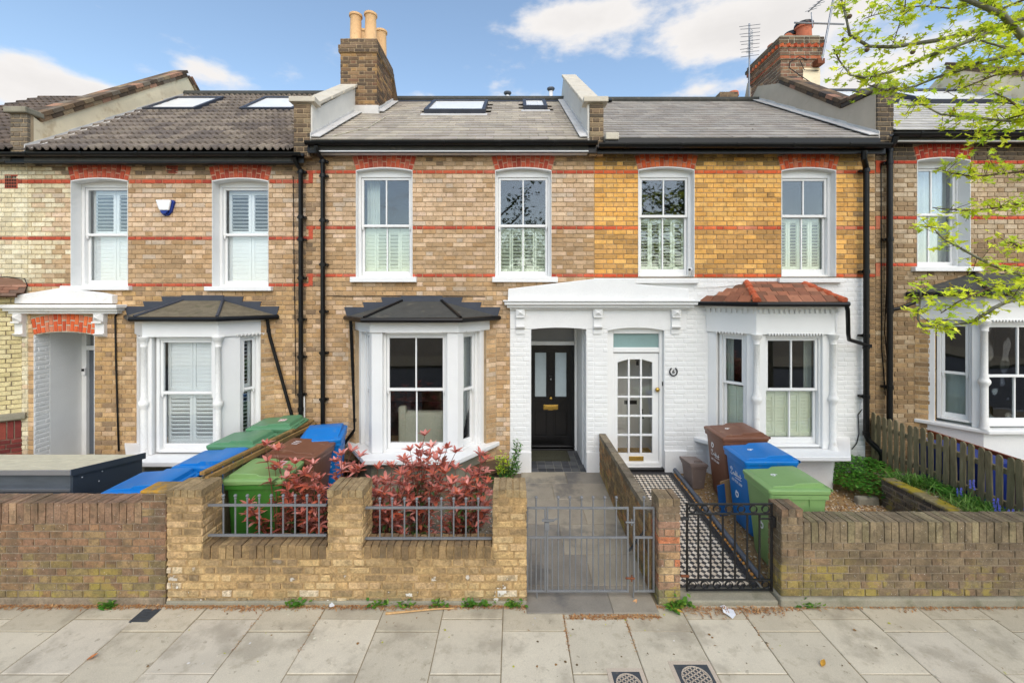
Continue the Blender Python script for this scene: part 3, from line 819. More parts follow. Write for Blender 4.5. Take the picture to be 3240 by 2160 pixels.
def bay_roof(house, XL, XR, fl, fr_, p, zt, za, al, ar, over=.13, material='felt', hips='felt', steps=True, gut=True, tiles=None, rng=None):
    e = [Vector((XL - over * 1.1, 0, zt)), Vector((fl - over * .45, -p - over, zt)), Vector((fr_ + over * .45, -p - over, zt)), Vector((XR + over * 1.1, 0, zt))]
    r = [Vector((al, 0, za)), Vector((ar, 0, za))]
    b = MB()
    b.add(e + r + [v - Vector((0, 0, .05)) for v in e], [(0, 1, 4), (1, 2, 5, 4), (2, 3, 5), (0, 6, 7, 1), (1, 7, 8, 2), (2, 8, 9, 3), (6, 9, 8, 7), (0, 4, 5, 3, 9, 6)])
    rf = b.build('bay_roof', M[material], house)
    if tiles:
        mats, cols = [], []
        for P0, P1, Q0, Q1 in ((e[1], e[2], r[0], r[1]), (e[0], e[1], r[0], r[0]), (e[2], e[3], r[1], r[1])):
            rows = 5
            n = (P1 - P0).cross(Q0 - P0).normalized()
            if n.z < 0: n = -n
            for k in range(rows):
                for_a, for_b = k / rows, (k + 1.15) / rows
                La, Lb = P0.lerp(Q0, for_a), P1.lerp(Q1, for_a)
                La2, Lb2 = P0.lerp(Q0, min(for_a + .17, 1)), P1.lerp(Q1, min(for_a + .17, 1))
                ud = (Lb - La).normalized(); sa = max((La2 - La).dot(ud), 0); sb = max((Lb - Lb2).dot(ud), 0); Lb = Lb - ud * sb * .7; La = La + ud * sa * .7
                wdt = (Lb - La).length; nn = max(1, int(wdt / .17))
                upv = (P0.lerp(Q0, min(for_b, 1)).lerp(P1.lerp(Q1, min(for_b, 1)), .5) - La.lerp(Lb, .5))
                hh = upv.length; ud = (Lb - La).normalized()
                upd = n.cross(ud).normalized()
                if upd.z < 0: upd = -upd
                for i in range(nn):
                    tt = (i + .5 + (.25 if k % 2 else -.25) * (1 if nn > 2 else 0)) / nn
                    if not 0 < tt < 1: continue
                    c = La.lerp(Lb, tt) + upd * hh * .5 + n * .012
                    w_ = wdt / nn * .98
                    m = Matrix(((ud.x * w_, -n.x * .016, upd.x * hh, c.x), (ud.y * w_, -n.y * .016, upd.y * hh, c.y), (ud.z * w_, -n.z * .016, upd.z * hh, c.z), (0, 0, 0, 1)))
                    m = m @ Matrix.Rotation(.06, 4, 'X')
                    mats.append(m); cols.append(pick(rng, [(168, 108, 80), (150, 98, 74), (134, 90, 68), (172, 116, 88), (120, 84, 64)], k=.78, j=.12))
        pieces(rf, 'roof_tile', mats, cols, templates('slate'), M['clay'], 200, tkey='claytile')
    for a_, b_ in ((e[1], r[0]), (e[2], r[1])):
        if tiles:
            n_ = 3
            for k in range(n_):
                p0, p1 = a_.lerp(b_, k / n_), a_.lerp(b_, (k + 1.08) / n_)
                o_ = MB().tube([p0 + Vector((0, 0, .02)), p1 + Vector((0, 0, .012))], [.058, .05], 10).build('ridge_tile', M['clay'], rf); o_.color = (*rgb(190, 96, 62), 1)
        else:
            MB().tube([a_ + Vector((0, 0, .01)), b_ + Vector((0, 0, .01))], .024, 6).build('hip_batten', M[hips], rf)
    if gut:
        g = [v + Vector((0, 0, -.03)) for v in e]
        off = [Vector((-.03, -.005, 0)), Vector((-.02, -.035, 0)), Vector((.02, -.035, 0)), Vector((.03, -.005, 0))]
        MB().tube([v + o_ for v, o_ in zip(g, off)], .038, 8).build('bay_gutter', M['black'], rf)
    if steps:
        n = 2; b = MB()
        def tab(u0, u1, zb0, zb1, ztop):
            b.fpoly(FAC, [(u0 - .03, ztop), (u1, ztop), (u1, zb1), (u0, zb0)], -.006, .012)
        # stepped lead tabs rising along both hips, a straight run between them
        for sgn, ue, uh in ((1, e[0].x, al), (-1, e[3].x, ar)):
            k = 3
            for i in range(k):
                ua = ue + (uh - ue) * i / k; ub = ue + (uh - ue) * (i + 1) / k
                zl = zt + (za - zt) * i / k - .02; zu = zt + (za - zt) * (i + 1) / k - .02
                zt_ = zu + .085
                if sgn > 0: b.fpoly(FAC, [(ua - .05, zt_), (ub + .0, zt_), (ub, zu), (ua, zl)], -.006, .012 + .002 * i)
                else: b.fpoly(FAC, [(ub, zt_), (ua + .05, zt_), (ua, zl), (ub, zu)], -.006, .012 + .002 * i)
        b.fpoly(FAC, [(al - .02, za + .085), (ar + .02, za + .085), (ar + .02, za - .02), (al - .02, za - .02)], -.006, .021)
        b.build('stepped_flashing', M['lead_dark'], rf)
    return rf, e

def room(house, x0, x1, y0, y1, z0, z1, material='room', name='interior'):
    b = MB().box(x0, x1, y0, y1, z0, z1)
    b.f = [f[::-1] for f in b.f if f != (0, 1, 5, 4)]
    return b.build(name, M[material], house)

def air_brick(house, fr, u0, u1, z0, z1):
    b = MB()
    n, m = 7, 4
    b.fbox(fr, u0, u1, -.02, .002, z0, z1)
    o = b.build('air_brick', M['vent_red'], house)
    h = MB()
    for i in range(n):
        for j in range(m):
            a = u0 + .012 + (u1 - u0 - .024) * i / n; e = a + (u1 - u0 - .024) / n - .008
            c = z0 + .010 + (z1 - z0 - .02) * j / m; g = c + (z1 - z0 - .02) / m - .008
            h.fbox(fr, a, e, 0, .0035, c, g)
    h.build('vent_hole', M['dark_hole'], o)
# ------------------------------------------------------------------ setting: ground, pavement, road
def gz(y):
    """front gardens rise gently from the pavement to the houses"""
    return 0.0 if y < -2.6 else .19 * (y + 2.6) / 2.6
tag(MB().box(-150, 150, -150, 150, -.5, -.14).build('ground', M['soil']), kind='structure')
tag(MB().box(-60, 60, -13.2, -5.75, -.139, -.11).build('road', M['asphalt']), kind='structure')
pv = tag(MB().box(-60, 60, -5.6, -2.62, -.139, -.008).build('pavement', M['joint']), kind='structure')
kb = tag(MB().box(-60, 60, -5.75, -5.604, -.139, 0).build('kerb', M['kerb'], bevel=.01), kind='structure')
tag(MB().box(-60, 60, -16.2, -13.2, -.139, 0).build('far_pavement', M['joint']), kind='structure')
rng = random.Random(4)
SL = [(196, 186, 164), (192, 182, 160), (200, 190, 168), (188, 178, 156), (196, 186, 166)]
mats, cols = [], []
SK = .60
def flat(x0, x1, y0, y1, z, t=.03, rz=0.0, tx=0.0):
    c = Vector(((x0 + x1) / 2, (y0 + y1) / 2, z - t / 2))
    # local -Y of the template is the top face
    R = Matrix(((1, 0, 0, c.x), (0, 0, 1, c.y), (0, -1, 0, c.z), (0, 0, 0, 1)))
    return R @ Matrix.Rotation(rz, 4, 'Y') @ Matrix.Rotation(tx, 4, 'X') @ Matrix.Diagonal((x1 - x0, t, y1 - y0, 1))
for k in range(-17, 18):
    x0 = -.10 + .6 * k; x1 = x0 + .6
    y = [-2.80, -3.005 if k % 2 else -3.16]
    while y[-1] > -5.5: y.append(max(y[-1] - .61, -5.6))
    for i in range(len(y) - 1):
        a, b = y[i + 1], y[i]
        mats.append(flat(x0 + .004, x1 - .004, a + .004, b - .004, rng.uniform(-.003, .003), rz=rng.uniform(-.003, .003), tx=rng.uniform(-.003, .003)))
        near = i == 0
        cols.append(pick(rng, [(184, 173, 150), (178, 168, 146), (188, 177, 154)] if near else SL, k=1.03, j=.03))
pieces(pv, 'paving_slab', mats, cols, templates('slab'), M['slab'], 300, tkey='slab')
# sloping garden ground behind the walls, per house
def garden(name, x0, x1, material, lift=0.0):
    b = MB()
    n = 8; vs = []
    for i in range(n + 1):
        y = -2.64 + (2.64 + .1) * i / n
        vs += [(x0, y, gz(y) + lift), (x1, y, gz(y) + lift)]
    b.add(vs, [(2 * i, 2 * i + 1, 2 * i + 3, 2 * i + 2) for i in range(n)])
    return tag(b.build(name, M[material]), kind='structure')
garden('ground', -40, -3.33, 'concrete', -.004)
garden('ground', -3.33, .14, 'soil')
garden('ground', 2.7, 6.06, 'gravel_bed')
garden('ground', 6.06, 40, 'concrete', -.004)

# ------------------------------------------------------------------ houses
BUFF = [(214, 180, 142), (206, 172, 134), (200, 166, 126), (196, 164, 128), (218, 188, 152), (208, 176, 142), (190, 172, 150), (214, 184, 156)]
BROWN = [(186, 150, 106), (174, 140, 96), (192, 156, 112), (164, 132, 92), (180, 150, 114), (172, 132, 82)]
OCHRE = [(200, 160, 108), (188, 148, 94), (176, 138, 90), (206, 170, 120), (188, 148, 86), (168, 134, 94)]
DARK = [(112, 92, 70), (98, 80, 62), (130, 106, 80), (86, 72, 58)]
CREAM = [(226, 214, 178), (220, 206, 166), (230, 220, 188), (212, 196, 154), (206, 192, 156)]
YELLOW = [(232, 174, 80), (228, 168, 70), (236, 182, 92), (224, 160, 62), (230, 172, 76)]
YBROWN = [(196, 146, 74), (184, 136, 66), (206, 154, 80), (172, 128, 64)]
DBUFF = [(190, 168, 134), (178, 154, 120), (166, 142, 110), (196, 176, 146)]
DBROWN = [(150, 120, 82), (136, 108, 70), (166, 134, 90), (122, 98, 68)]
ZR = {}
def band_regions(u0, u1, z0, z1, bands, holes, cf, ch=.078, rpal=RED):
    out = []; z = z0
    redf = lambda x, zz, r: pick(r, rpal)
    for lo, hi in sorted(bands):
        out.append((u0, u1, z, lo, ch, holes, cf)); out.append((u0, u1, lo, hi, ch, holes, redf)); z = hi
    out.append((u0, u1, z, z1, ch, holes, cf))
    return out

# ---- far-left house: a pale brick edge with its canted bay running out of the picture
rng = random.Random(21)
hL = thing('terraced_house', 'pale cream brick house with canted bay cut off by the left edge', 'house', (fx(-60), .1, .1), 'terraced houses in the row')
u0, u1 = fx(-600), fx(88)
bandsA = [(fz(907), fz(896)), (fz(759.5), fz(748)), (fz(581), fz(567))]
w = wall_sheet('wall', u0, u1, .05, fz(500), [], M['mortar_pale'], hL)
cfL = lambda x, z, r: pick(r, CREAM if r.random() < (.95 if x < fx(95) else .55) else BUFF)
lay_wall(w, band_regions(u0, u1, .1, fz(500), bandsA, [], cfL, rpal=[(190, 96, 66), (150, 70, 52), (196, 110, 82)]), FAC, rng, M['brick'], most=200)
air_brick(hL, FAC, fx(15), fx(56), fz(596), fz(553))
# its bay: a cant running from the facade out to the left
cb = Fr(fx(-140), -.78, fx(70) - fx(-140), .78)
bw = wall_sheet('bay_wall', 0, cb.len, .05, fz(905), [], M['mortar_grey'], hL, fr=cb, thick=.2)
cfB = lambda x, z, r: pick(r, [(222, 206, 150), (214, 196, 138), (226, 212, 162), (206, 188, 128)])
lay_wall(bw, [(0, cb.len, fz(1305), fz(930), .078, [], cfB)], cb, rng, M['brick'], most=120)
lay_wall(bw, [(0, cb.len, .1, fz(1385), .078, [], lambda x, z, r: pick(r, [(120, 52, 46), (104, 44, 40), (140, 66, 52)]))], cb, rng, M['red_brick'], most=60)
mats, cols = [], []
for i in range(int(cb.len / .085)):
    mats.append(cb.mat(i * .085 + .04, .0, (fz(1385) + fz(1335)) / 2 + .02, .07, .035, fz(1335) - fz(1385) + .03)); cols.append(pick(rng, [(120, 52, 46), (104, 44, 40), (140, 66, 52)]))
pieces(bw, 'brick', mats, cols, templates('brick'), M['red_brick'], 60, tkey='brick')
MB().fbox(cb, -.1, cb.len + .06, -.15, .09, fz(1322), fz(1303)).build('stone_sill', M['concrete'], bw, bevel=.01)
b = MB(); b.add([cb.p(-.4, .16, fz(930)), cb.p(cb.len + .05, .10, fz(930)), cb.p(cb.len + .05, -.0, fz(884)), cb.p(-.4, -.6, fz(850)), cb.p(-.4, .16, fz(945)), cb.p(cb.len + .05, .10, fz(940)), cb.p(cb.len + .05, -.05, fz(940)), cb.p(-.4, -.6, fz(940))], BOXF)
o = b.build('bay_roof', M['clay'], hL); o.color = (*rgb(128, 96, 76), 1)
mats, cols = [], []
for k in range(4):
    for i in range(9):
        u = cb.len - .1 - i * .17 + (k % 2) * .08; t = k / 4
        c0 = cb.p(u, .17 - .20 * t, fz(932) + .20 * t + .02)
        mats.append(Matrix.Translation(c0) @ Matrix.Rotation(math.atan2(cb.u.y, cb.u.x), 4, 'Z') @ Matrix.Rotation(math.radians(-52), 4, 'X') @ Matrix.Diagonal((.165, .014, .14, 1)))
        cols.append(pick(rng, [(138, 98, 78), (120, 84, 66), (150, 112, 92), (110, 88, 74)], j=.15))
pieces(o, 'roof_tile', mats, cols, templates('slate'), M['clay'], 40, tkey='clayL')
gutter(hL, fx(-600, -.26), fx(-3, -.26), -.26, fz(484, -.26), fascia=.12)
rf, P, Ls = roof_slope(hL, fx(-600, -.2), -8.22, fz(478, -.2), 8.0, rng, 'pantile', pal=[(104, 92, 82), (92, 82, 74), (112, 98, 86)], ex=.27, most=120)
MB().tube([(fx(-10), -.03, fz(878)), (fx(30), -.03, fz(876)), (fx(85), -.03, fz(882)), (fx(94), -.035, fz(905)), (fx(86), -.04, fz(925)), (fx(62), -.05, fz(945)), (fx(66), -.06, fz(957))], .008, 6).build('cable', M['black'], hL)

# ---- left house
rng = random.Random(22)
hA = thing('terraced_house', 'buff brick house with brown ribbed tile roof and white louvred shutters', 'house', (fx(560), .1, .15), 'terraced houses in the row')
u0, u1 = fx(88), fx(968)
W1 = (fx(225), fx(404), fz(905), fz(563)); W2 = (fx(672), fx(848.6), fz(907), fz(563))
DA = (fx(107), fx(298), .12, fz(1050))
AX = dict(XL=fx(432), XR=fx(848), p=.57)
sA = S(-.57)
AX['fl'], AX['fr_'] = (459 - CX) / sA, (693 - CX) / sA
AZ = dict(zb=fz(1440, -.57), zh=fz(1066, -.57), zt=fz(1008, -.57))
HB = (AX['XL'] + .12, AX['XR'] - .12, AZ['zb'], AZ['zh'])
holes = [W1, W2, DA, HB]
w = wall_sheet('wall', u0, u1, .05, fz(500), holes, M['mortar'], hA)
ex = []
for q in (W1, W2): ex += arch(w, FAC, q[0], q[1], q[3], .27, .07, rng)
ex += arch(w, FAC, DA[0], DA[1], DA[3], fz(990) - fz(1050), .055, rng, n=15, rise=.055, pal=RED2, mortar='mortar_pale')
def cfA(x, z, r):
    n = noise.noise(Vector((x * .9, 0, z * 1.3)))
    if x < fx(230) and z > fz(960) and r.random() < .95 - (x - fx(100)) * 1.35: return pick(r, CREAM)
    if z > fz(548) and r.random() < .7: return pick(r, DARK if r.random() < .6 else BROWN)
    if abs(x - fx(968)) < .16 and r.random() < .45: return pick(r, DARK)
    if z > fz(760): return pick(r, BUFF if r.random() < .86 + n * .2 else BROWN)
    if z > fz(910): return pick(r, BROWN if r.random() < .75 else BUFF)
    return pick(r, OCHRE if r.random() < .82 else DARK[2:3] + BUFF[:2])
lay_wall(w, band_regions(u0, u1, .1, fz(500), bandsA, holes + ex, cfA), FAC, rng, M['brick'])
air_brick(hA, FAC, fx(526), fx(562), fz(549), fz(524))
for q, sl in ((W1, (202, 418)), (W2, (654, 864))):
    window(hA, FAC, *q, zm=fz(738), vb=0, sill=(fx(sl[0]), fx(sl[1]), .07, .07), head=.12, glass='glass',
           shut=dict(z0=q[2] + .09, z1=q[3] - .15, n=2, m='shutter_white', a=[(82, 14)], split=fz(738) + .01, stile=.05, pitch=.062))
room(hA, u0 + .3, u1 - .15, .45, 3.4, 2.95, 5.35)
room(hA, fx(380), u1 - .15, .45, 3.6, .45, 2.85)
# doorway: painted jamb, plastered lobby, frame, door set far back
dr = obj('porch_recess', MB().box(DA[0] - .003, DA[0] + .004, .0, .2, .12, DA[3] - .055).box(DA[1] - .004, DA[1] + .003, .0, .2, .12, DA[3] - .055).mesh('porch_recess', M['white_wall']), hA)
lw = wall_sheet('jamb_wall', .0, .24, .12, fz(1055), [], M['white_wall'], hA, fr=Fr(DA[0] + .004, 0, 0, 1), d=.003, thick=.002)
lay_wall(lw, [(.0, .24, .12, fz(1056), .078, [], lambda x, z, r: (.8, .8, .79))], Fr(DA[0] + .004, 0, 0, 1), rng, M['white_wall'], 'painted', most=80, proud=.008, depth=.012)
MB().box(DA[0] - .02, DA[0] + .014, .24, 1.0, .12, 2.6).box(DA[1] - .014, DA[1] + .02, .24, 1.0, .12, 2.6).box(DA[0], DA[1], .24, 1.0, DA[3] - .03, DA[3] + .05).build('lobby_wall', M['white_wall'], hA)
MB().box(DA[0], DA[1], 0.0, 1.0, .06, .2).build('doorstep', M['concrete'], hA)
b = MB().box(DA[0] + .014, DA[0] + .10, .78, .9, .2, DA[3]).box(DA[1] - .10, DA[1] - .014, .78, .9, .2, DA[3]).box(DA[0] + .1, DA[1] - .1, .78, .9, 2.15, 2.23)
b.build('door_frame', M['white'], hA, bevel=.006)
M['grey_door'] = mat('grey_door_paint', rgb(96, 102, 110), rough=.4, var=.03, bump=.05)
d_ = MB().box(DA[0] + .1, DA[1] - .1, .84, .885, .2, 2.15).build('door', M['grey_door'], hA)
MB().box(DA[0] + .1, DA[1] - .1, .86, .87, 2.23, DA[3]).build('fanlight', M['dark_pane'], d_)
bx = MB().box(DA[0] + .045, DA[0] + .11, .745, .778, fz(1187, .75), fz(1164, .75)).build('doorbell', M['alarm_white'], hA, bevel=.006)
MB().box(DA[0] + .053, DA[0] + .102, .738, .746, fz(1174, .75), fz(1166, .75)).build('bell_camera', M['black'], bx)
# canopy
b = MB(); cornice(b, FAC, fx(62), fx(372), fz(992), [(.045, .10), (.05, .15), (.06, .20)]);
b.fpoly(FAC, [(fx(66), fz(958) - .01), (fx(372), fz(958) - .01), (fx(372), fz(934)), (fx(340), fz(926)), (fx(205), fz(912)), (fx(68), fz(934))], -.01, .10)
b.build('door_canopy', M['white_dirty'], hA, bevel=.01)
for px_, w_ in ((71, .15), (325, .17)):
    b = MB(); corbel(b, FAC, fx(px_), w_, fz(990), fz(1066), .13); b.build('corbel', M['white_dirty'], hA)
# bay
by, A_, B_, C_ = bay_window(hA, z0=.1, **AX, **AZ, pier=.10, cant=(.30, .13), base='concrete', colmat='white')
for f, l, r in ((B_, .13, .08), (C_, .29, .12)):
    window(hA, f, l, f.len - r, AZ['zb'] + .03, AZ['zh'] - .01, rec=.05, zm=fz(1243, -.5), vb=0, bay=by, glass='glass', head=.04, bot=.075, reveal=False,
           shut=dict(z0=AZ['zb'] + .12, z1=AZ['zh'] - .05, n=2 if f is B_ else 1, m='shutter_white', a=[(62, 84)] if f is B_ else [(20, 20)], split=fz(1243, -.5), stile=.045, pitch=.062))
for c in ((AX['fl'], -.57), (AX['fr_'], -.57)): column(by, (c[0], c[1] - .02), AZ['zb'], AZ['zh'] + .005)
b = MB()
for i in range(9):
    u = .22 + i * .055
    b.poly([C_.p(u, .0, AZ['zh'] + .03), C_.p(u + .05, .0, AZ['zh'] + .03), C_.p(u + .02, .0, AZ['zh'] - .012)], C_.n * .045)
b.build('tooth_moulding', M['white_dirty'], by)
bay_roof(hA, AX['XL'], AX['XR'], AX['fl'], AX['fr_'], .57, AZ['zt'] + .03, fz(950), fx(580), fx(706), material='felt_old', hips='lead_dark')
# brick return pier beside the bay
wr = wall_sheet('bay_return', 0, .22, .1, AZ['zt'] - .05, [], M['mortar'], hA, fr=Fr(AX['XR'] - .05, -.12, .16, .12), d=-.003, thick=.08)
lay_wall(wr, [(0, .2, .1, AZ['zt'] - .05, .078, [], cfA)], Fr(AX['XR'] - .05, -.12, .16, .12), rng, M['brick'], most=40)
# roof, rooflights, parapet towards the far-left house
zEa, zRa = fz(480, -.2), 8.04
rl = [(-7.87, -6.76, 2.62, 3.78), (-5.81, -4.66, 2.62, 3.78)]
rf, P, Ls = roof_slope(hA, -8.0, -3.62, zEa, zRa, rng, 'pantile', pal=[(130, 118, 106), (120, 109, 98), (138, 126, 112), (112, 102, 94)], ex=.275, w=.25, skip=rl)
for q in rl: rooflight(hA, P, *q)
MB().tube([P(-8.0, Ls + .02, .03), P(-3.62, Ls + .02, .03)], .11, 8).build('ridge', M['felt'], hA)
gutter(hA, fx(0, -.26), fx(955, -.26), -.26, fz(484, -.26), fascia=.14)
def parapet(house, x0, x1, prof, material, cop='stone', front='brick', rng=None, pier_cols=DARK, cop_over=.05, cop_h=.075, coping_prof=None, flash=None, sides=True):
    """party-wall upstand: prof is a list of (y, z) along its top; bricks show at the front end"""
    zb = prof[0][1] - .64
    b = MB().poly([(x0, prof[0][0], zb)] + [(x0, y, z) for y, z in prof] + [(x0, prof[-1][0], zb)], (x1 - x0, 0, 0))
    pp = b.build('parapet', M[material], house)
    return pp
def coping_stones(pp, x0, x1, prof, h=.07, over=.045, step=.62, material='stone'):
    for (ya, za), (yb, zb) in zip(prof[:-1], prof[1:]):
        L_ = math.hypot(yb - ya, zb - za); n = max(1, round(L_ / step))
        for i in range(n):
            t0, t1 = i / n, (i + 1) / n - .012
            p, q = (ya + (yb - ya) * t0, za + (zb - za) * t0), (ya + (yb - ya) * t1, za + (zb - za) * t1)
            MB().poly([(x0 - over, p[0], p[1]), (x0 - over, q[0], q[1]), (x0 - over, q[0], q[1] + h), (x0 - over, p[0], p[1] + h)], (x1 - x0 + 2 * over, 0, 0)).build('coping_stone', M[material], pp, bevel=.012)
def coping_bricks(pp, x0, x1, prof, rng, over=.03, rows=2, pal=DARK):
    mats, cols = [], []
    for (ya, za), (yb, zb) in zip(prof[:-1], prof[1:]):
        L_ = math.hypot(yb - ya, zb - za); n = max(1, round(L_ / .225))
        d = Vector((0, yb - ya, zb - za)) / L_; up = Vector((0, -d.z, d.y))
        for r_ in range(rows):
            for i in range(n):
                for s_ in (0, 1):
                    c = Vector(((x0 + x1) / 2, ya, za)) + d * ((i + .5 + .25 * r_) / n * L_) + up * (.036 + r_ * .072)
                    wx = (x1 - x0) / 2 + over + r_ * .012
                    c.x += (s_ - .5) * wx
                    m = Matrix(((0, wx * .97 * (1 if s_ else -1), 0, c.x), (d.y * .213, 0, up.y * .064, c.y), (d.z * .213, 0, up.z * .064, c.z), (0, 0, 0, 1)))
                    # template face points to -Y of the piece: outwards to either side
                    m = Matrix(((0, -wx * .97 * (1 if s_ else -1), 0, c.x), (d.y * .213, 0, up.y * .064, c.y), (d.z * .213, 0, up.z * .064, c.z), (0, 0, 0, 1)))
                    mats.append(m); cols.append(pick(rng, pal, j=.15))
    pieces(pp, 'coping_brick', mats, cols, BOXT, M['brick'], 300, tkey='boxt')
BOXT = [([(-.5, -.5, -.5), (.5, -.5, -.5), (.5, .5, -.5), (-.5, .5, -.5), (-.5, -.5, .5), (.5, -.5, .5), (.5, .5, .5), (-.5, .5, .5)], BOXF)]
def flashing(house, x, prof, side, h=.16, wd=.17, material='lead', step=.9):
    """lead along the foot of a parapet: an upstand on its face and an apron lying on the slope"""
    for (ya, za), (yb, zb) in zip(prof[:-1], prof[1:]):
        L_ = math.hypot(yb - ya, zb - za); n = max(1, round(L_ / step))
        for i in range(n):
            t0, t1 = i / n, (i + 1) / n + .01
            p, q = (ya + (yb - ya) * t0, za + (zb - za) * t0), (ya + (yb - ya) * t1, za + (zb - za) * t1)
            o_ = .004 * (i % 2)
            b = MB().poly([(x, p[0], p[1] - .06), (x, q[0], q[1] - .06), (x, q[0], q[1] + h), (x, p[0], p[1] + h + .02)], (side * (.012 + o_), 0, 0))
            b.poly([(x, p[0], p[1] + .055 + o_), (x, q[0], q[1] + .055 + o_), (x + side * wd, q[0], q[1] + .05 + o_), (x + side * wd, p[0], p[1] + .05 + o_)], (0, -.004, .012))
            b.build('lead_flashing', M[material], house)
def front_bricks(pp, x0, x1, y, z0, z1, rng, cf, sides=None, most=60, mat_='brick', tk='brick', mort='mortar'):
    ws = MB().box(x0 + .008, x1 - .008, y + .008, y + .1, z0, z1).build('brick_end', M[mort], pp)
    lay_wall(ws, [(0, x1 - x0, z0, z1, .078, [], cf)], Fr(x0, y), rng, M[mat_], tk, most=most, depth=.05)
    return ws
slopeA = (zRa - zEa) / 3.47
prof = [(-.12, zEa + .66), (.05, zEa + .58), (3.3, zRa + .50), (3.75, zRa + .1), (4.4, zRa - .4)]
pp = parapet(hA, -8.26, -8.0, prof, 'render_beige')
coping_bricks(pp, -8.26, -8.0, prof[1:4], rng, pal=DARK + [(160, 120, 95), (150, 130, 100), (120, 108, 92)])
front_bricks(pp, -8.28, -7.99, -.16, zEa - .12, zEa + .64, rng, lambda x, z, r: pick(r, [(128, 118, 100), (112, 104, 90), (98, 90, 78)]))
MB().box(-8.33, -7.96, -.22, .08, zEa + .64, zEa + .74).build('kneeler', M['concrete'], pp, bevel=.02)
flashing(hA, -8.0, [(-.2, zEa), (3.27, zRa)], 1, h=.10, wd=.2)
# pipes, cables, alarm
px = fx(949, -.12)
downpipe(hA, [(fx(930, -.26), -.26, fz(498, -.26)), (fx(930, -.26), -.24, fz(510, -.2)), (px, -.09, fz(545)), (px, -.09, fz(1330))], collars=[((px, -.09, fz(q)), True) for q in (548, 690, 760, 880, 1010, 1127, 1245)] + [((px, -.09, fz(1290)), False)])
downpipe(hA, [(AX['XR'] + .04, -.1, AZ['zt'] + .0), (AX['XR'] + .05, -.07, fz(1040)), (AX['XR'] + .06, -.06, fz(1060)), (fx(932), -.05, fz(1325))], r=.026, collars=[((AX['XR'] + .05, -.07, fz(1045)), False)])
MB().tube([(fx(929), -.012, fz(560)), (fx(931), -.012, fz(800)), (fx(935), -.012, fz(1050)), (fx(937), -.012, fz(1250))], .006, 5).build('cable', M['black'], hA)
MB().tube([(fx(392), -.10, fz(968)), (fx(384), -.03, fz(985)), (fx(368), -.02, fz(1000)), (fx(370), -.02, fz(1130)), (fx(375), -.02, fz(1300)), (fx(379), -.02, fz(1425))], .013, 6).build('cable', M['black'], hA)
downpipe(hA, [(fx(966), -.04, fz(1250)), (fx(967), -.04, fz(1350))], r=.014, name='waste_pipe', material='white')
al = thing('alarm_box', 'white and navy burglar alarm box on the buff brick wall', 'alarm box', (fx(530), 0, fz(660)))
uc, zt_, zb_ = fx(528), fz(634), fz(683)
def alarm(pts, d0, d1): return MB().fpoly(FAC, [(uc + a, zt_ - b_) for a, b_ in pts], d0, d1)
alarm([(-.145, 0), (.13, 0), (.15, .03), (.10, .20), (.04, .262), (-.03, .262), (-.08, .21)], -.01, .035).build('backplate', M['alarm_blue'], al, bevel=.01)
alarm([(-.14, .004), (.10, .004), (.115, .03), (.08, .18), (-.075, .18)], .035, .075).build('cover', M['alarm_white'], al, bevel=.015)
alarm([(-.07, .184), (.078, .184), (.03, .245), (-.03, .245)], .035, .07).build('lens', M['alarm_blue'], al, bevel=.01)
# ---- middle house
rng = random.Random(23)
hB = thing('terraced_house', 'buff brick house with black front door, white bay and pale chimney pots', 'house', (fx(1420), .1, .15), 'terraced houses in the row')
u0, u1 = fx(968), fx(1880)
bandsB = [(fz(877), fz(865.5)), (fz(726), fz(714.5)), (fz(550), fz(538))]
V1 = (fx(1127), fx(1304.5), fz(877), fz(530)); V2 = (fx(1567.5), fx(1744), fz(877), fz(530))
DB = (fx(1680), fx(1856), .10, fz(1036))
BX = dict(XL=fx(1130), XR=fx(1543.5), p=.57)
sB = S(-.57); BX['fl'], BX['fr_'] = (1176 - CX) / sB, (1448 - CX) / sB
BZ = dict(zb=fz(1434, -.57), zh=fz(1052, -.57), zt=fz(1016, -.57))
HB = (BX['XL'] + .14, BX['XR'] - .14, BZ['zb'], BZ['zh'])
uW = fx(1614); zW = fz(975)
holes = [V1, V2, HB]
w = wall_sheet('wall', u0, u1, .05, fz(468), holes + [(uW, u1, .04, zW)], M['mortar'], hB)
ex = []
for q in (V1, V2): ex += arch(w, FAC, q[0], q[1], q[3], .27, .075, rng)
def cfB_(x, z, r):
    n = noise.noise(Vector((x * .8 + 5, 3, z * 1.4)))
    if z > fz(522) and r.random() < .75: return pick(r, DARK if r.random() < .6 else BROWN)
    if abs(x - fx(968)) < .22 and r.random() < .6: return pick(r, DARK + BROWN)
    if x > fx(1872) and r.random() < .6 and z < fz(530): return pick(r, YELLOW if z > fz(730) else YBROWN)
    if z > fz(728): return pick(r, BUFF if r.random() < .88 + n * .15 else BROWN)
    if z > fz(880): return pick(r, BROWN if r.random() < .7 + n * .3 else BUFF)
    return pick(r, BROWN + OCHRE[:3] if r.random() < .75 else BUFF[2:])
hb = holes + ex + [(uW, u1 + .1, .0, zW)]
lay_wall(w, band_regions(u0, u1, .1, fz(470), bandsB, hb, cfB_), FAC, rng, M['brick'])
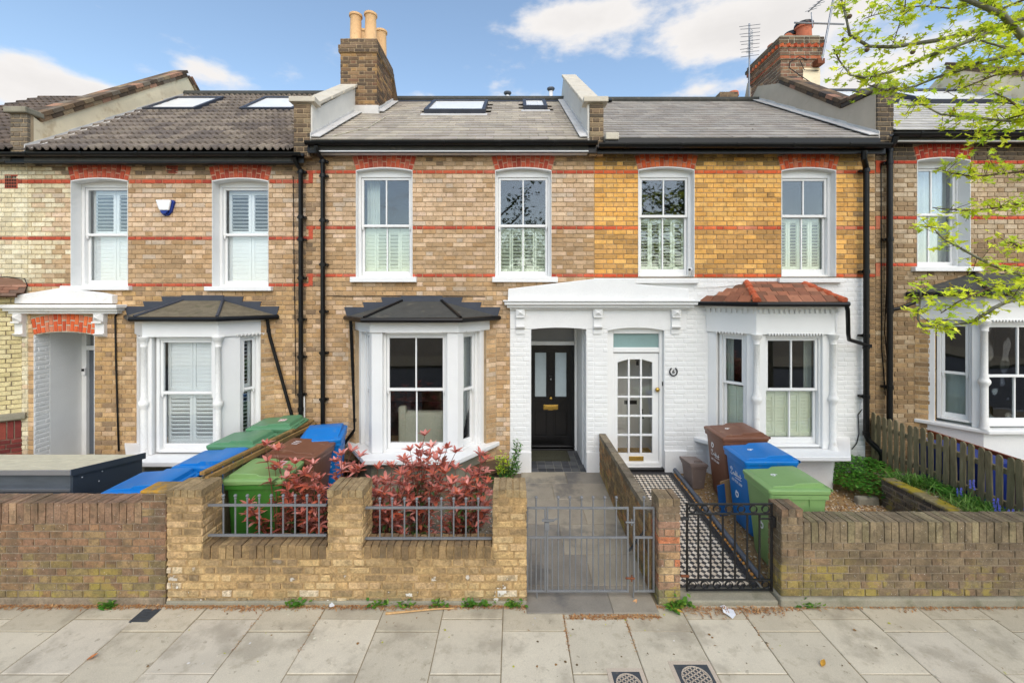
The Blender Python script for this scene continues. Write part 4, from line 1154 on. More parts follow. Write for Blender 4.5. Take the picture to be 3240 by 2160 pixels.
# stepped red bricks where the bands of the two houses meet
mats, cols = [], []
for za, zb_ in ((fz(581), fz(538)), (fz(759), fz(714)), (fz(907), fz(865))):
    mats.append(FAC.mat(fx(983), .004, (za + zb_) / 2, .07, .04, zb_ - za - .01)); cols.append(pick(rng, RED))
    mats.append(FAC.mat(fx(970), .004, za + .03, .1, .04, .058)); cols.append(pick(rng, RED))
pieces(w, 'brick', mats, cols, templates('brick'), M['red_brick'], 60, tkey='redbrick')
for q, sl in ((V1, (1112, 1320)), (V2, (1558, 1764))):
    window(hB, FAC, *q, zm=fz(711), vb=1, sill=(fx(sl[0]), fx(sl[1]), .085, .08), head=.14, jamb=.045, rec=.10,
           shut=dict(z0=q[2] + .09, z1=fz(716), n=4, m='shutter_green', a=[70, 55, 50, 62] if q is V1 else [48, 38, 38, 48], stile=.03, pitch=.058))
curtain(hB, FAC, V1[0] + .07, V1[0] + .30, -.34, fz(712), V1[3] - .1, n=4, amp=.02)
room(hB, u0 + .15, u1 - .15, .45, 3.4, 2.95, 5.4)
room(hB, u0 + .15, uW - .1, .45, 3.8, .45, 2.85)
# bay
by, A_, B_, C_ = bay_window(hB, z0=.1, **BX, **BZ, pier=.165, cant=(.13, .20), base='concrete')
window(hB, B_, .155, B_.len - .155, BZ['zb'] + .0, BZ['zh'] + .0, rec=.07, zm=fz(1231, -.45), vb=1, bay=by, glass='glass', head=.05, bot=.085, reveal=False)
for f in (A_, C_):
    l, r = (.13, .20) if f is C_ else (.20, .13)
    window(hB, f, l, f.len - r, BZ['zb'], BZ['zh'], rec=.06, zm=fz(1231, -.3), vb=0, bay=by, glass='glass', head=.05, bot=.085, reveal=False)
    curtain(by, f, .02, f.len * .8, -.30, BZ['zb'] + .05, BZ['zh'] - .02, n=5, amp=.025)
b = MB()
for f, l, r in ((A_, .2, .14), (B_, .22, .22), (C_, .14, .2)):
    b.fbox(f, l + .02, f.len - r - .02, .036, .048, BZ['zh'] - .0, BZ['zh'] + .022)
b.build('drip_mould', M['white'], by)
bay_roof(hB, BX['XL'], BX['XR'], BX['fl'], BX['fr_'], .57, BZ['zt'] + .055, fz(952), fx(1274), fx(1396), material='felt', hips='black', over=.15)
for xx, sg in ((BX['XR'] - .02, 1), (BX['XL'] + .02, -1)):
    f_ = Fr(xx, -.13, .17, .13) if sg > 0 else Fr(xx - .17, 0, .17, -.13)
    wr = wall_sheet('bay_return', 0, .21, .1, BZ['zh'] + .0, [], M['mortar'], hB, fr=f_, d=-.003, thick=.08)
    lay_wall(wr, [(0, .2, .1, BZ['zh'], .078, [], cfB_)], f_, rng, M['brick'], most=40)
downpipe(hB, [(BX['XL'] - .06, -.14, BZ['zt'] + .02), (BX['XL'] - .06, -.12, BZ['zt'] - .08), (BX['XL'] + .0, -.10, fz(1330)), (BX['XL'] + .0, -.10, fz(1352)), (fx(1086), -.12, fz(1412))], r=.026, collars=[((BX['XL'], -.1, fz(1322)), False)])
# armchair behind the bay glass
ac = thing('armchair', 'pale sage armchair seen from behind through the bay window', 'armchair', (-1.45, .1, .42))
MB().box(-1.86, -1.04, -.12, .06, .52, 1.24).build('backrest', M['sofa'], ac, bevel=.06, seg=3)
MB().box(-1.86, -1.04, .06, .72, .55, .86).build('seat', M['sofa'], ac, bevel=.05, seg=3)
for x in (-1.90, -1.14):
    MB().poly([(x, -.14, .52), (x, .7, .52), (x, .7, 1.0), (x, .1, 1.05), (x, -.02, 1.34), (x, -.14, 1.34)], (.13, 0, 0)).build('side_wing', M['sofa'], ac, bevel=.04, seg=3)
for x in (-1.82, -1.12):
    for y in (-.06, .62): MB().box(x - .025, x + .025, y - .025, y + .025, .42, .525).build('leg', M['twig'], ac)
tag(MB().box(-3.0, -.1, -.4, 3.5, .38, .42).build('room_floor', M['twig'], hB))
# roof, parapets, chimney
zE, zR = fz(443, -.2), 7.93
rl = [(fx(1342.6, 1.75), fx(1535, 1.75), 2.28, 3.62), (fx(1656, 2.15), fx(1732, 2.15), 2.75, 3.70)]
SLATEP = [(170, 160, 144), (160, 151, 137), (176, 166, 149), (164, 154, 142), (154, 144, 131)]
rf, P, Ls = roof_slope(hB, -3.32, 1.235, zE, zR, rng, 'slate', pal=SLATEP, skip=rl, w=.30, ex=.225)
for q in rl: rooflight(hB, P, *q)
b = MB().tube([P(-3.3, Ls + .02, .02), P(1.24, Ls + .02, .02)], .10, 8); b.build('ridge', M['felt'], hB)
MB().poly([P(-3.3, Ls - .22, .02), P(1.24, Ls - .22, .02), P(1.24, Ls, .02), P(-3.3, Ls, .02)], (0, -.006, .01)).build('ridge_lead', M['lead_dark'], hB)
gutter(hB, fx(966, -.26), fx(1890, -.26), -.26, fz(448, -.26), fascia=.16)
MB().box(fx(1000, -.2), fx(1862, -.2), -.2, -.01, fz(480, -.2), fz(476, -.2)).build('soffit', M['white'], hB)
cfP = lambda x, z, r: pick(r, DARK + [(160, 140, 105), (140, 118, 88), (70, 62, 52)])
topF, topR = fz(334, -.05), 8.52
def lineY(y): return topF + (topR - topF) * (y + .05) / (3.27 + .05)
prof = [(-.12, topF), (.06, topF), (1.9, lineY(1.9)), (3.27, topR), (4.4, topR - .7)]
pp = parapet(hB, -3.60, -3.32, prof, 'render_white')
coping_stones(pp, -3.60, -3.32, [(.02, topF + .03), (3.27, topR)]); coping_stones(pp, -3.60, -3.32, [(-.2, topF + .0), (.05, topF + .0)], over=.075, h=.09)
front_bricks(pp, -3.62, -3.34, -.15, zE - .25, topF - .02, rng, cfP)
flashing(hB, -3.32, [(-.2, zE), (3.27, zR)], 1, h=.10, wd=.16)
prof = [(-.12, topF), (.06, topF), (3.27, topR), (4.4, topR - .7)]
pp = parapet(hB, 1.235, 1.49, prof, 'render_white')
coping_stones(pp, 1.235, 1.49, [(.02, topF + .03), (3.27, topR)]); coping_stones(pp, 1.235, 1.49, [(-.2, topF), (.05, topF)], over=.075, h=.09)
front_bricks(pp, 1.26, 1.50, -.15, zE - .22, topF - .02, rng, cfP)
flashing(hB, 1.235, [(-.2, zE), (3.27, zR)], -1, h=.10, wd=.14)
MB().box(1.50, 1.72, -.28, .1, zE - .02, zE + .10).build('kneeler', M['stone'], pp, bevel=.02)
MB().poly([(fx(1886, -.12), -.12, zE - .24), (fx(1902, -.12), -.12, zE - .16), (fx(1905, -.12), -.12, zE - .04), (fx(1884, -.12), -.12, zE - .04)], (0, .12, 0)).build('corbel_stone', M['mortar_dark'], pp, bevel=.015)
def chimney(house, xl, xr, yf, yb, zb, zt, rng, cf, side, caps, most=160, mort='mortar', tk='brick'):
    c = MB().box(xl + .008, xr - .008, yf + .008, yb - .008, zb, zt).build('chimney', M[mort], house)
    regs = [(Fr(xl, yf), xr - xl)]
    regs.append((Fr(xr, yf, 0, 1), yb - yf) if side > 0 else (Fr(xl, yb, 0, -1), yb - yf))
    for f, L_ in regs:
        lay_wall(c, [(0, L_, zb, zt, .078, [], cf)], f, rng, M['brick'], tk, most=most, depth=.05)
    for z, h, ov, cf2 in caps:
        ws = MB().box(xl - ov + .008, xr + ov - .008, yf - ov + .008, yb + ov - .008, z, z + h).build('oversail', M[mort], c)
        for f, L_ in ((Fr(xl - ov, yf - ov), xr - xl + 2 * ov), (Fr(xr + ov, yf - ov, 0, 1) if side > 0 else Fr(xl - ov, yb + ov, 0, -1), yb - yf + 2 * ov)):
            lay_wall(c, [(0, L_, z, z + h, .078, [], cf2)], f, rng, M['brick'], tk, most=60, depth=.05)
    return c
def cfCh(x, z, r): return pick(r, [(128, 98, 68), (104, 82, 62), (84, 70, 56), (150, 118, 80), (172, 132, 78), (120, 84, 62), (66, 58, 50)], j=.12)
cx0, cx1, cy0, cy1, czt = fx(1076, 1.8), fx(1193, 1.8), 1.8, 2.95, fz(122, 1.8)
cfTop = lambda x, z, r: pick(r, DARK)
ch = chimney(hB, cx0, cx1, cy0, cy1, 6.2, czt - .30, rng, cfCh, 1, [(czt - .30, .155, .035, cfTop), (czt - .145, .145, .0, cfTop)])
def pot(ch, x, y, z, h, r, material, cap=None):
    prof = [(r * 1.05, 0), (r * 1.05, .05), (r * .98, .06), (r * .90, h - .08), (r * .95, h - .06), (r * 1.1, h - .05), (r * 1.1, h - .005), (r * .95, h), (r * .8, h - .01), (r * .8, h - .2)]
    return sharp_by_angle(MB().lathe((x, y, z), prof, 20).build('chimney_pot', M[material], ch), 40)
MB().box(cx0 + .06, cx1 - .06, cy0 + .06, cy1 - .06, czt - .01, czt + .05).build('flaunching', M['concrete'], ch, bevel=.03)
for px, dy, h in ((1126, .18, .62), (1173, .18, .64), (1150, .75, .62), (1206, .80, .66)):
    y = cy0 + dy; pot(ch, fx(px, y), y, czt - .01, h, .125, 'buff_pot')
flashing(hB, cx1, [(1.8, zE + (zR - zE) * 2.0 / 3.47), (2.95, zE + (zR - zE) * 3.15 / 3.47)], 1, h=.12, wd=.14)
MB().box(cx0 + .3, cx1 + .05, cy0 - .06, cy0 + .0, zE + (zR - zE) * 2.0 / 3.47 - .04, zE + (zR - zE) * 2.0 / 3.47 + .16).build('lead_flashing', M['lead'], hB)
MB().poly([(cx1 - .02, 2.96, 7.75), (cx1 + .12, 2.96, 7.75), (cx1 - .02, 2.96, 8.6)], (0, .1, 0)).build('roof_brace', M['twig'], hB)
for px, py0, py1 in ((1606, 312, 292), (1743, 310, 279)):
    y = 3.5
    vp = MB().lathe((fx(px, y), y, fz(py0, y) - .2), [(.05, 0), (.05, fz(py1, y) - fz(py0, y) + .12)], 12).build('vent_pipe', M['alarm_white'], hB, smooth=True)
    MB().lathe((fx(px, y), y, fz(py1, y) - .08), [(.055, 0), (.10, .05), (.095, .075), (.02, .10)], 12).build('cowl', M['pipe_grey'], vp, smooth=True)
px = fx(1021.5, -.09)
downpipe(hB, [(fx(1001, -.26), -.26, fz(462, -.26)), (fx(1001, -.26), -.25, fz(480, -.26)), (px, -.09, fz(512)), (px, -.09, fz(1345))], collars=[((px, -.09, fz(q)), True) for q in (515, 560, 700, 838, 985, 1115, 1260)])
MB().tube([(fx(1035), -.012, fz(935)), (fx(1100), -.012, fz(938)), (fx(1300), -.015, fz(936)), (fx(1535), -.012, fz(938))], .005, 5).build('cable', M['black'], hB)
MB().tube([P(-3.0, .15, .03), P(-2.6, .9, .03), P(-2.55, 1.9, .03)], .008, 5).build('cable', M['mortar_pale'], hB)

# painted pier and doorway of the middle house
hp = [(DB[0], DB[1], .0, DB[3])]
wp = wall_sheet('painted_wall', uW, u1, .05, zW, hp, M['white_wall'], hB, d=-.004)
PW = lambda x, z, r: (.79 + r.uniform(-.015, .015),) * 3
lay_wall(wp, [(uW, u1, .1, fz(1040), .078, hp, PW)], FAC, rng, M['white_wall'], 'painted', most=120, depth=.012, proud=-.001)
MB().box(uW - .012, DB[0] + .006, -.028, .02, .1, fz(1428)).build('plinth', M['white_wall'], wp, bevel=.01)
MB().box(DB[1] - .006, fx(1921), -.028, .02, .1, fz(1428)).build('plinth', M['white_wall'], wp, bevel=.01)
MB().fpoly(FAC, [(uW + .002, fz(1036) - .02), (DB[0], fz(1036) - .02)] + [(DB[0] + (DB[1] - DB[0]) * i / 14, DB[3] - .028 * (2 * i / 14 - 1) ** 2) for i in range(15)] + [(DB[1], fz(1036) - .02), (fx(1921), fz(1036) - .02), (fx(1921), zW), (uW + .002, zW)], -.09, .006).build('lintel', M['white_wall'], wp)
dep = 1.03
MB().box(DB[0] - .02, DB[0] + .003, .0, dep, .1, 2.7).box(DB[1] - .003, DB[1] + .02, .0, .30, .1, 2.7).box(DB[1] - .02, DB[1] + .02, .30, dep, .1, 2.7).box(DB[0], DB[1], .06, dep + .1, DB[3] + .0, DB[3] + .04).build('porch_recess', M['white_wall'], wp)
lay_wall(obj('jamb_wall', MB().box(DB[1] - .004, DB[1] - .002, 0, .30, .12, 2.5).mesh('jamb_wall', M['white_wall']), wp), [(0, .30, .13, DB[3] - .06, .078, [], PW)], Fr(DB[1] - .003, .30, 0, -1), rng, M['white_wall'], 'painted', most=60, depth=.012, proud=.006)
# porch floor of charcoal tiles with a mat
zp = gz(0) + .02
pf = MB().box(DB[0], DB[1], -.005, dep, .05, zp - .006).build('porch_floor', M['grout'], wp)
mats, cols = [], []
tw = .142; nx = int((DB[1] - DB[0]) / tw) + 2
for i in range(nx):
    for k in range(8):
        a, e = max(DB[0] + i * tw - .02, DB[0]), min(DB[0] + (i + 1) * tw - .02, DB[1])
        if e - a < .03: continue
        mats.append(flat(a + .003, e - .003, k * tw + .003 - .005, min((k + 1) * tw - .003, dep) - .005, zp, .012)); cols.append(pick(rng, [(74, 76, 80), (88, 90, 94), (64, 66, 70), (96, 98, 98)], k=.8, j=.12))
pieces(pf, 'floor_tile', mats, cols, templates('slab'), M['porch_tile'], 80, tkey='ptile')
MB().box(DB[0] + .02, DB[1] - .21, .45, .93, zp + .001, zp + .02).build('doormat', M['doormat'], wp)
# black door in its frame
yd = dep
zd0, zd1 = fz(1413, yd), fz(1091, yd)
dl, drr = fx(1668, yd), fx(1817, yd)
b = MB().box(drr, drr + .10, yd - .06, yd + .08, .2, DB[3]).box(dl - .10, dl, yd - .06, yd + .08, .2, DB[3]).box(dl, drr, yd - .05, yd + .08, zd1, zd1 + .075).box(drr + .1, DB[1] - .018, yd - .005, yd + .08, .2, DB[3])
b.build('door_frame', M['white'], hB, bevel=.008)
dz = zd0 - .0
def panel_door(x0, x1, z0, z1, y):
    w_, h_ = x1 - x0, z1 - z0
    st = .115; mid = .10
    b = MB()
    cols_ = [(x0 + st, x0 + w_ / 2 - mid / 2), (x0 + w_ / 2 + mid / 2, x1 - st)]
    zl = [(z0 + .19, z0 + .19 + h_ * .27), (z0 + .19 + h_ * .27 + .21, z1 - .11)]
    holes = [(a, e, p, q) for a, e in cols_ for p, q in zl]
    f = Fr(0, y)
    d = wall_sheet('door', x0, x1, z0, z1, holes, M['black_door'], hB, fr=f, d=0, thick=.045)
    for i, (a, e, p, q) in enumerate(holes):
        up = (i % 2 == 1)
        m = MB()
        for s in (.0, .018):
            m.fbox(f, a + s, a + s + .018, -.03, .012 - s * .6, p + s, q - s).fbox(f, e - s - .018, e - s, -.03, .012 - s * .6, p + s, q - s)
            m.fbox(f, a + s + .018, e - s - .018, -.03, .012 - s * .6, p + s, p + s + .018).fbox(f, a + s + .018, e - s - .018, -.03, .012 - s * .6, q - s - .018, q - s)
        m.fbox(f, a - .02, e + .02, -.01, .03, p - .022, p - .0) if up else None
        m.build('panel_moulding', M['black_door'], d)
        if up: MB().fbox(f, a + .03, e - .03, -.03, -.02, p + .03, q - .03).build('frosted_pane', M['frosted'], d)
        else: MB().fbox(f, a + .034, e - .034, -.04, -.012, p + .034, q - .034).build('door_panel', M['black_door'], d, bevel=.008)
    return d, f
dd, f = panel_door(dl, drr, dz, zd1, yd)
um = (dl + drr) / 2
k = MB().fbox(f, um - .14, um + .14, 0, .008, fz(1297, yd), fz(1280, yd)); k.fbox(f, um - .11, um + .11, .008, .014, fz(1293, yd), fz(1284, yd)); k.build('letterbox', M['brass'], dd, bevel=.003)
kn = MB().lathe((0, 0, 0), [(.012, 0), (.012, .02), (.03, .035), (.033, .05), (.02, .065), (.001, .07)], 14).build('door_knob', M['brass'], dd, smooth=True)
kn.matrix_basis = Matrix.Translation(f.p(um, 0, fz(1258, yd))) @ Matrix.Rotation(math.pi / 2, 4, 'X')
MB().fbox(f, um - .03, um + .03, 0, .016, fz(1206, yd), fz(1188, yd)).build('bell_camera', M['black'], dd, bevel=.006)
o = MB().lathe((0, 0, 0), [(.014, 0), (.014, .02), (.001, .022)], 12).build('camera_lens', M['steel'], dd); o.matrix_basis = Matrix.Translation(f.p(um, 0, fz(1199, yd))) @ Matrix.Rotation(math.pi / 2, 4, 'X')
MB().fbox(f, dl, drr, 0, .05, dz - .0, dz + .03).fbox(f, dl, drr, 0, .07, dz - .05, dz - .022).build('weather_bar', M['black_door'], dd, bevel=.006)
MB().box(dl - .02, drr + .02, yd - .04, yd + .1, zp + .004, dz - .05).build('threshold', M['black_door'], hB)
MB().box(dl, drr, yd + .02, yd + .03, zd1 + .075, DB[3]).build('fanlight', M['dark_pane'], hB)
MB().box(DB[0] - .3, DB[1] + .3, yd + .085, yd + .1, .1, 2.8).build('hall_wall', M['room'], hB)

# ---- right house
rng = random.Random(24)
hC = thing('terraced_house', 'golden brick house with white painted ground floor and terracotta tiled bay', 'house', (fx(2340), .1, .15), 'terraced houses in the row')
u0, u1, uR = fx(1880), fx(2770), fx(2738)
X1 = (fx(2020), fx(2196.5), fz(879), fz(528)); X2 = (fx(2473), fx(2644.5), fz(879), fz(530))
DC = (fx(1923), fx(2102), .08, fz(1038))
zS = fz(880)
CXX = dict(XL=fx(2240), p=.57)
CXX['fl'], CXX['fr_'] = (2392 - CX) / sB, (2633 - CX) / sB
CXX['XR'] = CXX['fr_'] + (CXX['fl'] - CXX['XL'])
CZ = dict(zb=fz(1420, -.57), zh=fz(1058, -.57), zt=fz(962, -.57))
HC = (CXX['XL'] + .16, CXX['XR'] - .16, CZ['zb'], CZ['zh'])
w = wall_sheet('wall', u0, u1, zS, fz(470), [X1, X2], M['mortar'], hC)
wq = wall_sheet('wall', uR, u1, .05, zS, [], M['mortar'], hC)
ex = []
for q in (X1, X2): ex += arch(w, FAC, q[0], q[1], q[3], .27, .07, rng, pal=RED2)
def cfC(x, z, r):
    n = noise.noise(Vector((x * .8 + 15, 7, z * 1.4)))
    if x > fx(2746) or (x > fx(2700) and r.random() < .2): return pick(r, DBROWN + DBUFF)
    if z > fz(522) and r.random() < .8: return pick(r, [(150, 118, 60), (118, 94, 54), (168, 132, 66), (104, 86, 56)])
    if z > fz(728): return pick(r, YELLOW if r.random() < .9 else YBROWN)
    return pick(r, YBROWN if r.random() < .66 + n * .3 else YELLOW)
lay_wall(w, band_regions(u0, u1, zS, fz(470), [(fz(877.5), fz(866)), (fz(727), fz(715)), (fz(550), fz(538))], [X1, X2] + ex, cfC, rpal=RED2), FAC, rng, M['brick'])
lay_wall(wq, [(uR, u1, .1, zS, .078, [], lambda x, z, r: pick(r, DBROWN))], FAC, rng, M['brick'], most=60)
for q, gl in ((X1, 0), (X2, 1)):
    window(hC, FAC, q[0], q[1], q[2] + .02, q[3], zm=fz(679.5), vb=1, head=.15, jamb=.055, rec=.11, bot=.10, horns=False, sill=None,
           shut=dict(z0=q[2] + .14, z1=fz(684), n=4, m='shutter_green', a=[18, 18, 28, 24], stile=.034, pitch=.052))
MB().box(fx(2005), fx(2207), -.075, .08, fz(897), fz(881)).build('window_sill', M['white_wall'], hC, bevel=.012)
MB().box(fx(2458), fx(2660), -.075, .08, fz(895), fz(880)).build('window_sill', M['white_wall'], hC, bevel=.012)
room(hC, u0 + .15, u1 - .25, .45, 3.4, 3.0, 5.4)
room(hC, fx(2120), u1 - .25, .45, 3.6, .45, 2.9)
hp = [DC, HC]
wp = wall_sheet('painted_wall', u0, uR, .05, zS, hp, M['white_wall'], hC, d=-.004)
lay_wall(wp, [(u0, uR, .1, zS, .078, hp + [(u0, fx(2172), fz(1040), zS), (CXX['XL'] - .03, CXX['XR'] + .03, .0, CZ['zt'])], PW)], FAC, rng, M['white_wall'], 'painted', depth=.012, proud=-.001)
MB().fpoly(FAC, [(fx(1921), fz(1040) - .02), (DC[0], fz(1040) - .02)] + [(DC[0] + (DC[1] - DC[0]) * i / 14, DC[3] + .01 - .05 * (2 * i / 14 - 1) ** 2) for i in range(15)] + [(DC[1], fz(1040) - .02), (fx(2172), fz(1040) - .02), (fx(2172), zW), (fx(1921), zW)], -.09, .006).build('lintel', M['white_wall'], wp)
MB().box(DC[1] + .0, fx(2172), -.028, .02, .1, fz(1424)).build('plinth', M['white_wall'], wp, bevel=.01)
MB().box(fx(1921) - .3, fx(1921) - .0, -.02, .02, fz(1500), fz(1428)).build('plinth', M['white_wall'], wp, bevel=.01)
# shared porch pediment, cornice and consoles
b = MB(); zt2 = cornice(b, FAC, fx(1622), fx(2170), fz(980), [(.035, .06), (.05, .12), (.055, .17), (.025, .20)])
b.fpoly(FAC, [(fx(1607), zt2 - .01), (fx(2171), zt2 - .01), (fx(2171), fz(915)), (fx(2005), fz(898)), (fx(2004), fz(882)), (fx(1884), fz(882)), (fx(1608), fz(914))], -.02, .11)
b.build('porch_pediment', M['white_wall'], hC, bevel=.012)
for px in (1646, 1890, 2136):
    b = MB(); corbel(b, FAC, fx(px), .155, fz(977), fz(1042), .10); b.build('console', M['white_wall'], hC)
    MB().fbox(FAC, fx(px) - .07, fx(px) + .07, -.01, .018, fz(1056), fz(1042)).build('console_foot', M['white_wall'], hC)
# glazed white door
yd = .10; f = Fr(0, yd)
zt_ = fz(1038, yd)
b = MB().fbox(f, DC[0], DC[0] + .115, -.08, .02, .1, zt_ + .05).fbox(f, DC[1] - .058, DC[1], -.08, .02, .1, zt_ + .05).fbox(f, DC[0] + .115, DC[1] - .058, -.08, .018, fz(1114, yd), fz(1099, yd)).fbox(f, DC[0] + .115, DC[1] - .058, -.08, .018, fz(1055, yd), zt_ + .05)
b.build('door_frame', M['white'], hC, bevel=.008)
MB().fbox(f, DC[0] + .115, DC[1] - .058, -.04, -.03, fz(1099, yd), fz(1055, yd)).build('fanlight', M['frosted_teal'], hC)
x0, x1 = DC[0] + .118, DC[1] - .061
z0, z1 = fz(1470, yd), fz(1117, yd)
ga, ge = x0 + .06, x1 - .09; gz0, gz1 = fz(1437, yd), fz(1134, yd)
cw = (ge - ga) / 3; rh = (gz1 - gz0) / 5
holes = [(ga + cw * i + .014, ga + cw * (i + 1) - .014, gz0 + rh * k + .014, gz0 + rh * (k + 1) - .014) for i in range(3) for k in range(5)]
dd = wall_sheet('door', x0, x1, z0, z1, holes, M['white'], hC, fr=f, d=-.01, thick=.045)
for i in range(3):
    for k in range(5):
        a, e, p, q = holes[i * 5 + k]
        glass_box(f, a, e, -.03, p, q, 'pane', M['glass'], dd)
        if k == 4:
            hgt = [.075, .015, .0, .0, .015, .075]
            pl, pr_ = [(.10, .0), (.0, .0), (.0, .10)][i]
            h = .05
            if i == 0: pts = [(a - .001, q + .001), (e, q + .001), (a - .001, q - h)]
            elif i == 2: pts = [(a, q + .001), (e + .001, q + .001), (e + .001, q - h)]
            else: continue
            MB().fpoly(f, pts, -.05, -.012).build('arch_spandrel', M['white'], dd)
MB().fbox(f, x0 - .01, x1 + .01, -.02, .03, z0 - .0, z0 + .05).fbox(f, x0 - .02, x1 + .02, -.04, .05, z0 - .03, z0 - .004).build('weather_board', M['white'], dd, bevel=.006)
um = (x0 + x1) / 2
MB().fbox(f, um - .12, um + .13, -.012, .0, fz(1458, yd), fz(1443, yd)).build('letterbox', M['brass'], dd, bevel=.004)
kn = MB().lathe((0, 0, 0), [(.012, 0), (.014, .02), (.036, .035), (.04, .052), (.02, .068), (.001, .07)], 14).build('door_knob', M['brass'], dd, smooth=True)
kn.matrix_basis = Matrix.Translation(f.p(fx(2078, yd), -.01, fz(1231, yd))) @ Matrix.Rotation(math.pi / 2, 4, 'X')
MB().fbox(f, fx(2093, yd), fx(2101, yd), .0, .04, fz(1219, yd), fz(1206, yd)).build('doorbell', M['black'], hC, bevel=.006)
MB().box(DC[0] - .0, DC[1] + .05, -.012, .1, .1, z0 - .03).build('doorstep', M['black_paint'], hC)
# hall behind the door: pale walls, mat, small hanging things on the glass
room(hC, DC[0] + .02, DC[1] + .02, .16, .85, .30, 2.6, 'room_pale', 'hallway')
MB().box(DC[0] + .05, DC[1] - .02, .2, .8, .31, .325).build('doormat', mat('tan_mat', rgb(190, 150, 70), rough=1, var=.3, vs=14, bump=.5), hC)
f2 = Fr(0, .30)
MB().fbox(f2, fx(2010, .3), fx(2024, .3), 0, .012, fz(1140, .3), fz(1126, .3)).tube([f2.p(fx(2017, .3), .006, fz(1140, .3)), f2.p(fx(2017, .3), .006, fz(1155, .3))], .022, 8).build('hanging_lantern', M['black'], hC)
MB().fbox(f2, fx(1975, .3), fx(2015, .3), 0, .006, fz(1278, .3), fz(1266, .3)).build('key_rack', M['black'], hC)
b = MB().lathe(f2.p(fx(2040, .2), -.05, fz(1330, .2)), [(.001, 0), (.035, 0), (.012, .09), (.014, .12), (.001, .125)], 10).ball(f2.p(fx(2040, .2), -.05, fz(1330, .2) + .145), .018)
b.build('door_sticker', M['black'], hC)
# house number in a horseshoe
nm = thing('house_number', 'black horseshoe house number 6 on the white painted wall', 'house number', (fx(2130), -.01, fz(1175)))
b = MB(); cxn, czn = fx(2130), fz(1175)
pts = [(cxn + .062 * math.cos(a), -.016, czn + .068 * math.sin(a)) for a in [math.radians(q) for q in range(-235, 56, 15)]]
pts = [(cxn + .062 * math.cos(math.radians(q)), -.016, czn + .068 * math.sin(math.radians(q))) for q in range(120, 421, 15)]
b.tube(pts, .011, 8).build('horseshoe', M['black_paint'], nm)
TXT = {}
def text(body, size, material, parent, m, name='lettering', ext=.002, shear=0.0):
    key = (body, size, ext, shear, material.name)
    if key not in TXT:
        cu = bpy.data.curves.new(name, 'FONT'); cu.body = body; cu.size = size; cu.align_x = 'CENTER'; cu.align_y = 'CENTER'; cu.extrude = ext; cu.shear = shear
        cu.resolution_u = 4; cu.materials.append(material)
        o = bpy.data.objects.new(name, cu); COL.objects.link(o)
        bpy.context.view_layer.update()
        TXT[key] = bpy.data.meshes.new_from_object(o.evaluated_get(bpy.context.evaluated_depsgraph_get()))
        bpy.data.objects.remove(o)
    return obj(name, TXT[key], parent, m)
FACE_CAM = Matrix.Rotation(math.pi / 2, 4, 'X')
text('6', .085, M['black_paint'], nm, Matrix.Translation((cxn, -.016, czn)) @ FACE_CAM, 'numeral', .006)
# security camera on the sill
sc_ = thing('security_camera', 'small white security camera at the foot of the first floor window', 'camera', (fx(2180), .0, fz(852)))
MB().tube([(fx(2186), .08, fz(856)), (fx(2184), .0, fz(856))], .014, 8).build('bracket', M['alarm_white'], sc_)
MB().tube([(fx(2188), .03, fz(852)), (fx(2176), -.08, fz(854))], .03, 12).build('body', M['alarm_white'], sc_, smooth=False)
MB().tube([(fx(2176), -.08, fz(854)), (fx(2175), -.085, fz(854.2))], .02, 12).build('lens', M['black'], sc_)
# bay
by, A_, B_, C_ = bay_window(hC, z0=.1, **CXX, **CZ, pier=.15, cant=(.14, .14), base='white_wall', sillp=.32, sillh=.07)
window(hC, B_, .13, B_.len - .13, CZ['zb'] + .02, CZ['zh'] - .01, rec=.04, zm=fz(1232, -.5), vb=1, bay=by, glass='glass', head=.05, bot=.09, reveal=False, horns=False,
       shut=dict(z0=CZ['zb'] + .14, z1=fz(1240, -.45), n=4, m='shutter_green', a=[80], stile=.03, pitch=.052))
window(hC, A_, .16, A_.len - .15, CZ['zb'] + .02, CZ['zh'] - .01, rec=.06, zm=fz(1214, -.3), vb=0, bay=by, glass='glass', head=.05, bot=.085, reveal=False, horns=False,
       shut=dict(z0=CZ['zb'] + .14, z1=fz(1224, -.25), n=2, m='shutter_green', a=[80], stile=.03, pitch=.052))
curtain(by, A_, .12, .3, -.3, 1.2, CZ['zh'], n=3, amp=.02); curtain(by, B_, B_.len - .24, B_.len - .12, -.3, 1.2, CZ['zh'], n=3, amp=.02)
for c in ((CXX['fl'], -.57), (CXX['fr_'], -.57)): column(by, (c[0], c[1] - .02), CZ['zb'], CZ['zh'] + .005)
b = MB()
for f in (A_, B_, C_):
    z = CZ['zt'] - .085
    b.fbox(f, -.03, f.len + .03, .0, .055, z + .005, z + .05).fbox(f, -.03, f.len + .03, .0, .075, z + .05, z + .09)
    n = int(f.len / .075)
    for i in range(n):
        u = (i + .5) * f.len / n
        b.fbox(f, u - .022, u + .022, .0, .062, z - .055, z + .006)
b.build('dentil_cornice', M['white_wall'], by)
b = MB()
for f, a0, a1 in ((A_, .14, A_.len - .16), (B_, .16, B_.len - .16)):
    n = int((a1 - a0) / .045)
    for i in range(n):
        u = a0 + (i + .5) * (a1 - a0) / n
        b.poly([f.p(u - .02, .036, CZ['zh'] + .022), f.p(u + .02, .036, CZ['zh'] + .022), f.p(u + .0, .036, CZ['zh'] - .02)], f.n * .02)
b.build('rope_moulding', M['white_wall'], by)
rfb, e = bay_roof(hC, CXX['XL'], CXX['XR'], CXX['fl'], CXX['fr_'], .57, CZ['zt'] + .03, fz(897), fx(2362), fx(2534), tiles=True, rng=rng, steps=False, material='felt_old', over=.16)
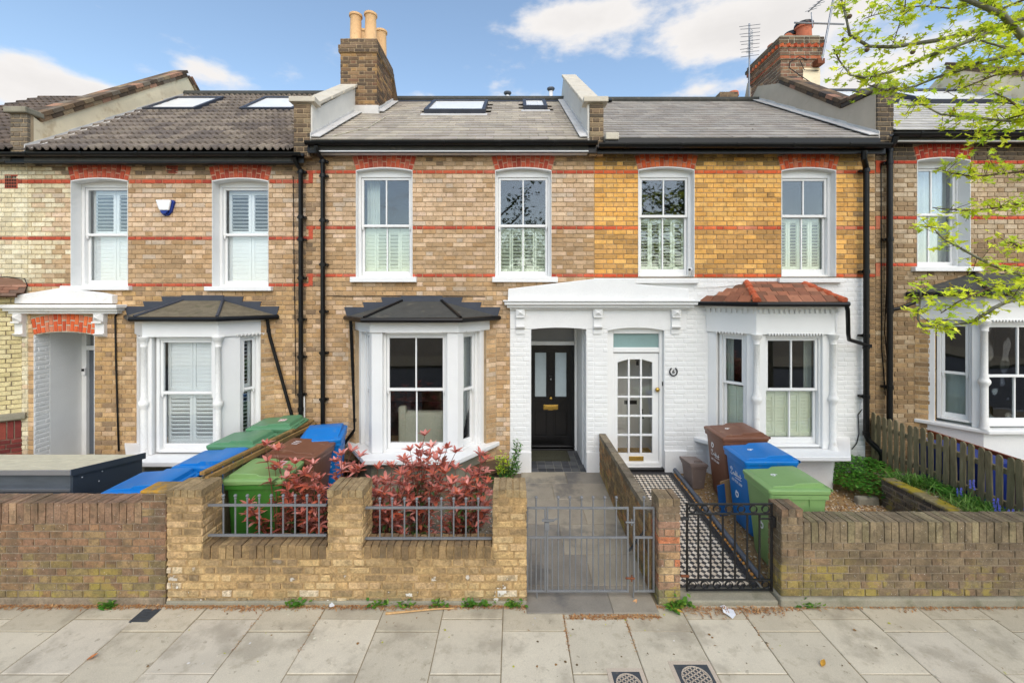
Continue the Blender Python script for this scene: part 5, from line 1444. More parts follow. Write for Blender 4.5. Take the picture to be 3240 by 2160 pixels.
downpipe(hC, [e[2] + Vector((.0, -.03, -.04)), e[2] + Vector((.02, -.03, -.12)), (fx(2684, -.45), -.45, fz(1055, -.45)), (fx(2694, -.4), -.35, fz(1075, -.4)), (fx(2735), -.10, fz(1092))], r=.03, collars=[((fx(2735), -.1, fz(1092)), False)])
px = fx(2741, -.10)
downpipe(hC, [(fx(2735, -.26), -.26, fz(478, -.26)), (fx(2735, -.26), -.25, fz(500, -.26)), (px, -.10, fz(540)), (px, -.10, fz(1370)), (px + .03, -.11, fz(1385)), (px + .14, -.2, fz(1412)), (px + .16, -.22, fz(1425)), (px + .16, -.22, fz(1460))],
         r=.043, collars=[((px, -.10, fz(q)), True) for q in (545, 860, 1060, 1250)] + [((px, -.10, fz(q)), False) for q in (1095, 1365)])
MB().tube([(fx(2725), -.02, fz(1293)), (fx(2712), -.02, fz(1310)), (fx(2715), -.02, fz(1370)), (fx(2708), -.02, fz(1400)), (fx(2692), -.02, fz(1420))], .007, 5).build('cable', M['black'], hC)
MB().tube([(fx(2195), -.015, fz(910)), (fx(2260), -.015, fz(908)), (fx(2340), -.015, fz(900))], .005, 5).build('cable', M['white_dirty'], hC)
# roof
zEc, zRc = fz(437, -.2), 7.92
rf, P, Ls = roof_slope(hC, 1.49, 6.0, zEc, zRc, rng, 'mossy', pal=[(150, 144, 136), (140, 134, 127), (157, 150, 141), (143, 135, 126)], w=.30, ex=.215)
MB().tube([P(1.49, Ls + .02, .02), P(6.0, Ls + .02, .02)], .09, 8).build('ridge', M['felt'], hC)
MB().box(1.5, 5.98, -.24, -.19, zEc - .10, zEc - .015).build('fascia', M['black'], hC)
gutter(hC, fx(1893, -.27), fx(2815, -.27), -.27, fz(456, -.27), r=.065, fascia=.13)
vt = MB().poly([P(2.1, Ls - .35, .03), P(2.35, Ls - .35, .03), P(2.35, Ls - .2, .03), P(2.1, Ls - .2, .03)], (0, -.02, .05)).build('roof_vent', M['black'], hC)
zK = fz(297, -.05)
prof = [(-.12, zK - .02), (.08, zK), (.62, fz(344, .62)), (2.42, fz(264, 2.42)), (3.27, 8.3), (4.4, 7.6)]
pp = parapet(hC, 6.0, 6.26, prof, 'render_grey')
coping_bricks(pp, 6.0, 6.26, prof[1:4], rng, pal=DARK + [(70, 62, 55), (150, 110, 88)])
front_bricks(pp, 6.0, 6.28, -.15, zEc - .1, zK + .04, rng, lambda x, z, r: pick(r, [(78, 70, 60), (66, 58, 50), (100, 88, 70)]))
MB().box(5.96, 6.32, -.2, .12, zK + .04, zK + .13).build('kneeler', M['concrete'], pp, bevel=.02)
flashing(hC, 6.0, [(-.2, zEc), (3.27, zRc)], -1, h=.10, wd=.17)
y0 = 2.4
cx0, cx1, czt = fx(2470, y0), fx(2592, y0), fz(118, y0)
cf1 = lambda x, z, r: pick(r, [(150, 112, 84), (132, 98, 76), (114, 90, 70), (164, 120, 80), (140, 90, 70), (98, 82, 68)], j=.12)
cfo = lambda x, z, r: pick(r, [(188, 104, 70), (172, 92, 64), (196, 116, 80)], k=.8)
ch = chimney(hC, cx0, cx1, y0, 3.6, 6.3, czt - .5, rng, cf1, -1,
             [(czt - .50, .08, .03, cfo), (czt - .42, .15, .05, cf1), (czt - .27, .08, .075, cfo), (czt - .19, .085, .10, cfTop), (czt - .105, .08, .07, cfTop)], mort='mortar_pale')
n = 7; mats, cols = [], []
for i in range(n):
    u = cx0 - .09 + (cx1 - cx0 + .18) * (i + .5) / n
    mats.append(Matrix.Translation((u, y0 - .06, czt - .225)) @ Matrix.Rotation(math.pi / 4, 4, 'Z') @ Matrix.Diagonal((.075, .075, .07, 1))); cols.append(pick(rng, RED2, k=.85))
for i in range(9):
    v = y0 - .05 + 1.2 * (i + .5) / 9
    mats.append(Matrix.Translation((cx0 - .06, v, czt - .225)) @ Matrix.Rotation(math.pi / 4, 4, 'Z') @ Matrix.Diagonal((.075, .075, .07, 1))); cols.append(pick(rng, RED2, k=.85))
pieces(ch, 'dogtooth_brick', mats, cols, BOXT, M['red_brick'], 40, tkey='boxt')
MB().box(cx0 - .02, cx1 + .02, y0 - .02, 3.6, czt - .03, czt + .04).build('flaunching', M['concrete'], ch, bevel=.03)
MB().box(fx(2540, y0), fx(2594, y0), y0 - .012, y0 + .2, fz(270, y0), fz(216, y0)).build('render_patch', M['render_beige'], ch)
pot(ch, fx(2543, 2.7), 2.7, czt, .42, .17, 'terracotta'); pot(ch, fx(2452, 3.3), 3.3, czt - .05, .40, .15, 'terracotta'); pot(ch, fx(2505, 2.95), 2.95, czt, .30, .16, 'terracotta')
MB().lathe((fx(2505, 2.95), 2.95, czt + .30), [(.17, 0), (.20, .01), (.20, .05), (.16, .12), (.05, .15), (.001, .15)], 16).build('cowl', M['black_paint'], ch, smooth=False)
MB().lathe((fx(2543, 2.7), 2.7, czt + .42), [(.18, 0), (.20, .01), (.19, .06), (.001, .10)], 16).build('cowl', M['black_paint'], ch)
o = MB().tube([(fx(2489, 2.5), 2.45, czt + .02), (fx(2489, 2.7), 2.75, czt + .08)], .10, 12).build('horn_pot', M['terracotta'], ch)
MB().tube([(fx(2555, 2.38), 2.38, fz(190, 2.38)), (fx(2530, 2.37), 2.37, fz(180, 2.37)), (fx(2500, 2.36), 2.36, fz(196, 2.36)), (fx(2497, 2.36), 2.36, fz(215, 2.36)), (fx(2525, 2.36), 2.36, fz(235, 2.36)), (fx(2575, 2.3), 2.3, fz(268, 2.3))], .01, 5).build('cable', M['black'], ch)
MB().tube([(fx(2530, 2.36), 2.36, fz(188, 2.36)), (fx(2545, 2.36), 2.36, fz(222, 2.36)), (fx(2590, 2.36), 2.36, fz(224, 2.36))], .009, 5).build('cable', M['black'], ch)
# neighbour's chimney stub behind the ridge
bk = MB().box(fx(2278, 5), fx(2335, 5), 5, 5.6, 7.2, fz(292, 5)).build('rear_chimney', M['mortar_dark'], hC)
lay_wall(bk, [(0, fx(2335, 5) - fx(2278, 5), 7.3, fz(290, 5), .078, [], cfTop)], Fr(fx(2278, 5), 5), rng, M['brick'], most=30)
MB().lathe((fx(2320, 5.3), 5.3, fz(290, 5)), [(.15, 0), (.14, .12), (.1, .14)], 14).build('chimney_pot', M['terracotta'], bk)
MB().poly([(fx(2345, 4.5), 4.5, 7.4), (fx(2395, 4.5), 4.5, 7.4), (fx(2395, 4.5), 4.5, fz(245, 4.5)), (fx(2380, 4.5), 4.5, fz(250, 4.5))], (0, .25, 0)).build('rear_parapet', M['render_grey'], hC)
# aerials
an = thing('tv_aerial', 'comb-like television aerial on a thin mast behind the slate ridge', 'aerial', (fx(2371, 3.4), 3.4, 7.7))
y = 3.4; x = fx(2371, y)
MB().tube([(x, y, 7.6), (x, y, fz(75, y))], .02, 8).build('mast', M['steel'], an)
for i, q in enumerate(range(82, 185, 12)):
    wdt = .26 - .004 * i
    MB().tube([(x - wdt, y - .02 - .05 * (i % 2), fz(q + 5, y)), (x + wdt, y - .02, fz(q - 3, y))], .007, 5).build('element', M['steel'], an)
b = MB(); r2 = random.Random(5)
for i in range(14):
    z = fz(108 + i * 5.5, y); a = .12 + .08 * (i / 14)
    b.tube([(x - a - .05 * i / 14, y - .3, z - .08), (x + .06, y - .05, z + .05)], .006, 5)
b.build('reflector', M['steel'], an)
an = thing('tv_aerial', 'television aerial strapped to the brick chimney with a crossbar', 'aerial', (fx(2601, 2.2), 2.2, 8.4))
y = 2.25
MB().tube([(fx(2600, y), y, fz(193, y)), (fx(2635, y), y - .1, fz(-40, y))], .022, 8).build('mast', M['steel'], an)
MB().tube([(fx(2509, y), y - .05, fz(77, y)), (fx(2665, y), y - .05, fz(82, y))], .02, 8).build('crossbar', M['steel'], an)
MB().tube([(fx(2547, y), y - .1, fz(48, y)), (fx(2603, y), y - .3, fz(0, y)), (fx(2640, y), y - .4, fz(-30, y))], .014, 6).build('boom', M['steel'], an)
for i in range(9):
    q = fx(2550 + i * 9, y); z = fz(45 - i * 7, y)
    MB().tube([(q - .10, y - .12 - .03 * i, z - .03), (q + .16, y - .12 - .03 * i, z + .05)], .006, 5).build('element', M['steel'], an)
MB().tube([(fx(2562, y), y - .05, fz(45, y)), (fx(2566, y), y - .05, fz(90, y))], .012, 6).build('bracket', M['steel'], an)
MB().box(fx(2586, y), fx(2608, y), y - .02, y + .16, fz(202, y), fz(186, y)).build('bracket', M['rust'], an)

# ---- far-right house
rng = random.Random(25)
hD = thing('terraced_house', 'brown brick house behind the leafy branches, cut off by the right edge', 'house', (fx(3050), .1, .15), 'terraced houses in the row')
u0, u1 = fx(2770), fx(3900)
Y1 = (fx(2902.5), fx(3070), fz(845), fz(498))
DX = dict(XL=fx(2905), p=.57); DX['fl'] = (3110 - CX) / sB; DX['fr_'] = DX['fl'] + 1.25; DX['XR'] = DX['fr_'] + .5
DZ = dict(zb=fz(1356, -.57), zh=fz(1015, -.57), zt=fz(928, -.57))
HD = (DX['XL'] + .2, DX['XR'] - .1, DZ['zb'], DZ['zh'])
w = wall_sheet('wall', u0, u1, .05, fz(440), [Y1, HD], M['mortar'], hD)
ex = arch(w, FAC, Y1[0], Y1[1], Y1[3], .26, .07, rng, pal=[(178, 62, 42), (168, 56, 40), (186, 72, 48)])
bandsD = [(fz(843), fz(831.5)), (fz(694.5), fz(683)), (fz(519), fz(507))]
def cfD(x, z, r):
    if z > fz(505): return pick(r, [(72, 62, 52), (86, 72, 58), (62, 54, 46), (100, 82, 62)])
    if x < fx(2830) and r.random() < .5: return pick(r, DBROWN)
    if z > fz(760): return pick(r, DBUFF if r.random() < .85 else DBROWN)
    return pick(r, DBROWN if r.random() < .75 else DBUFF[:2])
lay_wall(w, band_regions(u0, u1, .1, fz(440), bandsD, [Y1, HD] + ex, cfD, rpal=[(184, 70, 46), (172, 62, 42), (196, 84, 56)]), FAC, rng, M['brick'])
mats, cols = [], []
for za, zb_ in ((fz(550), fz(507)), (fz(727), fz(683)), (fz(877), fz(831))):
    mats.append(FAC.mat(fx(2778), .004, (za + zb_) / 2, .07, .04, zb_ - za - .01)); cols.append(pick(rng, RED2, k=.85))
pieces(w, 'brick', mats, cols, templates('brick'), M['red_brick'], 60, tkey='redbrick')
window(hD, FAC, *Y1, zm=fz(672), vb=1, glass='glass_old', sill=(fx(2883), fx(3099), .075, .08), head=.13, rec=.19, jamb=.03)
curtain(hD, FAC, Y1[0], Y1[1], -.42, Y1[2], Y1[3], n=8, amp=.03)
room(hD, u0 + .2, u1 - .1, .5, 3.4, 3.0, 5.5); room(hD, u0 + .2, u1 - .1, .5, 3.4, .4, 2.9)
by, A_, B_, C_ = bay_window(hD, z0=.1, **DX, **DZ, pier=.06, cant=(.12, .20), base='white_wall', sillp=.10, sillh=.06)
window(hD, A_, .22, A_.len - .10, DZ['zb'] + .05, DZ['zh'] - .01, rec=.04, zm=fz(1180, -.3), vb=0, bay=by, glass='glass_up', head=.05, bot=.07, reveal=False)
window(hD, B_, .06, B_.len - .06, DZ['zb'] + .03, DZ['zh'] - .01, rec=.04, zm=fz(1189, -.5), vb=1, bay=by, glass='glass_old', head=.05, bot=.07, reveal=False)
for f in (A_, B_): curtain(by, f, .05, f.len - .05, -.28, DZ['zb'], fz(1185, -.4), n=6 if f is B_ else 3, amp=.025)
column(by, (DX['fl'], -.59), DZ['zb'], DZ['zh'])
b = MB()
for i in range(12):
    u = .1 + i * .05
    b.poly([B_.p(u, .036, DZ['zh'] + .02), B_.p(u + .04, .036, DZ['zh'] + .02), B_.p(u + .02, .036, DZ['zh'] - .02)], B_.n * .02)
b.build('rope_moulding', M['white_wall'], by)
b = MB()
for f in (A_, B_): b.fbox(f, -.03, f.len + .03, 0, .06, DZ['zt'] - .07, DZ['zt'] - .02).fbox(f, -.02, f.len + .02, 0, .05, DZ['zt'] - .20, DZ['zt'] - .17)
b.build('cornice', M['white_wall'], by)
bay_roof(hD, DX['XL'] - .02, DX['XR'], DX['fl'], DX['fr_'], .57, DZ['zt'] + .02, fz(864), fx(3080), fx(3330), material='felt', hips='black', over=.14, steps=False)
f_ = Fr(DX['XL'] - .06, .0, .22, -.16)
wr = wall_sheet('bay_return', 0, .26, .1, DZ['zt'], [], M['mortar'], hD, fr=f_, d=-.003, thick=.08)
lay_wall(wr, [(0, .26, .1, DZ['zt'] - .05, .078, [], lambda x, z, r: pick(r, OCHRE + DBROWN))], f_, rng, M['brick'], most=50)
px = fx(2815, -.10)
downpipe(hD, [(fx(2834, -.26), -.26, fz(432, -.26)), (fx(2832, -.26), -.24, fz(450, -.26)), (px, -.10, fz(478)), (px, -.10, fz(1340))], r=.043, collars=[((px, -.10, fz(q)), True) for q in (482, 520, 760, 1220)] + [((px, -.10, fz(q)), False) for q in (970, 985)])
downpipe(hD, [(px, -.1, fz(980)), (px + .12, -.14, fz(975)), (px + .34, -.18, fz(955))], r=.03)
MB().tube([(fx(2786), -.012, fz(520)), (fx(2787), -.012, fz(800)), (fx(2788), -.012, fz(1100)), (fx(2800), -.012, fz(1250))], .008, 5).build('cable', M['black'], hD)
MB().tube([(fx(2803), -.02, fz(530)), (fx(2802), -.02, fz(900)), (fx(2796), -.02, fz(1050)), (fx(2808), -.02, fz(1180))], .008, 5).build('cable', M['black'], hD)
gutter(hD, fx(2822, -.26), fx(3900, -.26), -.26, fz(421, -.26), fascia=0)
MB().box(fx(2840, -.2), fx(3900, -.2), -.19, -.15, fz(447, -.2), fz(422, -.2)).build('fascia', M['white_dirty'], hD)
zEd, zRd = fz(412, -.2), 8.12
rl = [(6.95, 8.15, 2.45, 3.95), (8.8, 11.0, 2.45, 3.95)]
rf, P, Ls = roof_slope(hD, 6.26, 12.6, zEd, zRd, rng, 'slate', pal=[(176, 172, 164), (166, 162, 156), (184, 180, 172)], skip=rl, w=.3, ex=.225, most=250)
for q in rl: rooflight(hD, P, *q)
MB().tube([P(6.26, Ls + .02, .02), P(12.6, Ls + .02, .02)], .09, 8).build('ridge', M['felt'], hD)
prof = [(-.1, zEd + .7), (3.27, zRd + .6), (4.4, zRd - .1)]
pp = parapet(hD, 10.6, 10.9, prof, 'render_beige'); coping_bricks(pp, 10.6, 10.9, prof[:2], rng)
flashing(hD, 10.6, [(-.2, zEd), (3.27, zRd)], -1)
# ------------------------------------------------------------------ front walls
YW = -2.825
def wz(py): return fz(py, YW)
def wx(px): return fx(px, YW)
REDW = [(152, 114, 86), (140, 104, 82), (160, 122, 90), (134, 106, 86), (148, 120, 88), (126, 102, 80), (158, 132, 92)]
YELW = [(212, 180, 128), (206, 172, 118), (216, 186, 138), (198, 162, 110), (208, 174, 130), (196, 162, 116)]
YELD = [(166, 138, 98), (152, 126, 90), (142, 118, 86), (176, 148, 106)]
GRYW = [(156, 134, 104), (144, 122, 96), (166, 144, 112), (134, 116, 94), (150, 132, 106), (160, 130, 102)]
def soldiers(wall, fr, u0, u1, z0, z1, rng, pal, material, tk, pitch=.075, depth=.2, jit=.004):
    n = round((u1 - u0) / pitch); mats, cols = [], []
    for i in range(n):
        u = u0 + (i + .5) * (u1 - u0) / n
        mats.append(fr.mat(u, rng.uniform(-jit, jit) + .002, (z0 + z1) / 2 + rng.uniform(-jit, jit) * .6, (u1 - u0) / n - .010, depth, z1 - z0 - .006, rng.uniform(-.02, .02)))
        cols.append(pick(rng, pal, j=.12))
    pieces(wall, 'coping_brick', mats, cols, BOXB, material, 300, tkey=tk)
def box_tpl(seed, j=.012):
    r = random.Random(seed); b = .04
    v = []
    for z in (-.5, .5):
        for x, y in ((-.5, -.5), (.5, -.5), (.5, .5), (-.5, .5)): v.append((x + r.uniform(-j, j) * 2, y + r.uniform(-j, j), z + r.uniform(-j, j)))
    return v, BOXF
BOXB = [box_tpl(40 + i) for i in range(8)]
BOXO = [box_tpl(60 + i, .03) for i in range(8)]
def pier(wall, x0, x1, y0, y1, z0, z1, rng, cf, material, tk='brick', ch=.078, sides=(-1, 1)):
    MB().box(x0 + .008, x1 - .008, y0 + .008, y1 - .008, z0, z1 - .01).build('pier_core', wall.data.materials[0], wall)
    fr_ = [(Fr(x0, y0), x1 - x0)]
    if 1 in sides: fr_.append((Fr(x1, y0, 0, 1), y1 - y0))
    if -1 in sides: fr_.append((Fr(x0, y1, 0, -1), y1 - y0))
    for f, L_ in fr_:
        lay_wall(wall, [(0, L_, z0, z1 - .075, ch, [], cf)], f, rng, material, tk, most=100, depth=.05)
    # brick-on-edge cap
    n = max(2, round((x1 - x0) / .075)); mats, cols = [], []
    for i in range(n):
        u = x0 + (i + .5) * (x1 - x0) / n
        mats.append(Matrix.Translation((u, (y0 + y1) / 2, z1 - .035 + rng.uniform(-.004, .004))) @ Matrix.Diagonal(((x1 - x0) / n - .007, y1 - y0 + rng.uniform(-.01, .008), .075, 1))); cols.append(cf(x0, z1, random.Random(int(u * 9))) if tk == 'brick' else pick(rng, [(172, 148, 108), (164, 140, 102)], k=.86))
    pieces(wall, 'coping_brick', mats, cols, BOXB if tk == 'brick' else BOXO, material, 40, tkey='cap' + tk)

rng = random.Random(31)
wl = thing('garden_wall', 'low weathered red-brown brick wall with upright coping bricks', 'garden wall', (-4.4, YW + .1, 0), 'front garden walls')
x0, x1 = -9.5, wx(524); zt_ = wz(1590); zs = wz(1657)
core = MB().box(x0, x1 - .01, YW + .008, YW + .205, -.03, zt_ - .03).build('wall', M['mortar_grey'], wl)
def cfR(x, z, r):
    if z < .5 and r.random() < .75 - z: return pick(r, [(152, 134, 84), (142, 126, 86), (160, 138, 78)], k=.8, j=.1)
    return pick(r, REDW, k=.84, j=.12)
lay_wall(core, [(x0, x1, .075, zs, .0755, [], cfR)], Fr(0, YW), rng, M['wall_brick'], most=250, depth=.05)
soldiers(core, Fr(0, YW), x0, wx(448), zs + .003, zt_, rng, [(140, 110, 86), (132, 104, 82), (148, 116, 90), (136, 108, 86), (150, 122, 94)], M['wall_brick'], 'sold', depth=.22)
MB().box(x0, x1 - .02, YW - .004, YW + .05, -.03, .078).build('render_footing', M['mortar_grey'], core, bevel=.01)
lay_wall(core, [(0, .21, .075, zt_ - .01, .0755, [], cfR)], Fr(x1, YW, 0, 1), rng, M['wall_brick'], most=30, depth=.05)
# raised end of the wall
ex0 = wx(448)
MB().box(ex0 + .006, x1 - .006, YW + .005, YW + .2, zs, zt_ + .10).build('end_block', M['mortar_grey'], core)
lay_wall(core, [(ex0, x1, zs, zt_ + .09, .078, [], cfR)], Fr(0, YW), rng, M['wall_brick'], most=20, depth=.05)
lay_wall(core, [(0, .2, zs, zt_ + .09, .078, [], cfR)], Fr(x1, YW, 0, 1), rng, M['wall_brick'], most=20, depth=.05)
mm_ = MB().box(ex0 - .02, x1 + .005, YW - .005, YW + .23, zt_ + .09, zt_ + .125); mm_.build('mortar_cap', mat('mossy_mortar', rgb(140, 118, 80), rough=1, var=.3, vs=12, bump=1, bs=40, over=((rgb(190, 140, 40), 9, .5, .1, .8),)), core, bevel=.015)

wm = thing('garden_wall', 'low crumbling yellow brick wall with three piers and railings on top', 'garden wall', (-1.7, YW + .1, 0), 'front garden walls')
x0, x1 = wx(526), wx(1666); zl = wz(1724); zc = wz(1768)
core = MB().box(x0 + .01, x1 - .01, YW + .01, YW + .21, -.03, zl - .03).build('wall', M['mortar_yellow'], wm)
def cfY(x, z, r):
    n = noise.noise(Vector((x * 1.6, 1, z * 2)))
    top = z > zc - .16 and z < zl + .02
    if z > 1.0: return pick(r, YELD if r.random() < .75 else YELW, k=.86)
    if top and not (x < wx(650) or wx(1030) < x < wx(1150) or x > wx(1555)): return pick(r, YELD if r.random() < .75 else YELW, k=.86)
    if z < .45 and r.random() < (.45 if x < wx(600) else .06): return pick(r, [(226, 210, 184), (222, 200, 164)], k=.9)
    if z < .1: return pick(r, [(150, 136, 108), (130, 120, 98), (164, 146, 114)], k=.86)
    return pick(r, YELW if r.random() < .84 + n * .3 else YELD, k=.9)
lay_wall(core, [(x0, x1, .0, zc, .0815, [], cfY)], Fr(0, YW), rng, M['yellow_brick'], 'old', most=300, depth=.06)
piers = [(526, 640), (1035, 1148), (1558, 1666)]
for a, e in piers: pier(core, wx(a), wx(e), YW - .003, YW + .31, zc + .001, wz(1550), rng, cfY, M['yellow_brick'], 'old', ch=.081)
for a, e in ((640, 1035), (1148, 1558)):
    soldiers(core, Fr(0, YW), wx(a) + .01, wx(e) - .01, zc + .003, zl, rng, [(146, 120, 84), (132, 108, 76), (124, 102, 74), (152, 126, 88)], M['yellow_brick'], 'soldo', pitch=.078, depth=.22, jit=.008)
lay_wall(core, [(0, .21, .0, zc, .0815, [], cfY)], Fr(x1, YW, 0, 1), rng, M['yellow_brick'], 'old', most=30, depth=.05)
MB().box(x0 - .0, x1, YW - .012, YW + .02, -.03, .05).build('render_footing', M['concrete'], core, bevel=.015)

wg = thing('gate_pier', 'narrow patched brick pier standing between the grey and black gates', 'gate pier', (wx(2118), YW + .12, 0))
core = MB().box(wx(2085), wx(2151), YW + .01, YW + .22, -.03, .2).build('core', M['mortar_grey'], wg)
def cfG(x, z, r):
    if z < .12: return pick(r, [(140, 138, 96), (122, 122, 88)], k=.85)
    if z > .86: return pick(r, GRYW, k=.8)
    return pick(r, [(186, 136, 104), (206, 166, 120), (178, 130, 106), (166, 124, 102), (198, 124, 86), (196, 168, 124), (156, 120, 100)], k=.88)
pier(core, wx(2083), wx(2153), YW, YW + .23, .0, wz(1578), rng, cfG, M['wall_brick'], 'brick', ch=.080)

wr = thing('garden_wall', 'low lichen-spotted brown brick wall with gate pier and upright coping', 'garden wall', (4.6, YW + .1, 0), 'front garden walls')
x0, x1 = wx(2541), 10.0; zt_ = wz(1650); zs = wz(1717)
core = MB().box(wx(2474), x1, YW + .008, YW + .205, -.03, zt_ - .03).build('wall', M['mortar_grey'], wr)
def cfS(x, z, r):
    t = 1.15 - (x - 2.75) * .75 - abs(z - .19) * 3.2
    if z < .42 and r.random() < max(t, .07): return pick(r, [(172, 150, 84), (162, 140, 78), (158, 136, 84)], k=.76, j=.12)
    return pick(r, GRYW, k=.64, j=.10)
lay_wall(core, [(wx(2541), x1, .09, zs, .0755, [], cfS)], Fr(0, YW), rng, M['wall_brick'], most=260, depth=.05)
soldiers(core, Fr(0, YW), x0 + .004, x1, zs + .003, zt_, rng, [(134, 118, 92), (128, 112, 88), (140, 126, 96), (132, 120, 90)], M['wall_brick'], 'sold', depth=.22)
pier(core, wx(2472), wx(2541), YW - .002, YW + .23, .09, wz(1612), rng, cfS, M['wall_brick'], 'brick', sides=(-1, 1))
MB().box(wx(2464), x1, YW - .035, YW + .2, -.03, .092).build('concrete_footing', M['concrete'], core, bevel=.02)

# half-brick wall dividing the two paths
wd = thing('dividing_wall', 'narrow stock brick wall running between the two front paths', 'garden wall', (1.5, -1.3, .05))
xl, xr = 1.452, 1.552; ya, yb = -2.59, -.005; zt_ = .845
core = MB().box(xl + .008, xr - .008, ya, yb, .0, zt_ - .02).build('wall', M['mortar_yellow'], wd)
cfW = lambda x, z, r: pick(r, [(150, 122, 84), (132, 108, 78), (166, 136, 92), (176, 146, 98), (116, 98, 74), (180, 130, 80)], k=.85, j=.12)
lay_wall(core, [(0, yb - ya, .0, zt_ - .07, .076, [], cfW)], Fr(xl, yb, 0, -1), rng, M['wall_brick'], most=250, depth=.03)
lay_wall(core, [(0, yb - ya, .0, zt_ - .07, .076, [], cfW)], Fr(xr, ya, 0, 1), rng, M['wall_brick'], most=20, depth=.03)
mats, cols = [], []
for i in range(12):
    y = ya + (i + .5) * (yb - ya) / 12
    mats.append(Matrix.Translation(((xl + xr) / 2, y, zt_ - .033)) @ Matrix.Diagonal((xr - xl + .004, (yb - ya) / 12 - .008, .07, 1))); cols.append(pick(rng, [(140, 128, 108), (126, 114, 96), (150, 136, 112)], k=.8))
pieces(core, 'coping_brick', mats, cols, BOXB, M['wall_brick'], 40, tkey='capd')

# ------------------------------------------------------------------ railings and gates
YR = -2.74
def rx(px): return fx(px, YR)
def rzz(py): return fz(py, YR)
def railing(label, a, e, posts, zt_, zb_, zball):
    t = thing('railing', label, 'railing', (rx((a + e) / 2), YR, zb_), 'ball-topped railings on the yellow wall')
    for z in (zt_, zb_): MB().box(rx(a), rx(e), YR - .012, YR + .012, z - .011, z + .011).build('rail', M['rail'], t, bevel=.003)
    for p in posts:
        b = MB().tube([(rx(p), YR, zb_), (rx(p), YR, zball - .03)], .0085, 8)
        b.lathe((rx(p), YR, zball - .05), [(.010, 0), (.014, .006), (.010, .012)], 8); b.ball((rx(p), YR, zball - .017), .017)
        b.build('bar', M['rail'], t, smooth=False)
railing('grey ball-topped railing in front of the bins between two yellow piers', 646, 1034, [707 + i * 37.8 for i in range(9)], rzz(1597), rzz(1692), rzz(1562))
railing('grey ball-topped railing with red shrub leaves poking through, beside the grey gate', 1153, 1556, [1202 + i * 38.9 for i in range(9)], rzz(1605), rzz(1702), rzz(1572))
gt = thing('garden_gate', 'grey ball-topped metal gate with latch and narrow side panels', 'gate', (rx(1860), YR, .09))
zt_, zm_, zb_ = rzz(1606), rzz(1699), rzz(1868)
def gate_panel(a, e, balls, bars, name):
    b = MB()
    for z in (zt_, zm_, zb_): b.box(rx(a) + .008, rx(e) - .008, YR - .011, YR + .011, z - .010, z + .010)
    b.box(rx(a) - .009, rx(a) + .009, YR - .012, YR + .012, zb_ - .012, zt_ + .011).box(rx(e) - .009, rx(e) + .009, YR - .012, YR + .012, zb_ - .012, zt_ + .011)
    o = b.build(name, M['rail'], gt, bevel=.003)
    for p in balls:
        b = MB().tube([(rx(p), YR, zb_), (rx(p), YR, rzz(1578))], .008, 8); b.ball((rx(p), YR, rzz(1573)), .017); b.lathe((rx(p), YR, rzz(1583)), [(.009, 0), (.013, .006), (.009, .012)], 8)
        b.build('bar', M['rail'], gt)
    for p in bars: MB().tube([(rx(p), YR, zb_), (rx(p), YR, zm_)], .0072, 8).build('bar', M['rail'], gt)
zx = lambda q: 950 + q / 2.1778
gate_panel(1668, 1725, [zx(1625)], [zx(1590), zx(1658)], 'side_panel')
gate_panel(1732, 1986, [zx(q) for q in (1778, 1858, 1938, 2018, 2098, 2178)], [zx(q) for q in (1737, 1815, 1897, 1975, 2055, 2135, 2215)], 'gate_leaf')
gate_panel(2006, 2068, [2037.6], [2019, 2051.6], 'hinge_panel')
b = MB().box(rx(1714), rx(1752), YR - .03, YR - .013, rzz(1645), rzz(1639)).box(rx(1723), rx(1737), YR - .03, YR - .012, rzz(1672), rzz(1648)).tube([(rx(1750), YR - .03, rzz(1642)), (rx(1758), YR - .03, rzz(1636)), (rx(1764), YR - .03, rzz(1637))], .008, 6)
b.build('latch', M['rail'], gt)
for py, m_ in ((1648, 'rail'), (1824, 'rust')):
    MB().tube([(rx(1978), YR - .02, rzz(py)), (rx(2006), YR - .02, rzz(py + 1))], .010, 8).tube([(rx(1997), YR - .02, rzz(py - 9)), (rx(1997), YR - .02, rzz(py + 10))], .008, 8).build('hinge', M[m_], gt)
for px in (1699, 2004): MB().box(rx(px) - .006, rx(px) + .006, YR - .006, YR + .006, -.01, zb_).build('ground_spike', M['rail'], gt)
MB().tube([(rx(1992), YR + .03, rzz(1748)), (rx(2052), YR + .10, rzz(1690))], .012, 6).build('brace', M['black_paint'], gt)

gb = thing('garden_gate', 'low black iron gate with rows of rings at top and bottom', 'gate', (2.27, -2.72, .09))
YG = -2.72
gx = lambda px: fx(px, YG); gzz = lambda py: fz(py, YG)
xa, xb = gx(2174), gx(2441)
b = MB()
for z in (gzz(1594), gzz(1625), gzz(1833), gzz(1864)): b.box(xa + .01, xb - .01, YG - .011, YG + .011, z - .008, z + .008)
for x in (xa, xb): b.box(x - .009, x + .009, YG - .012, YG + .012, gzz(1868), gzz(1590))
b.build('gate_frame', M['black_paint'], gb, bevel=.002)
for i in range(6):
    x = gx(2209.5 + i * 38.7); MB().box(x - .008, x + .008, YG - .008, YG + .008, gzz(1833), gzz(1625)).build('bar', M['black_paint'], gb)
ring = MB()
r0 = (gzz(1594) - gzz(1625)) / 2 - .011
n = 20; vs = []
for k in range(n):
    an_ = 2 * math.pi * k / n
    for rr, yy in ((r0, -.011), (r0, .011), (r0 - .006, .011), (r0 - .006, -.011)): vs.append((rr * math.cos(an_), yy, rr * math.sin(an_)))
ring.add(vs, [(4 * k + j, 4 * k + (j + 1) % 4, 4 * ((k + 1) % n) + (j + 1) % 4, 4 * ((k + 1) % n) + j) for k in range(n) for j in range(4)])
rm = ring.mesh('ring', M['black_paint'], True)
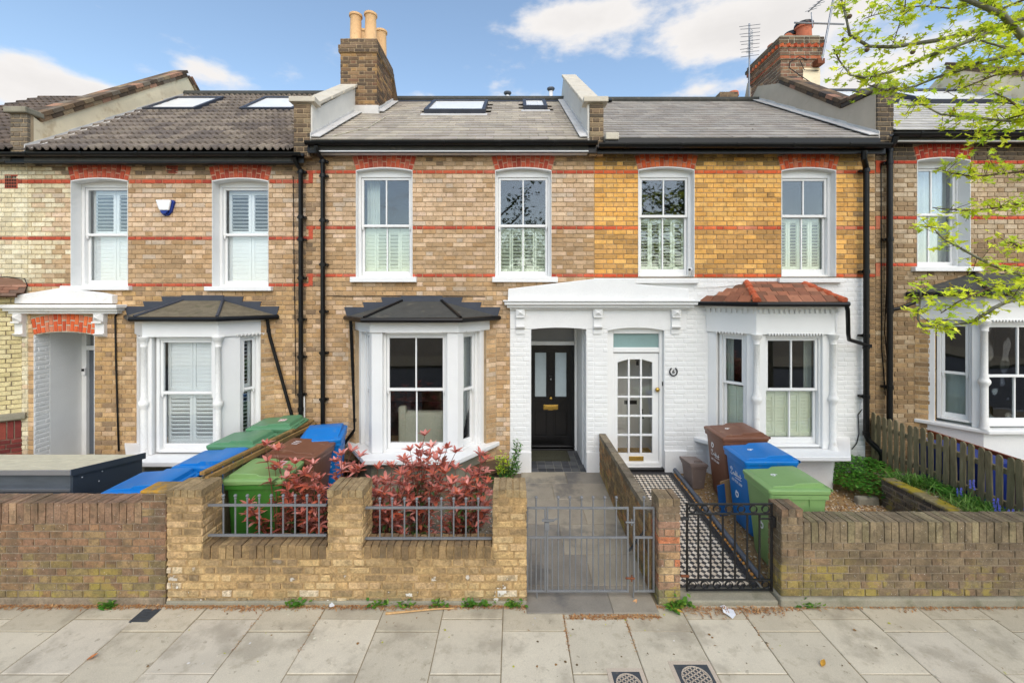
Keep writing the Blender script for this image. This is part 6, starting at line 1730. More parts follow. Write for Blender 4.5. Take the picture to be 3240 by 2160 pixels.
for z in ((gzz(1594) + gzz(1625)) / 2, (gzz(1833) + gzz(1864)) / 2):
    for i in range(7): obj('ring', rm, gb, Matrix.Translation((gx(2191 + i * 38.5), YG, z)))
MB().box(gx(2400), gx(2450), YG - .02, YG - .008, gzz(1640), gzz(1635)).box(gx(2438), gx(2450), YG - .03, YG + .02, gzz(1664), gzz(1632)).build('latch', M['black_paint'], gb, bevel=.003)
for py, m_ in ((1638, 'black_paint'), (1819, 'rust')): MB().tube([(gx(2153), YG - .01, gzz(py)), (gx(2178), YG - .01, gzz(py))], .014, 8).build('hinge', M[m_], gb)

# ------------------------------------------------------------------ paths
pb = tag(MB().add([(.13, -2.96, -.004), (1.46, -2.96, -.004), (1.46, -2.6, .012), (.13, -2.6, .012), (.13, .0, gz(0) + .004), (1.46, .0, gz(0) + .004)], [(0, 1, 2, 3), (3, 2, 5, 4)]).build('path', M['joint']), kind='structure')
rng = random.Random(41)
def slope_slab(x0, x1, y0, y1, lift):
    za = (gz(y0) if y0 > -2.6 else .0) + lift; zb_ = (gz(y1) if y1 > -2.6 else .0) + lift
    m = flat(x0, x1, y0, y1, (za + zb_) / 2, .02, tx=0)
    a = math.atan2(zb_ - za, y1 - y0)
    return Matrix.Translation(m.translation) @ Matrix.Rotation(a, 4, 'X') @ Matrix.Translation(-m.translation) @ m
mats, cols = [], []
ys = [-2.95, -2.55, -2.05, -1.45, -.85, -.38, -.008]
for k in range(len(ys) - 1):
    xs = [.135, .62 + .25 * (k % 2), 1.455] if k % 3 else [.135, 1.0, 1.455]
    for a, e in zip(xs[:-1], xs[1:]):
        mats.append(slope_slab(a + .003, e - .003, ys[k] + .003, ys[k + 1] - .003, .016)); cols.append(pick(rng, [(134, 126, 112), (122, 116, 106), (142, 134, 118)], k=1.2, j=.06))
pieces(pb, 'paving_slab', mats, cols, templates('slab'), M['slate_path'], 40, tkey='pslab')
# tiled path of the right-hand house: small black and white squares laid on the diagonal
pc = tag(MB().add([(1.55, -2.75, .006), (2.70, -2.75, .006), (2.70, -2.6, .006), (1.55, -2.6, .006), (1.55, .0, gz(0) + .016), (2.70, .0, gz(0) + .016)], [(0, 1, 2, 3), (3, 2, 5, 4)]).build('path', M['grout']), kind='structure')
dg_ = .0695; mats, cols = [], []
def on_slope(x, y, sx, sy, rz, t=.008, lift=.019):
    a = math.atan2(.19, 2.6)
    return Matrix.Translation((x, y, gz(y) + lift)) @ Matrix.Rotation(a, 4, 'X') @ Matrix.Rotation(rz, 4, 'Z') @ Matrix(((1, 0, 0, 0), (0, 0, 1, 0), (0, -1, 0, 0), (0, 0, 0, 1))) @ Matrix.Diagonal((sx, t, sy, 1))
BLK, WHT = [(66, 64, 66), (56, 56, 58), (76, 74, 74)], [(226, 214, 196), (232, 222, 206), (218, 204, 184)]
inx0, inx1, iny0, iny1 = 1.565, 2.595, -2.52, -.10
i = 0
nx, ny = int((inx1 - inx0) / dg_), int((iny1 - iny0) / dg_)
for k in range(ny + 1):
    for j in range(nx + 1):
        for q in (0, 1):
            x = inx0 + (j + .5 * q) * dg_; y = iny0 + (k + .5 * q) * dg_
            if inx0 - .001 <= x <= inx1 and iny0 - .001 <= y <= iny1:
                border = abs(x - 2.47) < .012 or abs(y + 2.415) < .012 or abs(y + .19) < .012
                s_ = dg_ / math.sqrt(2) - .0022
                mats.append(on_slope(x, y, s_, s_, math.pi / 4)); cols.append(pick(rng, BLK if q else WHT, k=.9))
tl = pieces(pc, 'path_tile', mats, cols, templates('slab'), M['tile'], 300, tkey='ctile')
# dark strips: inner line and edging
def strip(x0, x1, y0, y1, lift, n=1, pal=BLK):
    for k in range(n):
        a, e = y0 + (y1 - y0) * k / n, y0 + (y1 - y0) * (k + 1) / n - .003
        o = obj('edging_tile', STRIP, pc, slope_slab(x0, x1, a, e, lift)); o.color = (*pick(rng, pal, k=.62), 1)
b = MB(); b.add(*template('slab', 3)); STRIP = b.mesh('edging_tile', M['tile'])
strip(2.462, 2.482, -2.415, -.19, .0225, 14); strip(1.56, 2.462, -2.425, -2.405, .0225); strip(1.56, 2.462, -.198, -.18, .0225)
strip(2.60, 2.665, -2.6, -.01, .021, 9); strip(1.555, 2.60, -.088, -.01, .021); strip(1.555, 2.60, -2.66, -2.535, .017)
st = thing('gate_step', 'mossy concrete step in front of the black gate', 'step', (2.27, -2.8, 0))
MB().box(wx(2153) + .003, wx(2464) - .002, YW - .005, -2.62, -.03, .05).build('tread', M['concrete'], st, bevel=.015)
pi = thing('drain_pipe', 'grey plastic pipe lying along the edge of the tiled path', 'pipe', (2.72, -1.3, .1))
sharp_by_angle(MB().tube([(2.715, -.02, gz(0) + .06), (2.72, -1.3, gz(-1.3) + .055), (2.725, -2.5, gz(-2.5) + .05)], .033, 12).build('pipe', M['pipe_grey'], pi), 40)
for y in (-.9, -1.9): MB().tube([(2.72, y - .05, gz(y) + .055), (2.72, y + .05, gz(y) + .058)], .038, 12).build('collar', M['pipe_grey'], pi)
b = MB(); r_ = random.Random(9)
for i in range(40):
    y = -2.45 + i * .06
    b.ball((2.685 + r_.uniform(-.008, .008), y, gz(y) + .02), r_.uniform(.012, .022), 7, 4)
tag(b.build('foam_filler', M['amber'], pi), kind='stuff')

# ------------------------------------------------------------------ wheelie bins
def rounded(b, rings):
    """rings of rounded rectangles: (cx, cy, hx, hy, r, z)"""
    n = 4; cnt = None
    base = len(b.v)
    for cx_, cy_, hx, hy, r, z in rings:
        pts = []
        for sx, sy, a0 in ((1, 1, 0), (-1, 1, 90), (-1, -1, 180), (1, -1, 270)):
            for k in range(n + 1):
                a = math.radians(a0 + 90 * k / n)
                pts.append((cx_ + sx * (hx - r) + r * math.cos(a), cy_ + sy * (hy - r) + r * math.sin(a), z))
        cnt = len(pts); b.v += pts
    for i in range(len(rings) - 1):
        for k in range(cnt):
            a = base + i * cnt + k; c = base + i * cnt + (k + 1) % cnt
            b.f.append((a, c, c + cnt, a + cnt))
    b.f.append(tuple(base + k for k in range(cnt))[::-1]); b.f.append(tuple(base + (len(rings) - 1) * cnt + k for k in range(cnt)))
    return b
def lid_mesh():
    """lid: rim skirt, sloped deck rising to the hinge, raised centre panel"""
    b = MB()
    rounded(b, [(-.01, 0, .335, .288, .03, .955), (-.01, 0, .34, .292, .03, .985), (-.01, 0, .34, .292, .03, 1.0), (-.005, 0, .325, .275, .03, 1.012)])
    # wedge: two-step deck
    pts = [(-.29, 1.008), (-.26, 1.028), (-.06, 1.036), (-.02, 1.060), (.23, 1.070), (.275, 1.055), (.29, 1.008)]
    b.poly([(x, -.238, z) for x, z in pts], (0, .476, 0))
    return b
LIDM, BODM = {}, {}
def make_bin(name_label, group, material, loc, rz, lidmat=None, lidrot=0.0):
    t = thing('wheelie_bin', name_label, 'wheelie bin', (0, 0, 0), group)
    b = MB(); rounded(b, [(.02, 0, .235, .225, .04, .03), (.01, 0, .245, .235, .04, .08), (-.01, 0, .30, .265, .035, .86), (-.01, 0, .305, .27, .035, .90), (-.01, 0, .325, .285, .03, .905), (-.01, 0, .325, .285, .03, .95)])
    sharp_by_angle(b.build('body', M[material], t), 30)
    l = lid_mesh().build('lid', M[lidmat or material], t, bevel=.012, seg=2)
    sharp_by_angle(l, 40)
    h = MB().tube([(.36, -.24, .985), (.36, .24, .985)], .017, 8)
    for y in (-.22, 0, .22): h.box(.30, .365, y - .02, y + .02, .968, 1.0)
    h.build('handle', M[lidmat or material], t)
    for y in (-.26, .26):
        wh = MB().lathe((0, 0, -.025), [(.02, -.005), (.09, 0), (.10, .01), (.10, .04), (.09, .05), (.02, .055)], 18).build('wheel', M['black'], t)
        wh.matrix_basis = Matrix.Translation((.24, y, .10)) @ Matrix.Rotation(math.pi / 2, 4, 'X')
    MB().tube([(.24, -.25, .10), (.24, .25, .10)], .012, 8).build('axle', M['steel'], t)
    ribs = MB()
    for x in (-.12, .10): ribs.poly([(x - .012, -.288, .94), (x + .012, -.288, .94), (x + .004, -.266, .80)], (0, .03, 0))
    ribs.build('rib', M[material], t)
    t.matrix_basis = Matrix.Translation(loc) @ Matrix.Rotation(rz, 4, 'Z')
    return t
def bin_face_text(t, items):
    """print on the front face (local -X side), which leans a little"""
    for body, size, y, z, sh, ex_ in items:
        lean = math.atan2(.055, .78)
        x = -.245 - (z - .08) / .78 * .055 + .01 - .012
        x = -.235 - .075 * (z - .08) / .78 - .004
        m = Matrix.Translation((x, y, z)) @ Matrix.Rotation(-math.pi / 2, 4, 'Z') @ Matrix.Rotation(math.pi / 2 - lean * 1.3, 4, 'X')
        text(body, size, M['white_print'], t, m, 'lettering', .0008, sh)
def script_logo(t, y, z, s=1.0):
    """handwritten logo drawn as one flowing stroke, with its underline"""
    def pt(a, b_):
        zz = z + b_ * s; x = -.235 - .075 * (zz - .08) / .78 - .005
        return (x, y - a * s, zz)
    st = [[(-.11, .05), (-.14, .07), (-.10, .09), (-.08, .06), (-.12, .02), (-.14, -.01), (-.10, -.02), (-.07, .02), (-.05, .03), (-.06, .0), (-.03, .0), (-.02, .03), (-.02, .0), (.0, .0), (.01, .03), (.01, .07), (.01, .0), (.03, .0), (.04, .06), (.04, .0), (.06, .025), (.06, .0), (.08, .025), (.08, .0), (.10, .02), (.12, .0), (.12, .06), (.12, .01), (.15, .03)], [(-.02, -.03), (.14, -.02)]]
    b = MB()
    for q in st: b.tube([pt(*p) for p in q], .0042 * s, 5)
    b.build('logo', M['white_print'], t)
GB = 'wheelie bins in the front gardens'
def lid_number(t, x, y, ch='6', size=.13, rot=0.0):
    text(ch, size, M['white_print'], t, Matrix.Translation((x, y, 1.0365 + (x + .1) * .04)) @ Matrix.Rotation(-math.pi / 2 + rot, 4, 'Z') @ Matrix.Rotation(0, 4, 'X'), 'numeral', .001)
# right garden: fronts turned to the tiled path
def zg(y): return max(gz(y), .0)
bC1 = make_bin('brown wheelie bin numbered 6, behind the blue one beside the tiled path', GB, 'bin_brown', (3.30, -.86, zg(-.86) + .02), .03)
bC2 = make_bin('blue wheelie bin numbered 6, between the brown and the green one by the tiled path', GB, 'bin_blue', (3.24, -1.58, zg(-1.5) + .01), 0)
bC3 = make_bin('light green wheelie bin numbered 6, right behind the gate pier', GB, 'bin_green', (3.155, -2.235, zg(-2.2)), -.02)
bin_face_text(bC1, [('6', .17, .08, .80, 0, 0), ('020 7525 2000', .036, .05, .56, .15, 0)]); script_logo(bC1, .03, .64, .8)
bin_face_text(bC2, [('020 7525 2000', .042, .02, .62, .1, 0), ('6', .19, .04, .47, 0, 0)]); script_logo(bC2, .03, .70, .95)
bin_face_text(bC3, [('6', .17, -.02, .50, 0, 0)])
for t in (bC1, bC2, bC3): lid_number(t, -.10, .05, rot=.3)
# middle garden
bB1 = make_bin('bright green wheelie bin with pink sticker behind the red-leaved shrub', GB, 'bin_green', (-3.0, -2.02, zg(-2.0)), math.pi + .05)
for o in bB1.children:
    if o.name.startswith('body'): o.data.materials[0] = M['bin_deep_green']
MB().poly([(-.18, -.20, 1.034), (-.07, -.22, 1.0375), (-.07, -.02, 1.0375), (-.17, -.03, 1.0345)], (0, 0, .0015)).build('sticker', M['sticker'], bB1)
bB2 = make_bin('brown wheelie bin with pale scratches on its lid, between a green and a blue bin', GB, 'bin_brown', (-2.87, -1.40, zg(-1.4)), math.pi - .05)
b = MB()
for k in range(3): b.poly([(.05, -.10 + k * .05, 1.0642), (.14, -.12 + k * .05, 1.0678), (.14, -.105 + k * .05, 1.0678), (.05, -.09 + k * .05, 1.0642)], (0, 0, .0012))
b.build('chalk_mark', M['white_print'], bB2)
bB3 = make_bin('blue wheelie bin with white council lettering standing beside the white bay', GB, 'bin_blue', (-2.80, -.86, zg(-.86)), math.pi / 2 + .25)
bin_face_text(bB3, [('020 7525 2000', .040, -.03, .60, .1, 0)]); script_logo(bB3, -.02, .68, .95)
# left garden
bA1 = make_bin('blue wheelie bin with its lid just above the red-brown wall', GB, 'bin_blue', (-4.13, -2.28, zg(-2.3)), .05)
bA2 = make_bin('blue wheelie bin behind another blue one along the timber rail', GB, 'bin_blue', (-3.82, -1.70, zg(-1.7)), .0)
bA3 = make_bin('dusty dark green wheelie bin between a blue bin and another green bin', GB, 'bin_dark_green', (-3.84, -1.08, zg(-1.1)), -.04)
bA4 = make_bin('dark green wheelie bin with red and white sticker closest to the house', GB, 'bin_dark_green', (-3.70, -.46, zg(-.5)), .06)
MB().poly([(.04, -.10, 1.0640), (.15, -.10, 1.0684), (.15, .0, 1.0684), (.04, .0, 1.0640)], (0, 0, .002)).build('sticker', M['sticker_red'], bA4)

# food caddy, folded boxes
cd = thing('food_caddy', 'small grey-brown lidded food caddy beside the brown bin', 'food caddy', (0, 0, 0))
b = MB(); rounded(b, [(0, 0, .10, .12, .02, 0), (0, 0, .13, .15, .02, .32), (0, 0, .14, .16, .02, .325), (0, 0, .14, .16, .02, .35)]); b.build('tub', M['caddy'], cd, bevel=.004)
MB().add([(-.15, -.17, .352), (.15, -.17, .352), (.15, .17, .352), (-.15, .17, .352), (-.17, -.16, .42), (.13, -.16, .39), (.13, .16, .39), (-.17, .16, .42)], BOXF).build('lid', M['caddy'], cd, bevel=.01)
MB().tube([(-.06, -.12, .405), (-.06, -.10, .43), (.06, -.10, .42), (.06, -.12, .395)], .012, 6).build('handle', M['caddy'], cd)
cd.matrix_basis = Matrix.Translation((2.87, -.42, gz(-.4) + .0)) @ Matrix.Rotation(.15, 4, 'Z')
cb_ = thing('cardboard_box', 'flattened cardboard boxes leaning between the brown and blue bins', 'cardboard', (2.98, -1.24, .1))
MB().add([(2.93, -1.24, .11), (3.10, -1.21, .11), (3.10, -1.19, .11), (2.93, -1.22, .11), (2.90, -1.22, .56), (3.08, -1.19, .60), (3.08, -1.17, .60), (2.90, -1.20, .56)], BOXF).build('brown_sheet', M['cardboard'], cb_)
MB().add([(2.87, -1.27, .11), (2.98, -1.25, .11), (2.98, -1.235, .11), (2.87, -1.255, .11), (2.84, -1.25, .52), (2.95, -1.23, .54), (2.95, -1.215, .54), (2.84, -1.235, .52)], BOXF).build('blue_sheet', M['blue_card'], cb_)

# bin store behind the left wall
bs = thing('bin_store', 'grey metal bin store with slatted top behind the red-brown wall', 'bin store', (-6.0, -1.9, .05))
fr0, fr1, bk1 = -2.36, -2.36, -1.46
xr_ = -4.97; xl_ = -7.6; zf, zb_ = 1.20, 1.03
MB().poly([(xr_ - .03, fr0, .05), (xr_ - .03, bk1, .05), (xr_ - .03, bk1, zb_ - .0), (xr_ - .03, fr0, zf - .05)], (.03, 0, 0)).build('side_panel', M['store_dark'], bs)
for i, (za, zb2) in enumerate(((.05, .74), (.77, .95), (.98, zf - .05))):
    MB().box(xl_, xr_ - .03, fr0 + .004 * i, fr0 + .03, za, zb2).build('front_panel', M['store_front'], bs, bevel=.004)
for z in (.755, .965): MB().box(xl_, xr_ - .028, fr0 - .012, fr0 + .02, z - .013, z + .013).build('trim_strip', M['alu'], bs)
MB().box(xl_, xr_ - .03, bk1 - .03, bk1, .05, zb_ - .02).build('back_panel', M['store_dark'], bs)
n = 9
for i in range(n):
    t0, t1 = i / n, (i + 1) / n - .012
    ya_, yb_ = fr0 - .03 + (bk1 - fr0 + .05) * t0, fr0 - .03 + (bk1 - fr0 + .05) * t1
    za_, zb2 = zf + (zb_ - zf) * t0, zf + (zb_ - zf) * t1
    MB().poly([(xl_, ya_, za_ - .03), (xl_, yb_, zb2 - .03), (xl_, yb_, zb2), (xl_, ya_, za_)], (xr_ + .01 - xl_, 0, 0)).build('roof_slat', M['decking'], bs)
MB().poly([(xr_ + .01, fr0 - .04, zf - .06), (xr_ + .01, bk1 + .03, zb_ - .06), (xr_ + .01, bk1 + .03, zb_ + .02), (xr_ + .01, fr0 - .04, zf + .012)], (.014, 0, 0)).build('edge_trim', M['store_dark'], bs)
MB().box(xl_, xr_ + .02, fr0 - .05, fr0 - .034, zf - .045, zf + .008).build('front_trim', M['alu'], bs)
for dy, dz in ((.10, .13), (.22, .10), (.34, .16), (.30, .26)):
    o = MB().ball((xr_ + .003, fr0 + dy, zf - dz), .008, 8, 4).build('rivet', M['alu'], bs)

# timber rail along the boundary of the left and middle gardens
tf = thing('boundary_fence', 'mossy timber fence rail sloping between the left and middle gardens', 'fence', (-3.36, -1.3, .1))
pa, pb_ = (-3.37, -2.56, 1.255), (-3.34, -.06, 1.10)
def beam(p, q, wdt, h, name, par, m_):
    p, q = Vector(p), Vector(q)
    return MB().add([p + Vector((-wdt, 0, -h)), p + Vector((wdt, 0, -h)), q + Vector((wdt, 0, -h)), q + Vector((-wdt, 0, -h)), p + Vector((-wdt, 0, 0)), p + Vector((wdt, 0, 0)), q + Vector((wdt, 0, 0)), q + Vector((-wdt, 0, 0))], BOXF).build(name, M[m_], par, bevel=.006)
beam(pa, pb_, .028, .04, 'top_rail', tf, 'rail_wood')
beam((pa[0] + .05, pa[1], pa[2] - .05), (pb_[0] + .05, pb_[1], pb_[2] - .05), .02, .06, 'side_rail', tf, 'rail_wood')
for i in range(14):
    y = -2.5 + i * .18; z = pa[2] + (pb_[2] - pa[2]) * (y - pa[1]) / (pb_[1] - pa[1])
    MB().box(-3.375, -3.355, y - .07, y + .07, gz(y), z - .05).build('fence_board', M['wood'], tf)

# picket fence of the right garden
pf = thing('picket_fence', 'weathered greenish picket fence dividing the gravel garden from the next house', 'fence', (6.0, -1.2, .4))
r_ = random.Random(77)
ys = [-.08 - i * .1085 for i in range(24)]
for i, y in enumerate(ys):
    ht = 1.225 + r_.uniform(-.02, .015); ln = r_.uniform(-.015, .015)
    zb_ = .44 + r_.uniform(-.02, .02)
    x = 5.985 + r_.uniform(-.004, .004)
    hw = .037
    q = [(y - hw, zb_), (y + hw, zb_), (y + hw + ln, ht - .035), (y + hw * .6 + ln, ht - .008), (y + ln, ht), (y - hw * .6 + ln, ht - .008), (y - hw + ln, ht - .035)]
    MB().poly([(x, a, b_) for a, b_ in q], (.020, 0, 0)).build('picket', M['wood'], pf, bevel=.003, seg=1)
for z in (.62, 1.02): MB().box(6.008, 6.05, -2.62, -.05, z - .035, z + .03).build('rail', M['wood'], pf)
for y in (-2.6, -1.3, -.06): MB().box(6.01, 6.08, y - .035, y + .035, .3, 1.1).build('post', M['wood'], pf)

# things kept behind the pickets
bx_ = thing('storage_chest', 'deep blue chest with red-brown board behind the picket fence', 'chest', (6.5, -1.5, .2))
MB().box(6.25, 6.7, -1.5, -.6, .2, .95).build('body', M['blue_sheet'], bx_, bevel=.02)
MB().box(6.78, 6.82, -2.75, -.2, .19, .97).build('rear_board', M['brown_board'], bx_)
bg = thing('refuse_sack', 'dark refuse sack lying behind the picket fence', 'refuse sack', (6.45, -2.4, .2))
b = MB(); r_ = random.Random(3)
vs = []; n, m = 14, 8
for i in range(m + 1):
    ph = math.pi * i / m
    for k in range(n):
        a = 2 * math.pi * k / n; q = 1 + r_.uniform(-.12, .12)
        vs.append((6.40 + .20 * q * math.sin(ph) * math.cos(a), -2.42 + .22 * q * math.sin(ph) * math.sin(a), .42 - .26 * q * math.cos(ph)))
b.add(vs, [(i * n + k, i * n + (k + 1) % n, (i + 1) * n + (k + 1) % n, (i + 1) * n + k) for i in range(m) for k in range(n)])
b.build('sack', M['black_bag'], bg, smooth=True)

# ------------------------------------------------------------------ raised bed, gravel, plants of the right garden
rng = random.Random(51)
rb = thing('raised_bed', 'crumbling grey stone bed wall topped with yellow moss beside the pickets', 'raised bed', (5.6, -1.7, .1))
core = MB().box(5.345, 5.50, -2.60, -1.0, .0, .50).build('wall', M['mortar_grey'], rb)
STN = [(112, 102, 90), (98, 88, 78), (126, 116, 100), (86, 78, 70)]
lay_wall(core, [(0, 1.6, .05, .52, .075, [], lambda x, z, r: pick(r, STN, k=.8, j=.15))], Fr(5.345, -1.0, 0, -1), rng, M['wall_brick'], 'old', most=140, depth=.05, proud=.01)
lay_wall(core, [(0, .65, .05, .50, .075, [], lambda x, z, r: pick(r, STN, k=.8, j=.15))], Fr(5.99, -.98, -1, 0), rng, M['wall_brick'], 'old', most=20, depth=.05)
M['moss_cap'] = mat('mossy_coping', rgb(140, 128, 92), rough=1, var=.25, vs=8, grain=.2, gs=40, bump=1, bs=40, over=((rgb(165, 145, 30), 5, .46, .12, .9), (rgb(120, 112, 96), 9, .6, .1, .6)))
for i in range(5):
    y = -2.6 + i * .32
    MB().box(5.33, 5.52, y + .005, y + .315, .50, .535 + rng.uniform(-.006, .01)).build('coping_stone', M['moss_cap'], core, bevel=.02)
MB().box(5.5, 5.99, -2.62, -.98, .2, .47).build('bed_soil', M['gravel_bed'], rb)
MB().box(5.02, 5.34, -.98, -.88, .05, .23).build('edging_stone', M['concrete'], rb, bevel=.03)

def pebbles(name, label, boxes, n, zf, pal, size=(.010, .022), seed=1):
    r = random.Random(seed); b = MB(); b.c = []
    for k in range(n):
        x0, x1, y0, y1 = r.choice(boxes); x, y = r.uniform(x0, x1), r.uniform(y0, y1)
        s = r.uniform(*size); z = zf(x, y) + s * r.uniform(.0, .4)
        a = r.uniform(0, math.pi); ca, sa = math.cos(a), math.sin(a)
        vs = []
        for dx, dy, dz in ((1, 0, 0), (.2, .8, .1), (-1, .1, 0), (-.1, -.8, 0), (.1, .05, .6), (0, 0, -.5)):
            dx, dy, dz = dx * s * r.uniform(.7, 1.2), dy * s * r.uniform(.6, 1.1), dz * s
            vs.append((x + dx * ca - dy * sa, y + dx * sa + dy * ca, z + dz))
        b.add(vs, [(0, 1, 4), (1, 2, 4), (2, 3, 4), (3, 0, 4), (1, 0, 5), (2, 1, 5), (3, 2, 5), (0, 3, 5)])
        c = pick(r, pal, k=.85, j=.15); b.c += [(*c, 1)] * 6
    o = b.build(name, M['pebble']); return tag(o, label, 'gravel', kind='stuff')
PEB = [(206, 172, 122), (186, 140, 88), (222, 200, 164), (164, 120, 76), (176, 160, 140), (140, 104, 70), (228, 214, 190), (196, 150, 84)]
pebbles('gravel', 'golden brown pebbles covering the right front garden', [(2.78, 5.34, -2.6, -.05), (3.5, 5.34, -2.6, -1.0), (3.5, 5.34, -2.6, -1.0)], 11000, lambda x, y: gz(y), PEB, seed=2)
pebbles('gravel', 'pebbles scattered over the raised bed', [(5.52, 5.97, -2.6, -1.0)], 1200, lambda x, y: .472, PEB, seed=3)
pebbles('gravel', 'grey stones on the soil under the red-leaved shrubs', [(-3.2, .1, -2.5, -.9)], 2500, lambda x, y: gz(y), [(150, 145, 135), (120, 114, 106), (176, 168, 154), (104, 98, 92)], seed=4)

def leaf_tpl(curl=.12, fold=.25, wd=.36, n=5, tip=.0):
    """pointed leaf along +X from the stalk, midrib fold"""
    v, f = [], []
    for i in range(n + 1):
        t = i / n; w_ = wd * math.sin(math.pi * min(t * .92 + .06, 1)) ** .85 * .5 if 0 < i < n else .012
        z = -curl * (t ** 2)
        v += [(t, -w_, z + fold * w_), (t, 0, z), (t, w_, z + fold * w_)]
    for i in range(n):
        a = 3 * i; f += [(a, a + 3, a + 4, a + 1), (a + 1, a + 4, a + 5, a + 2)]
    return v, f
LEAFT = [leaf_tpl(.12, .3), leaf_tpl(.22, .35), leaf_tpl(.05, .25), leaf_tpl(.3, .4)]
def dir_mat(p, d, up, s):
    d = d.normalized(); y = up.cross(d)
    if y.length < 1e-3: y = Vector((1, 0, 0)).cross(d)
    y.normalize(); z = d.cross(y)
    return Matrix(((d.x * s, y.x * s, z.x * s, p.x), (d.y * s, y.y * s, z.y * s, p.y), (d.z * s, y.z * s, z.z * s, p.z), (0, 0, 0, 1)))
REDL = [(194, 118, 104), (184, 106, 94), (204, 132, 120), (174, 92, 78), (190, 104, 78), (208, 144, 132)]
DEEPL = [(172, 86, 62), (152, 76, 58), (186, 92, 64), (126, 72, 54)]
GRNL = [(70, 96, 48), (58, 82, 42), (96, 122, 60), (84, 104, 56)]
def shrub(label, root, tips, seed, most=260):
    r = random.Random(seed)
    t = thing('photinia_shrub', label, 'shrub', (root[0], root[1], gz(root[1])), 'red-leaved shrubs behind the yellow wall')
    stems = MB(); mats, cols = [], []
    base = Vector((root[0], root[1], gz(root[1])))
    for tp in tips:
        tp = Vector(tp)
        b0 = base + Vector((r.uniform(-.12, .12), r.uniform(-.08, .08), 0))
        mid = b0.lerp(tp, .5) + Vector((r.uniform(-.06, .06), r.uniform(-.05, .05), .06))
        path = [b0, b0.lerp(mid, .5) + Vector((r.uniform(-.02, .02),) * 3), mid, mid.lerp(tp, .5), tp]
        stems.tube(path, [.009, .008, .006, .005, .003], 6)
        ax = (tp - mid).normalized()
        for w_, (fr_, cnt, rad) in enumerate(((1.0, r.randint(8, 10), 1.0), (.86, r.randint(6, 8), 1.15), (.68, r.randint(4, 6), 1.05), (.48, r.randint(3, 5), 1.0), (.28, r.randint(2, 4), .9))):
            p = mid.lerp(tp, max(fr_ * 2 - 1, 0)) if fr_ > .5 else b0.lerp(mid, fr_ * 2)
            a0 = r.uniform(0, 6.28)
            for k in range(cnt):
                a = a0 + k * 2.4 + r.uniform(-.3, .3)
                el = (r.uniform(.25, .95) if w_ == 0 else r.uniform(-.2, .5))
                d = Vector((math.cos(a) * math.cos(el), math.sin(a) * math.cos(el), math.sin(el))) + ax * .25
                s = r.uniform(.075, .118) * rad * (.8 if w_ == 0 and k < 2 else 1)
                mats.append(dir_mat(p + d.normalized() * .006, d, Vector((0, 0, 1)), s))
                z = p.z
                if w_ == 0: pal = REDL
                elif w_ == 1: pal = REDL if r.random() < .6 else DEEPL
                elif w_ in (2, 3): pal = REDL if r.random() < .25 else (DEEPL if r.random() < .6 else GRNL)
                else: pal = GRNL if r.random() < .75 else DEEPL
                cols.append(pick(r, pal, k=1.12 if w_ < 2 else .9, j=.14))
    stems.build('stem', M['stem_red'], t, smooth=True)
    pieces(t, 'leaf', mats, cols, LEAFT, M['leaf_red'], most, 'foliage', smooth=True, tkey='pleaf')
def P3(px, py, Y): return (fx(px, Y), Y, fz(py, Y))
r_ = random.Random(8)
def scatter(lst, yr=(-2.5, -2.1)):
    lst = lst + [(px + r_.uniform(-26, 26), py + r_.uniform(12, 50)) for px, py in lst if py < 1660 and r_.random() < .5]
    return [P3(px + r_.uniform(-6, 6), py + r_.uniform(-6, 6), r_.uniform(*yr)) for px, py in lst]
shrub('red-leaved shrub against the green bin, beside the first yellow pier', (-2.62, -2.3), scatter([(845, 1410), (870, 1490), (800, 1545), (905, 1520), (790, 1610), (870, 1600), (920, 1580), (845, 1660), (905, 1650), (930, 1530), (885, 1430)]), 1)
shrub('red-leaved shrub in front of the brown bin, beside the middle yellow pier', (-2.12, -2.25), scatter([(960, 1500), (985, 1470), (1010, 1520), (950, 1560), (990, 1590), (1015, 1570), (960, 1630), (1005, 1650), (1020, 1620), (940, 1470), (975, 1670), (1080, 1440), (1115, 1430), (1060, 1470), (1100, 1480), (1130, 1490), (1050, 1540)]), 2)
shrub('red-leaved shrub crowding the middle pier under the white bay', (-1.55, -2.3), scatter([(1200, 1485), (1235, 1475), (1185, 1530), (1220, 1540), (1190, 1560), (1265, 1490), (1275, 1540), (1180, 1620), (1200, 1660), (1180, 1690), (1250, 1600), (1260, 1650), (1275, 1460), (1255, 1640), (1300, 1500), (1205, 1580), (1230, 1660)], (-2.52, -2.1)), 3)
shrub('tallest red-leaved shrub, its thin top shoot rising in front of the bay window', (-1.18, -2.25), scatter([(1342, 1378), (1330, 1415), (1365, 1420), (1300, 1430), (1390, 1440), (1330, 1450), (1375, 1460), (1305, 1480), (1350, 1490), (1400, 1480), (1320, 1530), (1375, 1540), (1355, 1660), (1370, 1700), (1310, 1590), (1395, 1560), (1290, 1560), (1410, 1425)], (-2.5, -2.0)), 4)
shrub('red-leaved shrub beside the last yellow pier, next to the grey gate', (-.62, -2.3), scatter([(1522, 1440), (1535, 1460), (1440, 1480), (1470, 1490), (1430, 1520), (1500, 1510), (1480, 1540), (1515, 1545), (1540, 1530), (1450, 1560), (1525, 1600), (1420, 1620), (1430, 1650), (1460, 1600), (1510, 1580), (1545, 1570), (1490, 1500), (1410, 1500), (1500, 1640), (1540, 1620)], (-2.5, -2.05)), 5)

